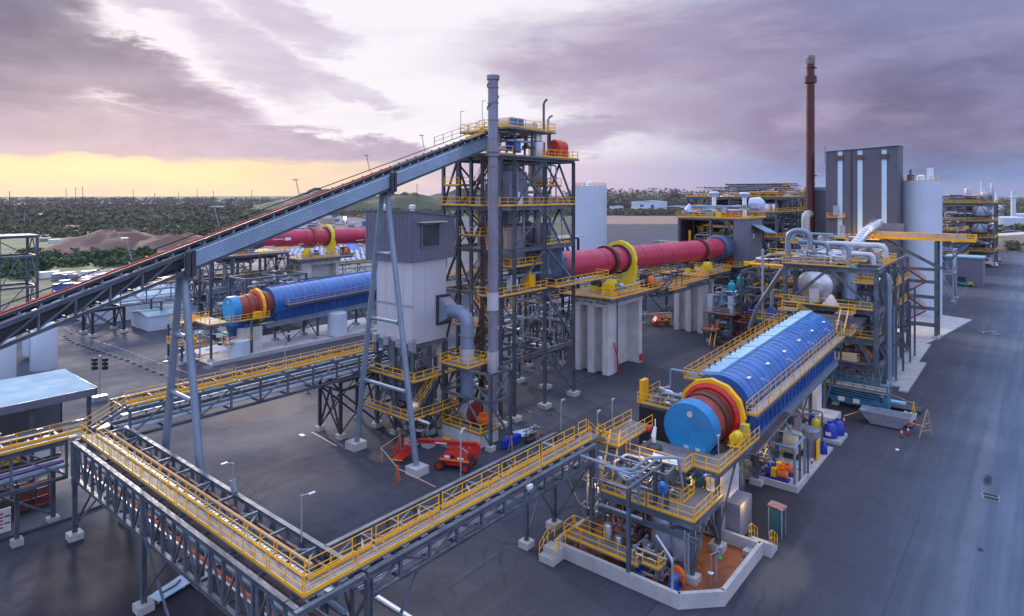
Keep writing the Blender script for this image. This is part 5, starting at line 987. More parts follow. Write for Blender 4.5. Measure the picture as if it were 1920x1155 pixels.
    MB().box(X(91), X(93.4), V - 2.4, V - .6, 0, 5.2).box(X(91), X(93.4), V + .6, V + 2.4, 0, 5.2).build('concrete_pier', conc, f)
    for s in (-1.6, 1.6): MB().lathe((X(59.1), V + s, 5.6), (1, 0, 0), [(0, .2), (0, .7), (1.1, .7), (1.1, .2)], 16).build('support_roller', dsteel, f); MB().box(X(58.2), X(61), V + s - .5, V + s + .5, 4.6, 5.2).build('roller_base', lemon if main else steel, f)
    # walkways
    w = thing('drum_walkway', 'railed walkway along the road side of the ' + ('big blue drum' if main else 'left blue drum'), 'walkway', (X(78), V - 3.5, z(X(78))))
    rm = yel if main else mat('pink_rail', (.52, .34, .36), .5)
    a, c = 62.4 if main else 66, 99; zz = lambda u: z(X(u)) + (.2 if main else -.3); y0, y1 = V - 4.1, V - 3.05
    MB().hexa([(X(a), y0, zz(a) - .12), (X(c), y0, zz(c) - .12), (X(c), y1, zz(c) - .12), (X(a), y1, zz(a) - .12), (X(a), y0, zz(a)), (X(c), y0, zz(c)), (X(c), y1, zz(c)), (X(a), y1, zz(a))]).build('deck', galv if main else deckm, w)
    b = MB().ib((X(a), y0 + .1, zz(a) - .3), (X(c), y0 + .1, zz(c) - .3), .16, .3); b.build('edge_beam', steel, w)
    q = a
    while q < c - 1: e_ = min(q + 7.3, c); rail(w, [(X(q), y0, zz(q)), (X(e_ - .2), y0, zz(e_))], rm, sp=1.8, r=.036); q = e_
    rail(w, [(X(a), y1, zz(a)), (X(a), y0, zz(a))], rm); 
    if main: rail(w, [(X(a), y1, zz(a)), (X(c), y1, zz(c))], rm, sp=1.8, toe=False)
    b = MB()
    for k in range(13): x_ = a + .5 + k * 3; b.bar((X(x_), y0 + .1, zz(x_) - .4), (X(x_), V - 2.8, zz(x_) - 1.6), .12)
    b.build('brackets', steel, w)
    return t
drum(0, 25, True); drum(2.2, 117.6, False)
# left side walkway of the big drum, drive deck and front platform
t = thing('drum_walkway', 'double railed yellow walkway along the far side of the big blue drum', 'walkway', (85, 29, 9)); zz = lambda u: 9.6 + .038 * (u - 67)
MB().hexa([(66.5, 28.6, zz(66.5) - .15), (104, 28.6, zz(104) - .15), (104, 30.3, zz(104) - .15), (66.5, 30.3, zz(66.5) - .15), (66.5, 28.6, zz(66.5)), (104, 28.6, zz(104)), (104, 30.3, zz(104)), (66.5, 30.3, zz(66.5))]).build('deck', deckm, t)
for y_ in (28.65, 30.25):
    q = 66.5
    while q < 103: e_ = min(q + 5.8, 104); rail(t, [(q + .1, y_, zz(q)), (e_ - .1, y_, zz(e_))], sp=1.9, r=.036); q = e_
rail(t, [(66.55, 28.6, zz(66.5)), (66.55, 30.3, zz(66.5))])
for u in (67, 75, 83, 91, 99): column(t, u, 29.5, 0, zz(u) - .2, .26)
pipes(t, [([(66.5, 27.4, 10.6), (74, 27.4, 10.9)], .13), ([(67, 28.1, 10.2), (100, 28.1, 11.4)], .09)], dsteel); clutter(t, 67, 76, 27.2, 28.3, 9.8, 11.2, 8, 8, r=(.05, .12))
t = thing('stair', 'yellow railed stairs dropping over the far end of the big blue drum', 'stair', (101, 25, 12)); deck(t, 99.5, 101.5, 27.8, 30.3, 12.6, rails='ne'); stair(t, (100.4, 27.6, 12.6), (100.4, 22.6, 9.9), .9); stair(t, (102, 21.6, 12.4), (99, 21.6, 9.8), 1.0); deck(t, 99.8, 103.6, 20.4, 22.6, 9.9, rails='se'); deck(t, 101.8, 104.5, 20.6, 23, 12.5, rails='se')
for x_, y_ in ((100, 28), (101, 22.4), (104.2, 22.6)): column(t, x_, y_, 0, 9.7, .26)
t = thing('drive_platform', 'yellow railed platform with grey pipework left of the big blue drum', 'platform', (66, 31, 7)); deck(t, 62.6, 68.2, 29.0, 34.0, 7.1, rails='swn', r=.036); frame(t, [63, 68], [29.4, 33.7], [3.4, 6.95], .3, .35, seed=5); MB().box(62.8, 62.9, 29, 33.8, .3, 6.6).build('dark_panel', dark, t)
MB().box(63.2, 64.4, 33.5, 33.98, 7.1, 9.4).build('ladder_gate', yel, t); pipes(t, [([(63.6, 31.5, 7.3), (63.6, 31.5, 8.4), (63.9, 28.6, 8.4), (66, 28.0, 9.9)], .17), ([(66.8, 32, 7.3), (66.8, 32, 10.2), (66.8, 28, 10.2)], .15)], lsteel); clutter(t, 63.3, 67.5, 29.6, 33, 7.2, 8.5, 10, 4, r=(.07, .18))
t = thing('drum_platform', 'yellow railed grated platform wrapped around the face of the big blue drum', 'platform', (54, 24, 6.5))
MB().prism([(52.2, 20.6), (62.5, 20.6), (62.5, 21.9), (56.9, 21.9), (55.5, 22.4), (55.5, 28.6), (50.6, 28.6), (50.6, 22.9), (52.2, 22.9)], 6.38, 6.5).build('deck', deckm, t)
for p in ([(52.25, 20.65, 6.5), (52.25, 22.85, 6.5)], [(52.2, 22.95, 6.5), (50.65, 22.95, 6.5)], [(50.65, 23.0, 6.5), (50.65, 28.6, 6.5)], [(52.3, 20.65, 6.5), (57, 20.65, 6.5)], [(57.1, 20.65, 6.5), (62.4, 20.65, 6.5)]): rail(t, p, sp=1.4, r=.036)
for x_, y_ in ((52.3, 20.8), (50.8, 23.1), (50.8, 28.4), (58.5, 20.9)): column(t, x_, y_, 0, 6.2, .34, fs=.6)
b = MB().ib((52.3, 20.75, 6.18), (62.4, 20.75, 6.18), .2, .36).ib((50.75, 23, 6.18), (50.75, 28.6, 6.18), .2, .36).ib((52.3, 20.9, 6.18), (52.3, 23, 6.18), .2, .36); b.build('edge_beams', steel, t)
MB().bar((52.3, 20.8, .8), (56.5, 20.8, 6), .16).build('brace', steel, t); MB().bar((52.3, 20.8, 1), (50.9, 24, 5.9), .16).build('brace', steel, t)
deck(t, 49.2, 56, 28.6, 31.0, 7.6, rails='wns', r=.036); MB().lathe((53.5, 27.2, 6.5), (0, 0, 1), [(0, .7), (.25, .7), (.4, .5)], 16).build('grey_cone', dsteel, t, True)
MB().box(58.8, 60.4, 21.4, 22.2, 6.5, 7.4).lathe((58.6, 21.7, 7.3), (1, 0, 0), [(0, .5), (1.0, .5)], 12).box(60.7, 61.3, 21.2, 21.9, 6.5, 8.0).build('drive_guard', lemon, t); clutter(t, 58, 62, 20.9, 22.2, 6.6, 8.2, 8, 12, [yel, galv], (.04, .09))
MB().hexa([(51.1, 26.4, 6.55), (51.4, 23.9, 6.55), (52.2, 24.1, 6.6), (52.0, 26.6, 6.6), (51.2, 26.3, 6.75), (51.5, 24, 6.62), (52.1, 24.2, 6.7), (51.9, 26.5, 6.85)]).build('white_sheet', whitep, t)
t = thing('wrapped_valve', 'red valve and white plastic wrapped pipe standing beside the blue drum face', 'valve', (53.8, 27.6, 6.5)); MB().tube([(54.2, 27.5, 6.5), (54.2, 27.5, 9.0)], .05, 8).build('stand_pipe', whitep, t); MB().tube([(54.0, 27.5, 6.6), (53.95, 27.55, 7.5), (54.1, 27.45, 8.3)], [.15, .24, .14], 7).build('plastic_wrap', whitep, t); MB().ball((53.9, 28.0, 8.1), .3, 10).build('valve_head', bred, t, True)
t = thing('stair', 'yellow railed stair linking the front bridge with the drum platform', 'stair', (48, 30, 8)); MB().box(46.8, 48.2, 29.8, 31.2, 8.56, 8.68).build('landing', deckm, t); stair(t, (48.2, 30.5, 8.68), (49.6, 30.5, 7.6), .95); rail(t, [(46.8, 31.2, 8.7), (48.2, 31.2, 8.7)]); column(t, 48.2, 31.1, 0, 8.5, .2)
t = thing('stair', 'steep stair from the drum platform down to the reagent deck', 'stair', (49, 28, 5)); stair(t, (50.5, 29.6, 7.55), (47.0, 28.4, 4.85), .9)
for (x_, y_, w_) in ((50.7, 28.2, 'left of the blue drum face, taller one'), (52, 30.8, 'left of the blue drum face, shorter one'), (52.3, 20.7, 'at the corner of the drum platform')): lamp(x_, y_, 6.5 if y_ < 30 else 7.6, 2.9, w_, .5, .2)
for i, u in enumerate((66, 74.5, 83, 91, 97)): lamp(u, 20.95, 8.3 + .038 * (u - 56), 2.4, f'on the big drum road side walkway, number {i+1} from its face'.replace('number 1 from its face', 'nearest its face').replace('number 2', 'second').replace('number 3', 'third').replace('number 4', 'fourth').replace('number 5', 'last'), .2, .7)
# ------------------------------------------------------------------ reagent area in its concrete bund
t = thing('bund_wall', 'low pale concrete bund wall around the red stained floor', 'wall', (48, 24, 0))
def wallpoly(par, pts, h, w, m, name='wall'):
    for a, c in zip(pts, pts[1:]):
        a = Vector((*a, h / 2 - .05)); c = Vector((*c, h / 2 - .05)); d = (c - a).normalized() * w * .45; MB().bar(a - d * 0, c + d * .9, w, h + .1).build(name, m, par)
wallpoly(t, [(43.1, 31), (43.1, 20.05), (45.5, 17.7), (53.7, 17.7), (53.72, 21.2), (56.5, 21.3)], 1.1, .34, concl)
wallpoly(t, [(43.1, 31.0), (56.5, 31.1)], 1.1, .34, concl)
MB().prism([(43.2, 20.2), (45.6, 17.85), (53.6, 17.85), (53.6, 31), (43.2, 31)], .02, .12).build('floor', redfloor, t)
b = MB()
for k in range(4): b.box(53.9 + k * .42, 54.3 + k * .42, 16.9, 18.6, 0, 1.1 - k * .26)
b.box(52.6, 53.5, 17.9, 18.8, .12, .55).build('steps', concl, t)
b = MB().box(42.0, 43.0, 30.0, 31.4, 0, 1.0).box(41.4, 42.0, 30.0, 31.4, 0, .55).build('steps', concl, t)
rail(t, [(53.6, 16.95, 1.1), (54.2, 16.95, 1.1), (55.7, 16.95, .1)], toe=False, sp=.9); rail(t, [(53.6, 18.6, 1.1), (54.2, 18.6, 1.1), (55.7, 18.6, .1)], toe=False, sp=.9)
rail(t, [(41.4, 31.4, .3), (42.6, 31.4, 1.1), (43.6, 31.4, 1.1)], toe=False, sp=.9); rail(t, [(41.4, 30.0, .3), (42.2, 30.0, 1.1), (43.2, 30.0, 1.1)], toe=False, sp=.9)
t = thing('bund_walkway', 'low yellow railed grating walkway inside the left end of the bund', 'walkway', (44.4, 27, 1.4))
deck(t, 43.6, 45.2, 23.6, 30.6, 1.45, rails='wn', r=.036); rail(t, [(45.2, 30.5, 1.45), (45.2, 27.5, 1.45)], r=.036); deck(t, 43.8, 45.0, 21.9, 23.4, 1.7, rails='sw', r=.036)
for x_, y_ in ((43.8, 24), (43.8, 27.5), (45, 30), (45, 24), (43.9, 22.1), (44.9, 22.1)): MB().bar((x_, y_, .1), (x_, y_, 1.35), .12).build('leg', steel, t)
s = thing('reagent_structure', 'grey steel structure with yellow railed grated deck standing in the concrete bund', 'structure', (48.5, 24, 0))
MB().prism([(46.3, 20.2), (52.2, 20.2), (52.2, 28.6), (50.6, 28.6), (46.3, 28.6)], 4.7, 4.82).build('deck', deckm, s)
for p in ([(46.35, 20.25, 4.82), (46.35, 24.2, 4.82)], [(46.35, 24.4, 4.82), (46.35, 28.5, 4.82)], [(46.4, 20.25, 4.82), (49.6, 20.25, 4.82)], [(49.8, 20.25, 4.82), (52.1, 20.25, 4.82)], [(48.6, 22.2, 4.82), (50.9, 22.2, 4.82), (50.9, 23.8, 4.82)], [(48.6, 24.0, 4.82), (48.6, 22.3, 4.82)]): rail(s, p, sp=1.2, r=.036)
b = MB().ib((46.4, 20.2, 4.45), (46.4, 28.6, 4.45), .22, .42).ib((46.5, 20.3, 4.4), (52.2, 20.3, 4.4), .22, .42).ib((49.3, 20.5, 4.4), (49.3, 28.5, 4.4), .18, .36).ib((52.1, 20.5, 4.4), (52.1, 28.5, 4.4), .2, .4); b.ib((46.1, 19.9, 3.6), (46.1, 28.6, 3.6), .22, .4).build('deck_beams', steel, s)
for x_, y_ in ((46.6, 20.5), (52.1, 20.6), (46.6, 28.4), (52, 28.4)): column(s, x_, y_, .1, 4.3, .3, fs=.5)
for a, c in (((46.6, 20.5, .9), (49.2, 20.5, 4.3)), ((52.1, 20.6, .9), (50, 20.5, 4.3)), ((46.6, 20.5, .9), (46.6, 22.4, 4.2)), ((46.6, 28.4, .9), (46.6, 25.5, 4.2)), ((46.6, 28.4, .9), (49.5, 28.4, 4.2)), ((52.1, 20.6, 1), (52.1, 22.6, 4.2))): MB().bar(a, c, .15).build('brace', steel, s)
# portal frame over the deck
f = thing('portal_frame', 'tall blue grey steel portal frame rising over the bund and its small deck', 'frame', (45, 24, 0))
for x_, y_, z_ in ((43.1, 24.1, 1.05), (47.1, 23.9, 4.8), (47.1, 22.9, 4.8), (49.0, 24.2, 4.8), (49.0, 23.2, 4.8)): MB().ib((x_, y_, z_), (x_, y_, 7.5), .28, .28).build('column', steel, f)
for a, c in (((43.1, 24.1, 7.4), (49.1, 24.15, 7.4)), ((47.1, 22.8, 7.4), (47.1, 25.2, 7.38)), ((49, 23.1, 7.4), (49.0, 25.2, 7.38)), ((47.1, 22.9, 7.42), (49, 23.1, 7.42)), ((45, 24.1, 7.36), (47, 25.1, 7.36))): MB().ib(a, c, .22, .26).build('beam', steel, f)
pipes(f, [([(43.8, 26.6, 8.3), (43.8, 24.4, 8.3), (45.5, 24.4, 7.8), (49.5, 24.6, 7.8), (49.5, 24.6, 5)], .1), ([(44.2, 33, 8.4), (44.2, 25.4, 8.2), (45.2, 25.0, 7.9), (48.3, 25.1, 7.9), (49.9, 23.2, 7.9), (50, 22.8, 5)], .13), ([(44.6, 26.2, 7.9), (44.6, 25.2, 7.2), (46, 24.8, 7.2), (46, 24.8, 5)], .13), ([(46.8, 29.0, 7.9), (46.8, 25, 7.9)], .1)], lsteel)
MB().box(46.2, 46.8, 22.6, 23.1, 6.4, 6.9).ball((46.3, 22.9, 6.95), .32, 10).tube([(46.4, 22.9, 4.8), (46.4, 22.9, 6.4)], .08, 8).build('agitator_motor', blue, f)
def v(name, lb, x, y, z, r_, h, m, cat='tank', **k): t = thing(name, lb, cat, (x, y, z)); vessel(t, (x, y, z), r_, h, m, 'shell', **k); return t
t = v('reagent_tank', 'large plain grey vertical tank under the reagent deck', 47.9, 23.2, .5, 1.35, 3.9, galv); 
for a in range(3): MB().bar((47.9 + 1.1 * math.cos(a * 2.1), 23.2 + 1.1 * math.sin(a * 2.1), .1), (47.9 + 1.1 * math.cos(a * 2.1), 23.2 + 1.1 * math.sin(a * 2.1), 1), .14).build('leg', galv, t)
t = v('reagent_tank', 'smaller grey tank with rounded end beside the large plain one', 47.2, 21.5, 1.2, .95, 2.6, galv); MB().bar((47.2, 21.5, .1), (47.2, 21.5, 1.4), .5).build('leg', galv, t)
t = v('filter_pot', 'polished silver filter pot by the yellow bund walkway', 45.6, 27.4, .15, .35, 2.6, clad, 'filter'); t = v('filter_pot', 'shorter polished filter pot right of the taller silver one', 45.6, 26.4, .15, .3, 1.9, clad, 'filter')
t = v('steam_pipe_drum', 'slim bright silver vertical drum at the left end of the reagent deck', 47.4, 29.3, 4.0, .2, 3.2, silv, 'vessel')
for i, (x_, y_, z_, m, lb) in enumerate([(44.9, 24.6, 1.6, navy, 'blue pump set with yellow guard beside the portal column in the bund'), (45.4, 25.4, 1.6, navy, 'second blue pump set just behind the first in the bund')]):
    pump('pump', lb, x_, y_, z_ - 1.4, R(70), m, galv, yel, .95)
t = thing('dosing_pump', 'azure pump under an orange hood on a blue skid in the bund', 'pump', (45.2, 21.2, .12)); MB().box(43.9, 45.6, 20.8, 21.6, .12, .3).build('skid', navy, t); MB().lathe((44.5, 21.2, .9), (1, 0, 0), [(0, .2), (.05, .3), (.7, .3), (.75, .15)], 14).box(44.3, 45.2, 21, 21.4, .3, .65).build('motor', azure if 0 else blue, t, True); b = MB(); b.lathe((45.3, 21.2, 1.0), (1, 0, 0), [(0, .52), (.02, .56), (.3, .56), (.32, .4)], 16).box(45.3, 45.6, 20.65, 20.75, .3, 1).box(45.3, 45.6, 21.65, 21.75, .3, 1).build('hood', orange, t)
cl = thing('reagent_pipework', 'tangle of bare and painted pipes and valves filling the reagent structure', 'pipework', (48, 25, 1)); clutter(cl, 46.8, 51.8, 21, 28.3, .4, 4.2, 60, 51, [galv, lsteel, clad, bsteel, dsteel], (.04, .12)); clutter(cl, 46.6, 50, 24, 28.3, 4.9, 7.0, 40, 52, [galv, lsteel, clad, silv, dsteel], (.035, .1)); clutter(cl, 44.3, 47, 21.6, 24.5, .5, 2.2, 26, 53, [dsteel, galv, clad], (.05, .13)); clutter(cl, 46.4, 48.5, 28.2, 31, 2.0, 7.0, 26, 54, [galv, lsteel, steel, silv], (.035, .08)); clutter(cl, 50.5, 57.5, 22.5, 30, 1, 5.8, 34, 56, [galv, lsteel, dsteel], (.05, .14))
rnv = random.Random(5)
for k in range(26):
    x_, y_, z_ = rnv.uniform(46.7, 50), rnv.uniform(24.2, 28), rnv.choice((1.2, 2, 5.4, 6.0)); MB().lathe((x_, y_, z_), (0, 0, 1), [(0, .05), (.25, .06), (.27, .19), (.32, .19)], 10).box(x_ - .1, x_ + .1, y_ - .1, y_ + .1, z_ - .12, z_ + .12).build('valve', rnv.choice([green, red, galv, blue, dsteel]), cl)
pipes(cl, [([(47.9, 29.6, 3.2), (45.9, 29.0, 3.2), (45.9, 28.4, 3.9), (45.9, 24.4, 3.9)], .13), ([(46.0, 29.2, 5.0), (46.0, 29.2, 5.9), (46.0, 24.5, 5.9)], .08), ([(46.1, 20.6, 1.0), (46.1, 20.6, 4.0)], .08), ([(46.1, 20.9, .6), (46.1, 20.9, 4.1)], .09), ([(43.3, 20.6, 1.0), (43.3, 20.6, 3.2), (43.9, 22.2, 4.2)], .1), ([(45.2, 23.3, 1.2), (46.2, 22.8, 1.2), (46.2, 21.7, 1.6)], .16)], galv)
b = MB()
for k in range(3): b.box(50.0, 50.5, 24.2 + k * .55, 24.6 + k * .55, 6.0, 6.3)
b.build('transmitter_boxes', whitep, cl)
t = thing('safety_shower', 'green bowl safety shower and eyewash stand on the red floor', 'shower', (47.2, 19, .1)); MB().tube(bend([(47.0, 19.2, .1), (47.0, 19.2, 2.5), (47.9, 18.9, 2.5), (47.9, 18.9, 2.3)], .1), .035, 6).build('pipe', galv, t); MB().lathe((47.9, 18.9, 2.0), (0, 0, 1), [(0, .2), (.25, .08), (.3, .03)], 10).build('shower_head', green, t); MB().lathe((47.0, 19.2, 1.0), (0, 0, 1), [(0, .06), (.1, .22)], 12).build('eyewash_bowl', whitep, t)
lamp(46.8, 18.7, .1, 3.1, 'on the red bund floor', .4, -.25, False); lamp(49.6, 20.3, 4.8, 2.6, 'on the right rail of the reagent deck', -.5, .2); lamp(46.5, 21.5, 4.8, 1.9, 'at the near corner of the reagent deck', -.1, .6); lamp(46.8, 25.2, 4.8, 2.0, 'in the middle of the reagent deck', -.3, .4)
t = thing('concrete_block_wall', 'thick warm lit concrete block at the rear corner of the bund', 'wall', (56, 21, 0)); MB().box(54.2, 57.4, 20.9, 22.8, 0, 3.5).build('block', conc, t); MB().box(54.3, 57.2, 19.6, 20.85, .3, 3.3).build('grey_cabinet', stackm, t)
t = thing('control_cabinet', 'teal control cabinet under a rusty little roof right of the bund', 'cabinet', (58, 17.6, 0)); MB().box(57.5, 58.4, 17.2, 18.1, .5, 2.4).build('cabinet', mat('cabinet_teal', (.015, .08, .10), .5), t); MB().hexa([(57.3, 17.0, 2.5), (58.6, 17.0, 2.4), (58.6, 18.3, 2.55), (57.3, 18.3, 2.65), (57.3, 17.0, 2.6), (58.6, 17.0, 2.5), (58.6, 18.3, 2.65), (57.3, 18.3, 2.75)]).build('roof', mat('rust_roof', (.34, .17, .13), .7, 0, .4, 3), t)
for x_, y_ in ((57.4, 17.1), (58.5, 17.1), (57.4, 18.2), (58.5, 18.2)): MB().bar((x_, y_, 0), (x_, y_, 2.45), .08).build('leg', galv, t)
# ------------------------------------------------------------------ pump slabs below the drum
t = thing('pump_slab', 'kerbed concrete slab under the blue and orange pumps', 'slab', (69, 21, 0)); MB().box(67.2, 71.4, 18.5, 25.5, 0, .35).build('slab', concl, t); b = MB().box(67.2, 67.45, 18.75, 25.5, .35, .65).box(67.2, 71.4, 18.5, 18.75, .35, .65).build('kerb', concl, t)
t = thing('machine_slab', 'flat concrete slab with the round cream blower', 'slab', (76, 20, 0)); MB().box(71.6, 81.6, 18.5, 25, 0, .22).build('slab', concl, t); MB().box(72.6, 72.8, 18.6, 24.9, .225, .36).build('kerb', conc, t)
t = thing('drum_slab', 'small raised concrete slab carrying the blue and yellow plastic drums', 'slab', (85, 20.4, 0)); MB().box(83.2, 87, 18.1, 23.5, 0, .4).build('slab', concl, t)
t = thing('pier_slab', 'pale concrete slab with stub column beneath the drum', 'slab', (92, 21, 0)); MB().box(90.2, 93.8, 20.3, 28.6, 0, .8).build('slab', conc, t)
pump('pump', 'nearer orange motored blue pump with yellow guard on the kerbed slab', 68.5, 20.8, .36, R(-90), navy, orange, yel, 1.15); pump('pump', 'farther orange motored blue pump with yellow guard on the kerbed slab', 70.2, 20.8, .36, R(-90), navy, orange, yel, 1.15)
f = thing('pipe_portal', 'bent grey pipe portal standing around the pump slab', 'frame', (69, 20, 0))
pipes(f, [([(71.2, 18.9, .5), (71.2, 18.9, 4.4), (67.6, 18.9, 4.4), (67.6, 18.9, .5)], .14), ([(67.6, 18.9, 4.3), (67.6, 23.5, 4.3)], .16), ([(71.2, 18.9, 4.4), (71.2, 23.5, 4.6)], .13), ([(71.2, 20.2, 4.5), (75, 22.5, 5.2), (75, 24, 5.2)], .14)], lsteel)
for x_, y_ in ((71.3, 19.4), (71.3, 18.6), (69.4, 18.9)): MB().ib((x_, y_, .35), (x_, y_, 4.3), .18, .18).build('post', steel, f)
pipes(f, [([(80, 19.3, .3), (80, 19.3, 4.6), (80, 23.5, 4.6)], .1), ([(78, 19.2, 5), (73, 23.2, 5.2), (68, 23.4, 4.9)], .12), ([(68.5, 23.5, 3.6), (68.5, 23.5, 1.8), (68.9, 22, 1.5), (68.9, 22, .8)], .2)], steel)
MB().tube(bend([(67.9, 24.6, 2.4), (68.3, 23.2, 2.0), (69.6, 23.0, 2.4)], .6), .2, 10).build('cream_elbow', cream, f, True); clutter(f, 67.6, 71.5, 21.8, 25, .6, 3.8, 22, 61, [dsteel, galv, steel, bsteel], (.06, .2)); clutter(f, 72, 80, 22.5, 25.5, .5, 4.6, 24, 62, [dsteel, galv, steel, lsteel], (.06, .2))
t = thing('cable_tray', 'grey cable tray sloping along the side of the drum support', 'cable tray', (68, 21.7, 4.8)); MB().bar((62.5, 21.4, 4.7), (74, 21.4, 5.6), .8, .1).build('tray', galv, t); b = MB()
for k in range(7): b.tube([(62.5, 21.1 + k * .1, 4.8), (74, 21.1 + k * .1, 5.7)], .035, 5)
b.build('cables', bsteel, t)
t = thing('blower', 'round cream blower with grey cowl on the flat slab', 'blower', (76, 21, .2)); MB().lathe((76, 22.2, 2.0), (0, -1, 0), [(0, 1.0), (.1, 1.55), (1.4, 1.55), (1.5, 1.2), (1.9, .6)], 24).build('casing', cream, t, True); MB().box(75.4, 76.8, 20.4, 21.4, 3.4, 3.7).box(75.8, 76.4, 20.6, 21.2, 3.7, 4.6).build('cowl', stackm, t); MB().box(75, 77, 20.6, 22.2, .22, .7).build('base', dsteel, t)
t = thing('grey_tank', 'grey topped tank with a yellow front panel beside the blower', 'tank', (77.6, 19.6, .2)); MB().lathe((77.6, 20, .22), (0, 0, 1), [(0, 1.0), (2.9, 1.0), (3.1, .8)], 20).build('shell', stackm, t, True); MB().box(76.2, 77.4, 18.9, 19.02, .25, 2.4).build('yellow_panel', yel, t)
for i, (x_, y_, m, h, r_, lb) in enumerate([(85.2, 21.3, lemon, 1.7, .55, 'yellow plastic drum on the raised slab'), (86.2, 21.8, navy, 1.6, .6, 'blue plastic drum behind the yellow one'), (84.4, 19.5, navy, 1.9, .85, 'largest blue plastic drum with a white label at the slab corner'), (85.9, 19.0, navy, 1.9, .8, 'blue plastic drum behind the labelled one'), (78.9, 18.9, navy, 1.4, .4, 'small blue drum by the yellow front panel')]):
    t = thing('plastic_drum', lb, 'drum', (x_, y_, .4 if i < 4 else .22)); z_ = .4 if i < 4 else .22; MB().lathe((x_, y_, z_), (0, 0, 1), [(0, r_ * .9), (.05, r_), (h * .6, r_ * .98), (h * .85, r_ * .7), (h * .92, r_ * .3), (h, r_ * .3)], 20).build('body', m, t, True)
    if i == 2: MB().box(x_ - r_ - .03, x_ - r_ + .02, y_ - .3, y_ + .3, .75, 1.2).build('label_plate', whitep, t)
def bollard(x, y, lb, g='red and white bollards'):
    t = thing('bollard', lb, 'bollard', (x, y, 0), g); MB().lathe((x, y, .1), (0, 0, 1), [(0, .11), (1.0, .07), (1.12, .05)], 10).build('post', bred, t, True); MB().lathe((x, y, .55), (0, 0, 1), [(0, .105), (.3, .095)], 10).build('white_band', whitep, t); MB().box(x - .22, x + .22, y - .22, y + .22, 0, .1).build('base', rub, t)
for x_, y_, lb in ((91.2, 19.4, 'red white banded bollard left of the grey skip bin'), (90.9, 12.9, 'nearer of two red bollards on the open road right of the skip'), (92.3, 12.4, 'farther of two red bollards on the open road right of the skip'), (75.2, 19.2, 'red bollard between the slab portal posts'), (54, 84.5, 'red bollard in the yard left of the trestle tower'), (62, 49, 'small red bollard by the fan frame corner')): bollard(x_, y_, lb)
# skip bin, scissor lift, trestles
t = thing('skip_bin', 'open grey steel skip bin standing on the asphalt by the scissor lift', 'skip', (94.5, 15.3, 0)); b = MB(); 
x0, x1, y0, y1 = 93.2, 95.6, 12.2, 18
b.v += [(x0 + .2, y0 + 1.2, .15), (x1 - .2, y0 + 1.2, .15), (x1 - .2, y1 - 1.2, .15), (x0 + .2, y1 - 1.2, .15), (x0, y0, 1.7), (x1, y0, 1.7), (x1, y1, 1.7), (x0, y1, 1.7)]
b.f += [(0, 3, 2, 1), (0, 1, 5, 4), (1, 2, 6, 5), (2, 3, 7, 6), (3, 0, 4, 7)]; b.bar((x0, y0, 1.7), (x1, y0, 1.7), .12).bar((x0, y1, 1.7), (x1, y1, 1.7), .12).bar((x0, y0, 1.7), (x0, y1, 1.7), .12).bar((x1, y0, 1.7), (x1, y1, 1.7), .12); b.build('body', galv, t); MB().box(x0 + .25, x1 - .25, y0 + 1.4, y1 - 1.4, .2, .55).build('scrap_fill', stackm, t)
t = thing('scissor_lift', 'teal blue scissor lift with long railed platform parked by the steel legs', 'scissor lift', (100, 20, 0)); az_ = azure
MB().box(98.6, 101, 16.2, 24, .7, 1.5).build('chassis', az_, t); b = MB()
for k in range(3): z_ = 1.6 + k * .35; b.bar((98.8, 16.6, z_), (98.8, 23.6, z_ + .3), .16).bar((100.8, 16.6, z_), (100.8, 23.6, z_ + .3), .16)
b.build('scissor_arms', az_, t); MB().box(98.4, 101.2, 15.6, 25.4, 2.75, 2.95).build('platform', woodm, t); rail(t, [(98.4, 15.6, 2.95), (101.2, 15.6, 2.95), (101.2, 25.4, 2.95), (98.4, 25.4, 2.95)], az_, closed=True, sp=1.5, r=.05)
MB().box(98.45, 98.6, 15.7, 20.5, 2.96, 3.6).build('material_sheet', cream, t)
for x_ in (98.5, 101): 
    for y_ in (17.2, 23): MB().lathe((x_ - .15, y_, .55), (1, 0, 0), [(0, .3), (0, .55), (.32, .55), (.32, .3)], 16).build('wheel', rub, t)
for y_ in (19, 20.9): MB().box(98.45, 98.62, y_, y_ + .8, .9, 1.5).build('panel', whitep, t)
for y_ in (15.9, 24.6): MB().box(98.7, 100.9, y_ - .3, y_ + .3, .3, 2.5).build('outrigger', az_, t)
def stand(x, y, lb, h=1.7, m=None): 
    t = thing('barrier_stand', lb, 'stand', (x, y, 0), 'wooden barrier stands'); b = MB()
    for a in (0, 2.1, 4.2): b.bar((x + .35 * math.cos(a), y + .35 * math.sin(a), 0), (x, y, h), .07)
    b.bar((x - .2, y, .6), (x + .2, y, .6), .05).build('legs', m or woodm, t)
for x_, y_, lb in ((45.4, 56.6, 'barrier stand by the basket of the red boom lift'), (49.3, 58.0, 'barrier stand behind the red boom lift basket'), (43.4, 51.4, 'orange stand near the A-frame footing'), (57.1, 47.4, 'stand with tape right of the fan frame'), (60.5, 46, 'tall stand on the asphalt right of the fan frame')): stand(x_, y_, lb, 1.8, orange if 'orange' in lb else woodm)
stand(98.6, 12.6, 'yellow stand at the far corner of the taped area', 2.6, yel); 
t = thing('timber_trestle', 'timber A trestle standing at the corner of the taped area on the road', 'trestle', (92.6, 10.5, 0)); MB().bar((92, 11.2, 0), (93.2, 10.5, 3.4), .12).bar((93.6, 10, 0), (93.2, 10.5, 3.4), .12).bar((94.2, 11.4, 0), (93.2, 10.5, 2.6), .1).bar((92.6, 10.8, 1.6), (94.0, 10.4, 1.5), .1).bar((92.3, 11, .8), (93.6, 10.1, .8), .08).build('legs', woodm, t)
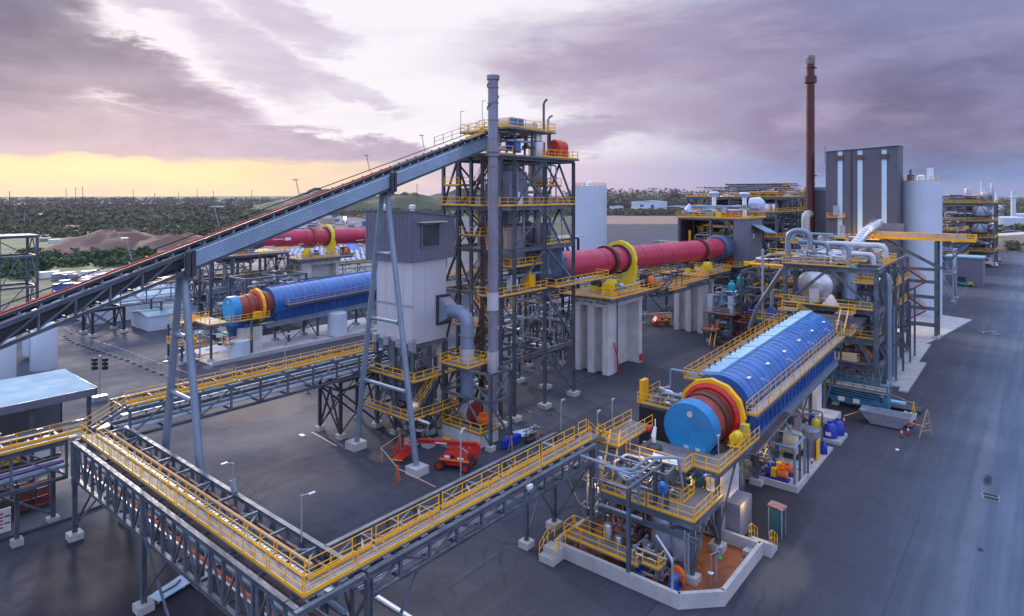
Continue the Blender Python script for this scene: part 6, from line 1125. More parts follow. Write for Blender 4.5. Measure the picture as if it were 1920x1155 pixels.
t = thing('barrier_tape', 'yellow and red barrier tape strung around the skip and scissor lift', 'tape', (95, 15, 1)); MB().tube([(91.3, 19.4, 1.1), (96.2, 17.9, 1.0), (93.1, 10.7, 1.2)], .04, 4).tube([(98.6, 12.6, 2.3), (106, 17.5, 1.2)], .03, 4).build('tape', mat('yellow_tape', (.8, .55, .1), .5), t)
t = thing('barrier_tape', 'pale orange tape strung between stands around the red boom lift', 'tape', (45, 53, 1)); MB().tube([(49.3, 58, 1.6), (45.4, 56.6, 1.6), (43.4, 51.4, 1.4), (44.2, 46.5, .6)], .04, 4).build('tape', mat('orange_tape', (.75, .42, .28), .5), t)
t = thing('sheet_stack', 'stack of corrugated sheets lying in the taped area', 'sheets', (98.8, 13.6, 0)); MB().corr((97.6, 14, .3), (97.6, 12.4, .3), (0, 0, 0), (2.6, 0, .25), .3, .1, (0, 0, 1)).build('sheets', galv, t)
t = thing('brick_pallet', 'pallet of salmon bricks beside the corrugated sheets', 'pallet', (96, 13.2, 0)); MB().box(95.4, 96.6, 12.4, 14.2, .15, .7).build('bricks', mat('salmon_brick', (.42, .24, .19), .8, 0, .3, 3), t); MB().box(95.3, 96.7, 12.3, 14.3, 0, .14).build('pallet', dark, t)
t = thing('plate_trolley', 'long flat dark trolley with pale plates behind the taped area', 'trolley', (103, 15, 0)); MB().box(101.6, 104.2, 12.2, 17.8, .35, .5).build('bed', dsteel, t); MB().box(103, 104.1, 14.2, 16.2, .51, .8).build('plates', lidm, t)
for x_ in (101.8, 104): MB().lathe((x_, 12.8, .2), (0, 1, 0), [(0, .2), (.1, .2)], 10).lathe((x_, 17, .2), (0, 1, 0), [(0, .2), (.1, .2)], 10).build('wheel', rub, t)
# boom lifts (built along local x, then turned)
def boom(lb, x, y, rz, bm, armm, basket=True, hidden=False):
    t = thing('boom_lift', lb, 'boom lift', (x, y, 0)); 
    B = lambda mb, n, m, s=False: mb.build(n, m, t, s)
    for sx_ in (-1.5, 1.5):
        for sy_ in (-1.15, 1.15): w_ = B(MB().lathe((x + sx_, y + sy_ - .22, .52), (0, 1, 0), [(0, .3), (.04, .52), (.4, .52), (.44, .3)], 20), 'wheel', rub, True); MB().lathe((x + sx_, y + sy_ - .24, .52), (0, 1, 0), [(0, .3), (.48, .3)], 14).build('rim', bm, w_)
    B(MB().box(x - 1.9, x + 1.9, y - .7, y + .7, .45, .95).box(x - 1.7, x - 1.3, y - 1, y + 1, .4, .65).box(x + 1.3, x + 1.7, y - 1, y + 1, .4, .65), 'chassis', bm)
    B(MB().hexa([(x - 1.5, y - 1.15, 1.05), (x + 1.9, y - 1.15, 1.05), (x + 1.9, y + 1.15, 1.05), (x - 1.5, y + 1.15, 1.05), (x - .9, y - 1.0, 2.0), (x + 1.6, y - 1.0, 1.9), (x + 1.6, y + 1.0, 1.9), (x - .9, y + 1.0, 2.0)]), 'engine_cowl', bm)
    B(MB().box(x - 1.45, x + 1.9, y - 1.18, y - 1.155, 1.2, 1.3).box(x - 1.45, x + 1.9, y + 1.155, y + 1.18, 1.2, 1.3), 'yellow_stripe', yel); B(MB().box(x - .2, x + .2, y - 1.19, y - 1.1, 1.45, 1.75), 'control_panel', dark)
    B(MB().bar((x + 1.9, y - .05, 1.2), (x + 2.4, y - .05, 2.9), .5, .9), 'tower_boom', armm); B(MB().bar((x + 2.5, y - .05, 2.75), (x - 4.3, y - .05, 2.5), .42, .42), 'boom_arm', armm)
    if basket: 
        B(MB().bar((x - 4.3, y - .05, 2.6), (x - 5.6, y - .05, 1.5), .28, .28).bar((x - 5.5, y - .05, 1.5), (x - 6.2, y - .05, 1.1), .2, .3), 'jib', armm); b = MB().box(x - 7.1, x - 5.9, y - 1.2, y + 1.2, .5, .6)
        for q in (-1.2, -.4, .4, 1.2):
            for w in (-7.1, -5.9): b.bar((x + w, y + q, .6), (x + w, y + q, 1.75), .07)
        for h in (1.2, 1.75):
            for w in (-7.1, -5.9): b.bar((x + w, y - 1.2, h), (x + w, y + 1.2, h), .07)
            for q in (-1.2, 1.2): b.bar((x - 7.1, y + q, h), (x - 5.9, y + q, h), .07)
        B(b, 'basket', bm); B(MB().box(x - 7.15, x - 5.85, y - 1.26, y - 1.21, .5, .6), 'basket_edge', yel)
    B(MB().tube([(x + 1.5, y - .35, 1.9), (x + .2, y - .1, 2.5)], .09, 8).tube([(x + 2.1, y + .3, 1.6), (x + 1.2, y + .15, 2.5)], .07, 8), 'lift_cylinder', galv); B(MB().tube([(x + 2.3, y - .3, 2.9), (x + .5, y - .33, 2.75), (x - 2, y - .3, 2.72), (x - 4.2, y - .3, 2.6), (x - 4.8, y - .28, 2.1)], .04, 5), 'hydraulic_hose', rub)
    B(MB().box(x + 1.5, x + 2.1, y - .9, y + .9, 1.0, 1.75), 'counterweight', dsteel); B(MB().box(x - .9, x - .3, y - 1.185, y - 1.16, 1.4, 1.7).box(x + .6, x + 1.3, y - 1.185, y - 1.16, 1.4, 1.6).box(x - 2.4, x - 1.0, y - .275, y - .262, 2.5, 2.66), 'decals', whitep); B(MB().tube([(x + 1.0, y + .8, 1.9), (x + 1.0, y + .8, 2.3)], .06, 6), 'exhaust', bsteel)
    t.rotation_euler.z = rz; return t
boom('bright red boom lift parked in front of the fan frame with its basket lowered', 49.8, 49.2, math.atan2(-9, 4.0), bred, bred)
boom('orange boom lift with a beige arm parked behind the nearer big concrete pier', 133.5, 66.5, R(180 + 135), mat('lift_orange', (.62, .09, .02), .45), cream, False)
# ------------------------------------------------------------------ process structure right of the drum
t = thing('process_structure', 'tall braced steel structure around the dented silver vessel behind the drum', 'structure', (109, 25, 0))
U = [106.5, 112.6]; W = [18.3, 24.5, 31.2]
for u in U:
    for v_ in (18.3, 31.2): column(t, u, v_, 0, 18.4, .62, fs=.9)
for z in (4.6, 8.3, 12.8, 18.9):
    b = MB()
    for u in U: b.ib((u, 18.3 - .3, z - .4), (u, 31.5, z - .4), .4, .75)
    for v_ in (18.3, 31.2): b.bar((U[0] + .3, v_, z - .4), (U[1] - .3, v_, z - .4), .32, .7)
    b.build('floor_beams', steel, t)
for a, c in (((106.5, 19, 13), (106.5, 24.4, 18.3)), ((106.5, 30.8, 13), (106.5, 25, 18.3)), ((106.5, 19, 4.7), (106.5, 23, 12.1)), ((106.5, 27.6, .6), (106.5, 21, 4.1)), ((112.5, 18.4, 12.9), (107, 18.3, 18)), ((107, 18.3, 8.4), (112.3, 18.3, 12.1)), ((112.3, 18.3, 4.6), (106.9, 18.3, 8)), ((107, 18.3, .6), (112.4, 18.3, 4))): MB().bar(a, c, .3).build('brace', steel, t)
deck(t, 105.7, 113, 24.4, 31.6, 19.0, rails='', th=.1); rail(t, [(105.8, 31.5, 19), (105.8, 22, 19)], r=.045); rail(t, [(105.8, 22, 19), (113, 22, 19)], r=.045); deck(t, 105.4, 113, 18.6, 31.4, 12.9, rails='w', r=.045); deck(t, 106.8, 112.4, 18.6, 22.4, 8.4, rails='ws', r=.045); deck(t, 106.0, 112.4, 19.4, 30.8, 4.7, rails='', r=.045); deck(t, 106.9, 110, 18.5, 21.6, 16.6, rails='swe', r=.045)
rail(t, [(104.5, 29.3, 4.8), (104.5, 24.5, 4.8)], r=.045); rail(t, [(106.3, 24.5, 4.8), (106.3, 20.5, 5)], r=.045); MB().box(103.6, 106.3, 24.5, 29.8, 4.6, 4.75).build('landing', mat('ochre_deck2', (.36, .27, .15), .7, 0, .2, .8), t); column(t, 104, 28.9, 0, 4.5, .5, fs=.7)
MB().hexa([(106.15, 20.8, 4.8), (106.2, 24.4, 4.8), (106.3, 24.4, 4.8), (106.25, 20.8, 4.8), (106.1, 20.8, 6.1), (106.15, 24.4, 5.8), (106.3, 24.4, 5.8), (106.25, 20.8, 6.1)]).build('hessian_sheet', cream, t)
stair(t, (108, 22.5, 8.4), (108, 19.2, 4.8), .8); stair(t, (110, 23, 4.7), (110, 20, .4), .8); clutter(t, 107, 112, 19, 31, 5.2, 12.2, 46, 71, [lsteel, galv, clad, dsteel, bsteel], (.08, .3)); clutter(t, 107, 112, 19, 30.5, .5, 4.2, 30, 72, None, (.08, .25)); clutter(t, 106.2, 112.6, 22.5, 31, 19.1, 21.2, 22, 73, [whitep, galv, clad, lsteel], (.08, .2))
MB().box(107.5, 110.5, 20.5, 29, 9.0, 11.2).build('screw_casing', stackm, t)
c = thing('condenser_vessel', 'dented silver insulated cylinder seen end on inside the tall structure', 'vessel', (108, 26.8, 15.6)); dent = mat('dented_cladding', (.60, .58, .57), .3, .85, .05, .5, bump=.35, bs=.55)
MB().lathe((106.8, 26.9, 15.7), (1, 0, 0), [(0, .05), (.02, 2.3), (.25, 2.6), (9.5, 2.6), (9.7, 2.2)], 36, False).build('shell', dent, c, True); MB().box(106.55, 106.85, 26.2, 27.6, 13.1, 15.1).build('door', silv, c); MB().box(106.5, 106.8, 27.0, 27.6, 12.95, 13.7).build('pale_box', lidm, c); MB().lathe((112, 23, 15.9), (.2, 0, 1), [(-2.6, 1.1), (3, 1.1)], 16).build('riser_duct', lsteel, c, True)
MB().frus((107, 111, 24.5, 29), (107.5, 110, 25.8, 27.6), 12.95, 13.3).build('saddle', steel, c); MB().hexa([(105.6, 23.4, 12.95), (105.6, 25.6, 12.95), (107, 25.6, 12.95), (107, 23.4, 12.95), (106.0, 24.2, 14.6), (106.0, 24.5, 14.6), (106.3, 24.5, 14.6), (106.3, 24.2, 14.6)]).build('tarp_pyramid', whitep, c)
t = thing('gooseneck_pipe', 'thick pale gooseneck pipe looping over the structure roof', 'pipe', (108, 29.8, 19)); MB().tube(bend([(107, 30.9, 17), (107, 30.9, 24.2), (107, 27.6, 24.2), (107, 27.6, 21.3)], 1.7, 8), .42, 14).build('pipe', lsteel, t, True)
for i, (y_, xa, lb) in enumerate([(25.0, 107.2, 'first pale process pipe dropping onto the structure roof'), (22.2, 107.5, 'second pale process pipe bending down on the structure roof')]):
    t = thing('roof_pipe', lb, 'pipe', (xa, y_, 19), 'pale pipes over the structure roof'); MB().tube(bend([(xa + .6, 29.5, 22.4 - i * .2), (xa, y_, 22.4 - i * .2), (xa, y_, 19.1)], .9), .32, 12).build('pipe', lsteel, t, True)
t = thing('roof_pipe', 'long insulated pipe climbing from the structure roof toward the tall grey building', 'pipe', (130, 26, 20)); MB().tube([(112, 24, 19.6), (150, 27.5, 22.5), (168, 28, 23.4)], .85, 16).build('pipe', white, t, True); b = MB()
for k in range(14): q = 116 + k * 3.6; b.lathe((q, 24.35 + (q - 116) * .085, 19.95 + (q - 116) * .076), (1, .09, .076), [(0, .86), (0, .93), (.15, .93), (.15, .86)], 16, False)
b.build('pipe_bands', galv, t)
t = thing('roof_pipe', 'cream pipe run with a bend on the yellow roof deck left of the footbridge', 'pipe', (125, 20, 21)); MB().tube(bend([(115, 28, 21.6), (118, 27, 21.6), (118, 19.0, 21.6), (118, 19.0, 19.6)], 1.2), .45, 12).tube(bend([(112, 27.5, 20.4), (114, 24.5, 20.4), (114, 20, 20.4), (114, 20, 18.8)], 1.0), .36, 12).build('pipe', mat('cream_pipe', (.56, .56, .55), .45), t, True)
# rear bays
t = thing('process_structure', 'rear steel bays of stairs and ladders stepping back behind the silver vessel', 'structure', (125, 22, 0))
frame(t, [114.5, 120, 126, 133, 140], [18.9, 25, 32], [5, 9.6, 14.2, 18.6], .45, .5, seed=21, bw=.24)
deck(t, 114.3, 126, 18.6, 32, 18.7, rails='se', r=.05, th=.3); deck(t, 126, 140.4, 18.6, 32.4, 14.3, rails='se', r=.05); deck(t, 126.5, 133, 18.0, 21.5, 11, rails='sew', r=.05); rail(t, [(114.4, 18.7, 18.8), (120, 18.7, 18.8)], r=.06); rail(t, [(114.3, 23.5, 18.8), (125, 23.5, 18.8)], r=.06)
for a, c_ in (((121, 19.6, 14.3), (125, 19.6, 18.6)), ((125, 19.6, 9.6), (121, 19.6, 14.2)), ((128, 19.4, 9.7), (132.5, 19.4, 14.2)), ((128, 19.4, 5), (132, 19.4, 9.5)), ((116, 19.6, 5), (119.5, 19.6, 9.5))): stair(t, a, c_, .8)
clutter(t, 114.8, 139, 19.2, 31.5, .6, 18, 90, 75, [lsteel, galv, clad, dsteel, steel], (.1, .35)); clutter(t, 114.8, 126, 19.5, 31.5, 18.9, 21.5, 30, 76, [whitep, galv, clad, lsteel, yel], (.1, .3))
for x_, z_ in ((116.5, 15), (123.5, 17), (131, 11), (136.5, 13)): MB().ib((x_, 17.3, .4), (x_, 17.3, z_), .3, .3).bar((x_, 17.3, z_ - .4), (x_, 18.8, z_ - .4), .2).bar((x_, 17.3, 6), (x_, 18.8, 6), .2).build('outrigger_post', steel, t)
pipes(t, [([(114.2, 18.0, 1), (114.2, 18.0, 17.5), (114.2, 21, 17.5)], .5), ([(118.2, 17.9, .5), (118.2, 17.9, 12)], .2)], lsteel)
MB().box(114, 150, 16.3, 34, 0, .25).build('base_slab', concl, t); MB().box(111.8, 133, 16.3 - 1.2, 16.3, 0, .22).build('apron', concl, t)
for (x_, y_, r_, h) in ((119, 27, 1.8, 6), (128, 25, 2.2, 8), (135, 28, 2.0, 10)): vessel(t, (x_, y_, 5.2), r_, h, rn.choice([clad, galv]))
# equipment frame left of it
t = thing('process_structure', 'low crowded pipe structure between the kiln discharge building and the silver vessel', 'structure', (135, 42, 0)); frame(t, [120, 127, 134, 141], [35, 41, 47], [5, 10, 14.6], .4, .42, seed=31, bw=.2); deck(t, 119.8, 134, 34.6, 41, 10.1, rails='sw', r=.05); deck(t, 127, 141.3, 34.6, 47.3, 14.7, rails='ws', r=.05); clutter(t, 119, 141, 34.5, 47, .6, 9.6, 60, 82, [dsteel, galv, bsteel, lsteel, steel], (.1, .4)); clutter(t, 121, 141, 35, 47, 10.2, 17, 50, 83, [galv, lsteel, clad, dsteel, yel], (.08, .3))

for (a0_, a1_, b0_, b1_, z_) in ((120, 127, 35, 38, 13.2), (127, 141, 34.5, 37, 12.4), (134, 141, 34.5, 38, 17.2), (120, 134, 34.6, 36.5, 5.1), (128, 134, 38, 44, 17.6), (142, 149, 36, 46, 16.4), (142, 149, 36, 46, 19), (143, 150, 28, 34, 18)): deck(t, a0_, a1_, b0_, b1_, z_, rails='sw', r=.05)
for (x_, y_) in ((142.2, 36.2), (148.8, 36.2), (142.2, 45.8), (148.8, 45.8), (143.2, 28.2), (149.8, 33.8)): column(t, x_, y_, 0, 16.2, .4)
clutter(t, 142, 149, 36, 46, 1, 15, 30, 84, [dsteel, galv, lsteel, steel], (.1, .35)); clutter(t, 142, 149, 28, 46, 19.2, 21.4, 20, 85, [clad, galv, lsteel, yel], (.1, .3)); MB().tube([(143, 37, 20.2), (150, 43, 20.2)], .9, 14).build('cream_duct', white, t, True); MB().box(143.5, 147, 38, 42, 19.1, 21).build('fan_housing', dsteel, t)
rail(t, [(127, 34.7, 12.2), (140, 34.7, 12.2)], r=.06); rail(t, [(127, 40, 12.2), (127, 34.7, 12.2)], r=.06)
t.location.x += 8; t.location.y -= 1
t = thing('sloping_chute', 'long pale tube sloping down left from the corner of the tall structure', 'chute', (112, 34, 14)); MB().tube([(106.8, 31.6, 18.0), (113.5, 38.0, 10.0), (114, 39.5, 6.0)], .38, 12).build('tube', galv, t, True)
t = thing('blue_hopper_stand', 'small railed grey stand with dark blue hopper and pale vent tube', 'stand', (113, 34, 0)); 
for x_, y_ in ((111.8, 33.6), (111.8, 37), (115, 33.6), (115, 37)): column(t, x_, y_, 0, 8.3, .45)
deck(t, 111.5, 115.3, 33.2, 37.4, 8.5, rails='wse', r=.05, th=.3); MB().frus((112.2, 114.6, 34, 36.8), (113, 113.8, 35, 35.9), 8.6, 10.4).build('hopper', dblue, t); MB().tube([(113.4, 35.4, 9.8), (113.4, 35.4, 14)], .32, 12).ball((113.4, 35.4, 14.1), .4, 10).build('vent_tube', galv, t, True); MB().tube([(112.2, 36.6, .3), (112.2, 36.6, 20.5)], .22, 10).build('tall_pipe', galv, t, True)
# small pump tower right of farther pier
_pt = t = thing('pump_tower', 'small steel tower with pale cabinets and teal motors right of the farther pier', 'tower', (127, 40.5, 0)); frame(t, [125, 129.6], [38.6, 43], [2.6, 6.0], .45, .4, seed=7, allbr=True, bw=.2); deck(t, 124.2, 130.4, 37.8, 43.8, 6.15, rails='swn', railm=mat('rusty_rail', (.45, .26, .17), .6), r=.045, th=.2)
for x_, y_ in ((124.8, 42.4), (125.0, 38.3), (129.2, 42.6)): MB().box(x_, x_ + 1.1, y_, y_ + 1.0, 6.16, 9.6).build('cabinet', white, t)
for x_, y_, z_ in ((128, 39.6, 10.2), (129.6, 38.4, 11.4), (126.2, 40.6, 8.0)): MB().lathe((x_, y_, z_), (0, 0, 1), [(0, .3), (.2, .75), (1.5, .75), (1.8, .4), (2.2, .35)], 14).tube([(x_, y_, 6.2), (x_, y_, z_)], .3, 8).build('teal_motor', teal, t, True)
MB().box(125.6, 128.6, 39.5, 41.6, 6.2, 7.7).build('trough', stackm, t); clutter(t, 125, 131, 37.5, 43, 6.4, 10.6, 34, 91, [galv, clad, lsteel, steel], (.1, .3)); clutter(t, 123, 131, 34, 43, .4, 5.6, 24, 92, [dsteel, galv, rusty, bsteel], (.1, .3)); stair(t, (124, 41.5, 3), (118.5, 40, .2), .9, bsteel); deck(t, 121.5, 124.3, 40.5, 43.5, 3.1, rails='ws', railm=orange, r=.045); column(t, 122, 43, 0, 3, .3, foot=False)
MB().box(129.8, 131.5, 36, 37.6, 5.2, 7.0).build('blue_tote', navy, t); deck(t, 129.5, 133, 35.0, 38.4, 5.0, rails='ws', r=.05); vessel(t, (131, 40, 2.5), .9, 7.6, clad); vessel(t, (132.4, 38.6, 2.5), .6, 6.8, clad)
_pt.location.y += 8.3
# ------------------------------------------------------------------ kiln discharge building
_db = t = thing('discharge_building', 'part clad steel building with yellow roof deck at the far end of the red kiln', 'building', (148, 58, 0))
frame(t, [141, 148, 155], [50.3, 58.2, 66.4], [5.2, 12.6, 24.2], .5, .6, seed=41, bw=.25); deck(t, 140.4, 155.6, 49.6, 67, 24.35, mat('ochre_deck3', (.42, .30, .13), .7, 0, .2, .8), rails='', th=.3); rail(t, [(140.5, 66.9, 24.4), (140.5, 49.7, 24.4), (155.5, 49.7, 24.4)], r=.06)
MB().box(141, 153.5, 50.0, 50.12, 12.9, 23.9).build('cladding_wall', gclad, t); MB().box(140.65, 140.75, 49.9, 52.4, 12.9, 23.9).build('cladding_wall', gclad, t); MB().corr((141, 49.97, 12.9), (153.5, 49.97, 12.9), (0, 0, 0), (0, 0, 11), .5, .08).build('wall_ribs', gclad, t)
MB().box(146.5, 147.6, 49.8, 49.87, 19.2, 20.4).build('window', white, t); MB().hexa([(146, 46.5, 20.8), (154, 46.5, 20.2), (154, 50, 22.0), (146, 50, 22.6), (146, 46.5, 21.0), (154, 46.5, 20.4), (154, 50, 22.2), (146, 50, 22.8)]).build('lean_to_roof', roofm, t)
MB().box(141.4, 154, 51.5, 66, 13, 13.2).build('kiln_floor', dsteel, t); MB().box(154.2, 154.4, 50.5, 66.2, 13, 24).build('rear_wall', dsteel, t); MB().box(141.5, 154, 66.1, 66.25, 13, 24).build('side_wall', dsteel, t)
stair(t, (141.4, 52, 20.5), (141.4, 55.5, 24), .9); stair(t, (141.4, 55.5, 17), (141.4, 52, 20.3), .9); stair(t, (141.4, 52, 13.2), (141.4, 55.5, 16.8), .9); MB().bar((140.8, 50.6, 20), (140.8, 56.4, 13.2), .25).build('brace', steel, t)
clutter(t, 142, 154, 51, 66, 14, 23, 50, 44, [yel, galv, dsteel, bsteel], (.1, .35)); clutter(t, 141.5, 155, 50.5, 66, .6, 12, 60, 45, [dsteel, bsteel, galv, steel], (.1, .35)); clutter(t, 141, 155, 50.5, 66, 24.6, 27, 36, 46, [yel, galv, whitep, orange, lsteel], (.1, .35)); rail(t, [(140.9, 58, 16.6), (140.9, 66.2, 16.6)], r=.06); rail(t, [(141.2, 50.2, 5.4), (155, 50.2, 5.4)], r=.06); deck(t, 138, 148, 48.5, 51, 5.3, rails='sw', r=.055); deck(t, 138.5, 141, 50, 54.5, 13.0, rails='ws', r=.05)
stair(t, (138.6, 53.2, 15), (138.6, 56.8, 12.9), .9)
for (x_, y_, m, w, d_, h) in ((141.5, 62, teal, 1.6, 3.2, 1.3), (141.5, 57.8, teal, 1.6, 3.2, 1.3), (142, 56, lemon, 1.5, 1.2, 1.2), (142.5, 52.5, orange, 1.2, 2.5, .8), (145, 53, galv, 2, 3, 2), (139.2, 50.5, navy, 2.4, 3, 1.6)): MB().box(x_, x_ + w, y_, y_ + d_, 24.4 if h != 1.6 else 5.4, 24.4 + h if h != 1.6 else 7.6).build('equipment_box', m, t)
MB().lathe((140.5, 53.2, 14.4), (-1, 0, 0), [(0, .2), (.1, .7), (.4, .7)], 14).build('red_burner_cap', bred, t)
for (y_, h) in ((58.3, 5.2), (50.8, 5.0)):
    MB().tube([(143.5, y_, 24.4), (143.5, y_, 24.4 + h)], .5, 12).build('white_vent', whitep, t, True); MB().lathe((143.5, y_, 24.4 + h - .2), (0, 0, 1), [(0, .6), (.9, 1.3), (1.2, 1.0), (1.3, .2)], 9).build('plastic_wrap', mat('wrap_sheet', (.50, .56, .72), .5, 0, .1, 1), t)
MB().lathe((147, 48.9 + 2, 27.5), (0, -1, 0), [(0, .6), (.3, 1.6), (2.6, 1.8), (3.6, .9)], 9).build('plastic_wrap', MATS['wrap_sheet'], t)
MB().lathe((144, 65, 24.4), (0, 0, 1), [(0, .9), (1.2, 1.3), (2.2, .9), (3.2, .1)], 9).build('plastic_wrap', MATS['wrap_sheet'], t)
spot(141.0, 62.5, 18.4, 60, .3, (1, .75, .4)); lampt = thing('floodlight', 'small lit floodlight above the far end of the red kiln', 'light', (140.6, 59.6, 16.6)); MB().box(140.3, 140.6, 59.3, 59.9, 16.5, 17.0).build('lamp_head', lampm, lampt); MB().box(140.6, 140.8, 59.5, 59.7, 16.6, 16.9).build('bracket', dsteel, lampt)
_db.location.x += 9.3; _db.location.y += 3.3
# far process frames
def farframe(lb, x0, x1, y0, y1, lv, seed, name='process_structure', top=True, n=60, ds=.55, vs=()):
    t = thing(name, lb, 'structure', (x0, y0, 0)); nx, ny = max(1, round((x1 - x0) / 8)), max(1, round((y1 - y0) / 8)); frame(t, [x0 + i * (x1 - x0) / nx for i in range(nx + 1)], [y0 + i * (y1 - y0) / ny for i in range(ny + 1)], lv, .55, .6, steel if seed % 2 else dsteel, seed=seed, bw=.28, foot=False)
    rn_ = random.Random(seed)
    for i, z in enumerate(lv): 
        deck(t, x0 - .4, x1 + .4, y0 - .4, y1 + .4, z + .1, dsteel, rails='sw' if (i == len(lv) - 1 or rn_.random() < .6) else '', r=.07, sp=2.6, th=.15)
    for i in range(len(lv)): z0 = lv[i - 1] if i else 0; clutter(t, x0 + .5, x1 - .5, y0 + .4, y1 - .4, z0 + .5, lv[i] - .8, n // len(lv), seed * 7 + i, [galv, lsteel, whitep, bsteel, dsteel, clad], (.12, .45))
    if top: clutter(t, x0 + .5, x1 - .5, y0 + .4, y1 - .4, lv[-1] + .3, lv[-1] + 3.2, n // 3, seed * 13, [yel, galv, lsteel, dsteel, steel, bsteel], (.08, .22))
    for (x_, y_, z_, r_, h) in vs: vessel(t, (x_, y_, z_), r_, h, rn_.choice([clad, galv]))
    return t
farframe('grey steel frame with yellow decks beyond the kiln discharge building', 196, 224, 60, 88, [9, 17, 24.5, 29], 51, n=110, vs=((200, 64, 22, 3.2, 6), (210, 80, 25, 2.5, 5)))
farframe('rust toned steel frame with a cone topped vessel left of the red chimney', 228, 244, 62, 90, [10, 19, 26, 30.5], 53, n=80, vs=((231, 66, 22, 3.4, 9),))
farframe('dark low steel frame with white deck behind the kiln, beside the pale tank box', 182, 196, 80, 100, [6, 11.5], 55, n=60)
farframe('refinery frame of dark decks and silver vessels right of the silo', 325, 349, 13.5, 33, [6.5, 12, 19, 26.3], 57, n=220, vs=((328, 18, 20.2, 3.2, 5.6), (328, 18.5, 13.5, 2.8, 5), (333, 17, 26.6, 1.6, 4.5), (335, 23, 26.6, 1.2, 6), (332, 14.5, 26.5, .6, 8), (330, 30, 13, 1.6, 5)))
farframe('lower refinery frame of pipes in front of the dark decked one', 296, 318, 22, 32, [6, 11, 16], 59, n=90)
farframe('long distant pipe rack behind the pale tank box', 205, 262, 112, 122, [5, 8], 61, 'pipe_rack', False, 60)
x_, y_ = cam_xy(1215, 226); shed('pale_tank_box', 'pale blue boxy tank under a deck behind the red kiln', x_, x_ + 6, y_ - 5, y_ + 5, 7.5, white, white, .2, 'tank')
# ------------------------------------------------------------------ tall building, chimney, silos
bx, by0, by1, bl = 180, 26.3, 42.6, 7.6
t = thing('tall_building', 'tall windowless dark grey cladded building with three pale vertical stripes', 'building', (bx, by0, 0))
MB().hexa([(bx, by0, 0), (bx + bl, by0, 0), (bx + bl, by1, 0), (bx, by1, 0), (bx, by0, 41.9), (bx + bl, by0, 41.9), (bx + bl, by1, 41.0), (bx, by1, 41.0)]).build('wall', bclad, t)
MB().corr((bx - .02, by1, 0), (bx - .02, by0, 0), (0, 0, 0), (0, 0, 41), .5, .06, (-1, 0, 0)).build('ribbed_wall', bclad, t)
MB().hexa([(bx - .5, by0 - .3, 41.95), (bx + bl, by0 - .3, 41.95), (bx + bl, by1 + .4, 41.05), (bx - .5, by1 + .4, 41.05), (bx - .5, by0 - .3, 42.2), (bx + bl, by0 - .3, 42.2), (bx + bl, by1 + .4, 41.3), (bx - .5, by1 + .4, 41.3)]).build('roof', galv, t)
for px in (1583, 1619, 1661):
    y_ = by1 - (px - 1556) / 128 * (by1 - by0); MB().box(bx - .16, bx - .09, y_ - .55, y_ + .55, 19, 38.7).box(bx - .16, bx - .09, y_ - .55, y_ + .55, 39.9, 41.0).build('light_strip', transl, t); MB().box(bx - .5, bx - .09, y_ - .8, y_ + .8, 38.7, 39.9).build('louvre', bsteel, t)
MB().box(bx - .3, bx - .1, by1 - 6.2, by1 - 6.0, 10, 41.2).build('downpipe', dsteel, t); MB().box(bx - .3, bx - .1, 39.3, 40.8, 24.5, 27.0).box(bx - .3, bx - .1, 38.0, 39.2, 19, 22).build('door', galv, t); deck(t, bx - 1.8, bx, 38, 42, 24, rails='wsn', r=.05); deck(t, bx - 2, bx, 30, 40, 18.8, rails='w', r=.05, m=yel)
MB().tube([(bx, by1 + .2, 38), (bx, by1 + .2, 42.6)], .06, 5).build('vent_pipe', dsteel, t)
t = thing('annex_building', 'lower dark cladded annex with pale roof edge between chimney and tall building', 'building', (188, 44, 0)); MB().box(186, 194, 43.2, 49.2, 0, 31.0).build('wall', bclad, t); MB().box(185.7, 194.2, 43.0, 49.4, 31.0, 31.9).build('roof', roofm, t); MB().box(185.85, 185.97, 43.5, 44, 14, 30.8).build('light_strip', transl, t)
cx, cy = cam_xy(1519.5, 172); t = thing('red_chimney', 'tall dark red chimney with a wrapped white top left of the tall building', 'chimney', (cx, cy, 0))
MB().lathe((cx, cy, 0), (0, 0, 1), [(0, 1.2), (18, 1.1), (65.5, 1.05)], 24).build('shell', chim, t, True); MB().lathe((cx, cy, 60), (0, 0, 1), [(0, 1.07), (.1, 1.6), (1.9, 1.6), (2, 1.07)], 24, False).build('collar', chim, t, True); MB().lathe((cx, cy, 65.2), (0, 0, 1), [(0, 1.08), (.3, 1.16), (1.5, 1.25), (2.3, 1.1), (2.5, .7)], 11).build('wrapped_top', mat('wrap_tan', (.20, .16, .15), .7), t)
b = MB()
for z in (64.2, 35, 32.8, 40, 46, 52, 56): b.lathe((cx, cy, z), (0, 0, 1), [(0, 1.06), (0, 1.16), (.15, 1.16), (.15, 1.06)], 20, False)
for z in (64, 34.8): b.box(cx - 1.3, cx + 1.3, cy - 1.3, cy - 1.05, z, z + .4)
b.build('ring_brackets', chim, t)
t = thing('chimney_duct', 'white elbow duct joining the foot of the red chimney', 'duct', (cx - 3, cy, 16)); MB().tube(bend([(cx - 3.4, cy + .3, 12), (cx - 3.4, cy + .3, 24.6), (cx, cy, 24.6)], 3, 8), 1.05, 16).build('duct', concl, t, True); b = MB()
for z in (14.5, 18, 20): b.lathe((cx - 3.4, cy + .3, z), (0, 0, 1), [(0, 1.06), (0, 1.25), (.3, 1.25), (.3, 1.06)], 16, False)
b.build('duct_rings', concl, t); MB().frus((cx - 5.5, cx - 1.5, cy - 2, cy + 2.5), (cx - 4.6, cx - 2.4, cy - .8, cy + 1.4), 10, 12.4).build('duct_base', steel, t); 
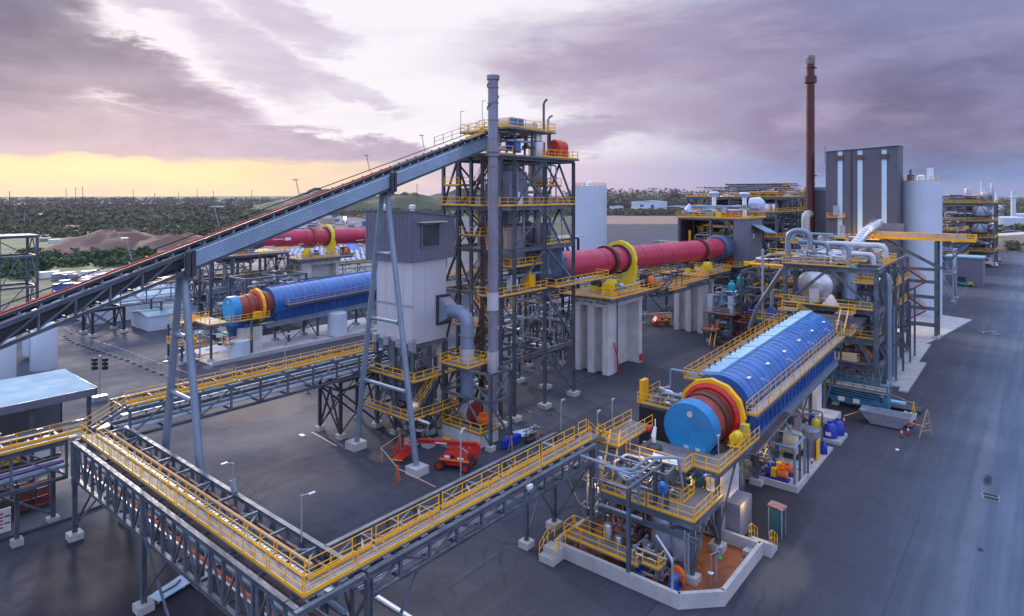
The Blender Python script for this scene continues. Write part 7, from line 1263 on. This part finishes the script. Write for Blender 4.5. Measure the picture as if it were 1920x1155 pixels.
for q in ((-5.3, -1.8), (-1.7, -1.8), (-5.3, 2.3), (-1.7, 2.3)): MB().bar((cx + q[0], cy + q[1], 0), (cx + q[0], cy + q[1], 10), .4).build('leg', steel, t)
def silo(lb, px, d, r_, h, seams, top=True):
    x, y = cam_xy(px, d); t = thing('silo', lb, 'silo', (x, y, 0)); MB().lathe((x, y, 0), (0, 0, 1), [(0, r_), (h, r_), (h + .5, .3)], 48, False).build('shell', white, t, True); b = MB()
    for k in range(seams): z = h * (k + 1) / (seams + 1); b.lathe((x, y, z), (0, 0, 1), [(0, r_ + .001), (0, r_ + .025), (.06, r_ + .025), (.06, r_ + .001)], 48, False)
    b.build('plate_seams', white, t); P_ = [(x + r_ * .97 * math.cos(a), y + r_ * .97 * math.sin(a), h + .02) for a in [i * math.pi / 10 for i in range(20)]]; rail(t, P_, mat('silo_rail', (.5, .38, .28), .6), r=.05, sp=2, closed=True, toe=True); MB().lathe((x, y, h), (0, 0, 1), [(0, .9), (1.3, .9), (1.6, .5)], 14).build('roof_hatch', whitep, t, True); return t, x, y
silo('plain pale silo with railed top standing right of the centre tower', 1105, 190, 5.15, 32.2, 7)
t, x_, y_ = silo('pale blue silo with a white hatch box against the right side of the tall building', 1727, 160, 4.45, 33.2, 9); MB().box(x_ + .2, x_ + 1.6, y_ - 2.5, y_ - 1.2, 33.3, 36.6).build('hatch_box', whitep, t); MB().tube(bend([(x_ - 3.6, y_ + 1.8, 33), (x_ - 3.6, y_ + 1.8, 36), (x_ - 2.6, y_ + 1.8, 36)], .5), .25, 8).lathe((x_ - 1.5, y_ + 2, 33.3), (0, 0, 1), [(0, .8), (1.6, .8)], 12).build('filter', bsteel, t)
struct('silo_slab', MB().prism([(146, 18), (160, 15.5), (186, 12), (190, 22), (186, 30), (150, 32)], -.02, .2), concl)
# footbridge on legs
t = thing('footbridge', 'high yellow decked footbridge on grey legs in front of the silo', 'footbridge', (158, 18, 20)); MB().box(156.8, 159.8, 9.4, 27.5, 20.5, 20.72).build('deck', deckm, t); MB().box(156.6, 156.8, 9.4, 27.5, 20.35, 20.9).build('edge_beam', yel, t); MB().box(159.8, 160, 9.4, 27.5, 20.35, 20.9).build('edge_beam', yel, t)
rail(t, [(156.9, 27.4, 20.7), (156.9, 9.5, 20.7), (159.7, 9.5, 20.7), (159.7, 27.4, 20.7)], r=.05); MB().box(157.0, 157.06, 11, 27, 20.9, 21.9).build('mesh_screen', mat('screen_mesh', (.50, .42, .38), .7), t)
for x_, y_ in ((157.3, 16.2), (159.5, 16.0)): column(t, x_, y_, 0, 20.2, .55, fs=.7); MB().bar((x_, 16, 14), (x_, 10.5, 20.1), .35).bar((x_, 16.3, 15), (x_, 25.6, 20.1), .35).build('brace', steel, t)
for z in (2.6, 6.0, 8.4, 11.6, 14.2): 
    for x_ in (157.3, 159.5): MB().bar((x_, 16.3, z), (x_, 25.5, z), .3, .4).build('beam', steel, t)
for k, z in enumerate((3, 6.2, 9, 12)): stair(t, (157.4, 22 if k % 2 else 18, z + 2.6), (157.4, 18 if k % 2 else 22, z - .2), .8, bsteel, orange); deck(t, 156.5, 159, 21.8, 24.6, z + (0 if not k % 2 else 2.6), rails='w', railm=orange, r=.04)
deck(t, 156.2, 160.5, 25, 28.6, 14.6, rails='ws', r=.07)
stair(t, (157.5, 26.5, .2), (157.5, 24.0, 2.7), .9, bsteel, bsteel)
lamp(157, 19, 20.7, 2.6, 'on the high footbridge near the silo', .5, .2); lamp(157, 12.5, 20.7, 2.6, 'at the outer end of the high footbridge', .5, .2); lamp(157, 26, 20.7, 2.9, 'where the high footbridge meets the pipes', .5, .2)
t = thing('louvred_screen', 'grey rectangular screen frame hanging beside the silo above the footbridge', 'screen', (160.5, 24, 21)); MB().box(160.3, 160.5, 22.2, 26.5, 20.75, 23.6).build('panel', gclad, t); MB().bar((160.4, 22.1, 20.7), (160.4, 22.1, 23.9), .18).bar((160.4, 26.6, 20.7), (160.4, 26.6, 24), .18).build('frame', dsteel, t)
t = thing('steel_stand', 'grey braced stand with pale screens behind the dark store shed', 'frame', (200, 20, 0)); frame(t, [214, 222], [18, 26], [8, 14.5], .4, .4, galv, seed=3); MB().box(213.9, 214, 22, 26, 8.5, 14).build('screen', white, t); vessel(t, (205, 25, 0), 2.6, 12.5, white)
t = thing('forklift', 'small turquoise and lime forklift parked at the dark store shed', 'forklift', (253.6, 20, 0)); MB().box(252.4, 254, 17.4, 20, .5, 1.4).build('body', mat('turquoise_paint', (.02, .25, .3), .4), t); MB().box(252.4, 254, 16.0, 17.5, .5, 1.5).build('counterweight', mat('lime_paint', (.35, .42, .03), .4), t); MB().box(252.5, 253.9, 18, 20, 1.5, 3.0).build('cab', dark, t); b = MB()
for x_ in (252.5, 253.9):
    for y_ in (16.6, 19.6): b.lathe((x_ - .15, y_, .45), (1, 0, 0), [(0, .45), (.3, .45)], 12)
b.build('wheels', rub, t)
for i, (px, d, c_) in enumerate([(1866, 262, whitep), (1872, 282, bred), (1868, 300, green)]):
    x_, y_ = cam_xy(px, d); shp = thing('parked_ute', ('white ute nearest the store shed on the service road', 'darker ute parked behind the white one by the refinery frame', 'green vest coloured small vehicle farthest along the refinery frame')[i], 'vehicle', (x_, y_, 0)); MB().box(x_ - 2.4, x_ + 2.4, y_ - .9, y_ + .9, .5, 1.1).frus((x_ - 1.2, x_ + 1, y_ - .85, y_ + .85), (x_ - .8, x_ + .5, y_ - .7, y_ + .7), 1.1, 1.9).build('body', (whitep, galv, green)[i], shp); MB().frus((x_ - 1.15, x_ + .9, y_ - .87, y_ + .87), (x_ - .85, x_ + .5, y_ - .74, y_ + .74), 1.2, 1.75).build('windows', glassm, shp)
    for sx_ in (-1.5, 1.5):
        for sy_ in (-.85, .75): MB().lathe((x_ + sx_, y_ + sy_ - .05, .4), (0, 1, 0), [(0, .4), (.2, .4)], 10).build('wheel', rub, shp)
t = thing('pole_stands', 'two small silver pole stands left on the open asphalt before the shed', 'stands', (172, 8, 0)); b = MB()
for (x_, y_) in ((171, 9), (172.5, 7.5), (170, 7)):
    b.bar((x_, y_, 0), (x_, y_, 2.2), .1); b.box(x_ - .8, x_ + .8, y_ - .12, y_ + .12, 0, .15).box(x_ - .12, x_ + .12, y_ - .8, y_ + .8, .16, .3)
b.build('stands', galv, t)
# pipe rack between kilns and road, and mid background yard clutter
t = thing('pipe_rack', 'dark long pipe rack running under and behind the red kiln', 'pipe rack', (110, 72, 0)); gantry(t, 'x', 82, 182, 70, 76, 10.5, 6.0, 5, None, fine=False, tubes=[(71, 7, .25, galv), (72, 7, .3, white), (73, 6.9, .22, lsteel), (74, 7, .35, clad), (75, 7, .2, bsteel), (71.6, 8.8, .3, galv), (73.6, 8.8, .3, white)]); 
for a in range(84, 182, 12): column(t, a, 70.2, 0, 6, .4); column(t, a, 75.8, 0, 6, .4); MB().bar((a, 70.2, .5), (a, 75.8, 5.8), .2).build('brace', dsteel, t)
rail(t, [(82, 70, 10.5), (182, 70, 10.5)], r=.06, sp=3); clutter(t, 83, 130, 70.4, 75.6, .5, 5.5, 20, 96, None, (.1, .3))
t = thing('pipe_rack', 'light coloured pipe rack with railings beyond the red kiln near the pale silo', 'pipe rack', (150, 90, 0)); gantry(t, 'x', 118, 240, 95, 101, 8.5, 5.2, 5.2, None, fine=False, tubes=[(96, 6, .3, whitep), (97, 6, .25, galv), (98, 6, .3, clad), (99.4, 6.1, .3, white), (97, 7.6, .3, whitep)]); rail(t, [(118, 95, 8.5), (240, 95, 8.5)], r=.07, sp=3.2)
for a in range(120, 240, 14): column(t, a, 95.2, 0, 5.3, .4); column(t, a, 100.8, 0, 5.3, .4)
t = thing('horizontal_tank', 'ribbed pale horizontal tank seen through the centre tower', 'tank', (128, 98, 10)); MB().lathe((96, 72.5, 18.4), (1, 0, 0), [(0, .3), (.4, 2.2), (8, 2.2), (8.4, .4)], 24).build('shell', white, t, True); b = MB()
for k in range(8): b.lathe((96.6 + k * 1.0, 72.5, 18.4), (1, 0, 0), [(0, 2.2), (0, 2.3), (.15, 2.3), (.15, 2.2)], 24, False)
b.build('ribs', galv, t); frame(t, [96.5, 104], [70.6, 74.6], [12, 16], .35, .4, seed=5)
t = thing('support_tower', 'pale decked steel bracket frame at the foot of the plain silo', 'frame', (92, 66, 0)); frame(t, [87, 92, 97], [64.6, 68], [13, 17.4, 22.2], .35, .35, dsteel, seed=13, bw=.2); deck(t, 86, 98, 64, 68.6, 22.3, lsteel, rails='')
t = thing('drum_tank', 'pale round tank standing under the left blue drum', 'tank', (82, 113, 0)); vessel(t, (80, 114.3, 0), 2.0, 5.2, white, 'shell', .15); t = thing('drum_tank', 'small pale tank at the foot of the left blue drum face', 'tank', (60, 114, 0)); vessel(t, (58, 113, 0), 1.7, 3.4, white, 'shell', .15)
struct('drum_apron', MB().prism([(52, 111), (120, 111), (120, 126), (52, 126)], -.02, .08), conc)
t = thing('kerb_wall', 'low pale kerb wall along the left drum apron', 'wall', (70, 110.8, 0)); MB().box(52, 118, 110.7, 111, 0, .7).build('wall', concl, t)
f = thing('end_platform', 'yellow railed platforms wrapped around the face of the left blue drum', 'platform', (56, 116, 6)); deck(f, 52.6, 56.5, 113.4, 121.8, 6.6, rails='swn', r=.05, th=.2); deck(f, 56.6, 64, 113, 114.3, 6.6, rails='s', r=.05); deck(f, 55, 60, 112.2, 114, 3.0, rails='sw', r=.05); deck(f, 48, 53, 115.5, 120, 3.4, rails='swn', r=.05); deck(f, 49.5, 52.6, 119, 122, 6.6, rails='swn', r=.05); stair(f, (52.6, 119.5, 6.6), (48.6, 119.5, 3.5), .9)
for x_, y_ in ((53, 113.6), (53, 121), (60, 112.5), (49, 116), (49, 121.6)): column(f, x_, y_, 0, 6.4 if x_ > 52 or y_ > 121 else 3.3, .34)
MB().box(61, 62.4, 113.2, 113.9, 6.7, 7.8).build('drive_guard', yel, f); clutter(f, 49, 56, 114, 121, .4, 6, 22, 19, [galv, yel, dsteel, white], (.08, .22))
# white bundles on the ground near pumps at centre
t = thing('valve_station', 'cluster of black valves and blue tipped white pipe by the A-frame leg', 'valves', (51, 57.5, 0)); MB().box(50.4, 51.6, 57, 58.6, 0, .7).box(51.2, 52.4, 55.2, 56.4, 0, .8).build('plinth', concl, t); clutter(t, 50.4, 52.4, 55.4, 58.6, .8, 3.2, 16, 23, [dark, dsteel, galv], (.08, .18)); MB().tube([(51.0, 57.6, 3.2), (51.0, 54.8, 3.2)], .14, 8).build('white_pipe', whitep, t); MB().lathe((51, 57.6, 3.2), (0, 1, 0), [(0, .16), (.5, .16)], 10).build('blue_tip', navy, t)
t = thing('hose_reel', 'long blue grey hose lying on pale mats near the fan plinth', 'hose', (53, 52.5, 0)); MB().box(52.8, 55, 53, 57, .01, .1).build('mat', lsteel, t); MB().tube([(52.3, 56.5, .4), (53.8, 52.8, .4)], .14, 8).build('hose', dblue, t); MB().box(53.5, 54.2, 54.4, 55.4, .1, .6).build('yellow_box', yel, t)
t = thing('flat_trolley', 'blue sided flat trolley behind the far corner of the fan frame', 'trolley', (58, 48.4, 0)); MB().box(56.6, 59.6, 47.9, 48.6, .2, 1.1).build('panel', navy, t); MB().box(59.8, 62.4, 46.8, 48, .4, .6).build('bed', bsteel, t); clutter(t, 59.8, 62.4, 46.8, 48, .6, 1.4, 10, 8, [bsteel, galv, dsteel], (.05, .12))
t = thing('ground_sheet', 'pale blue sheet lying on the asphalt beside the fan frame', 'sheet', (62.5, 49.5, 0)); MB().prism([(60.8, 49.2), (63.2, 48.2), (64.2, 50.2), (61.6, 51)], .01, .06).build('sheet', lidm, t)
t = thing('traffic_cone', 'pink red traffic cone beside the fan frame footing', 'cone', (54.6, 49.9, 0)); MB().lathe((54.4, 50.0, .05), (0, 0, 1), [(0, .2), (.7, .04)], 12).build('cone', bred, t); MB().box(54.15, 54.65, 49.75, 50.25, 0, .06).build('base', bred, t)
t = thing('timber_strip', 'thin pale timber strip lying on the asphalt before the trestle tower', 'timber', (45, 65, 0)); MB().bar((45.4, 70.3, .06), (44.8, 64.2, .06), .14, .08).build('strip', cream, t)
t = thing('white_board', 'small white board lying left of the timber strip', 'board', (44, 70, 0)); MB().box(43.9, 44.4, 70, 70.9, .01, .06).build('board', whitep, t)
for i, (x_, y_) in enumerate([(78.3, 3.5), (79.2, 3.6)]):
    t = thing('drain_cover', ('nearer' if i else 'farther') + ' dark drain cover set in the pale lane of the road', 'drain', (x_, y_, 0)); MB().box(x_ - .38, x_ + .38, y_ - .7, y_ + .7, .0, .012).build('frame', lsteel, t); MB().box(x_ - .3, x_ + .3, y_ - .6, y_ + .6, .013, .018).build('grate', dark, t)
for i, (x_, y_, lb) in enumerate([(55.2, 36.4, 'dark round manhole cover on the asphalt behind the stair landing'), (86, 12.5, 'pale scrap of paper lying on the road right of the pump slabs')]):
    t = thing('manhole_cover' if not i else 'paper_scrap', lb, 'cover' if not i else 'scrap', (x_, y_, 0)); (MB().lathe((x_, y_, .0), (0, 0, 1), [(0, 1.0), (.015, 1.0)], 20) if not i else MB().box(x_, x_ + .5, y_, y_ + .35, .005, .02)).build('plate', dark if not i else whitep, t)
# warm plant lighting that is lit in the photograph
for (x_, y_, z_, e) in ((53.8, 23.5, 4.2, 190), (55, 19, 3.4, 120), (69.5, 22.8, 3.9, 190), (78, 23.6, 3.9, 170), (47.2, 29.8, 4.6, 90), (49.5, 26, 7.6, 80), (88, 22.5, 5.2, 190), (61, 23, 7.5, 110), (105, 27, 7.2, 260), (175, 31.5, 19.8, 420), (175.5, 36, 19.8, 260), (150, 24, 24, 600), (108.5, 29, 9.2, 240), (130, 45, 6, 400), (125, 33, 12, 260), (122, 28, 17.6, 400), (58, 55, 6.5, 120), (64, 56, 15.8, 200), (64, 57, 23.5, 150), (53.5, 118, 9, 200), (160, 24, 4, 350)): spot(x_, y_, z_, e * 1.0, .25)

# ------------------------------------------------------------------ dusk air
HZ = True
if HZ:
    hb = MB().box(-2600, 3900, -2600, 3900, -2.0, 70).build('haze', None or conc, None, org=(0, 0, 0)); hb['kind'] = 'stuff'
    hm = bpy.data.materials.new('dusk_haze'); hm.use_nodes = True; nt = hm.node_tree; nt.nodes.clear(); vo = nt.nodes.new('ShaderNodeVolumePrincipled'); oo = nt.nodes.new('ShaderNodeOutputMaterial'); nt.links.new(vo.outputs[0], oo.inputs['Volume'])
    vo.inputs['Color'].default_value = (.80, .74, .90, 1); vo.inputs['Density'].default_value = .000045; vo.inputs['Anisotropy'].default_value = .1
    hb.data.materials.clear(); hb.data.materials.append(hm)
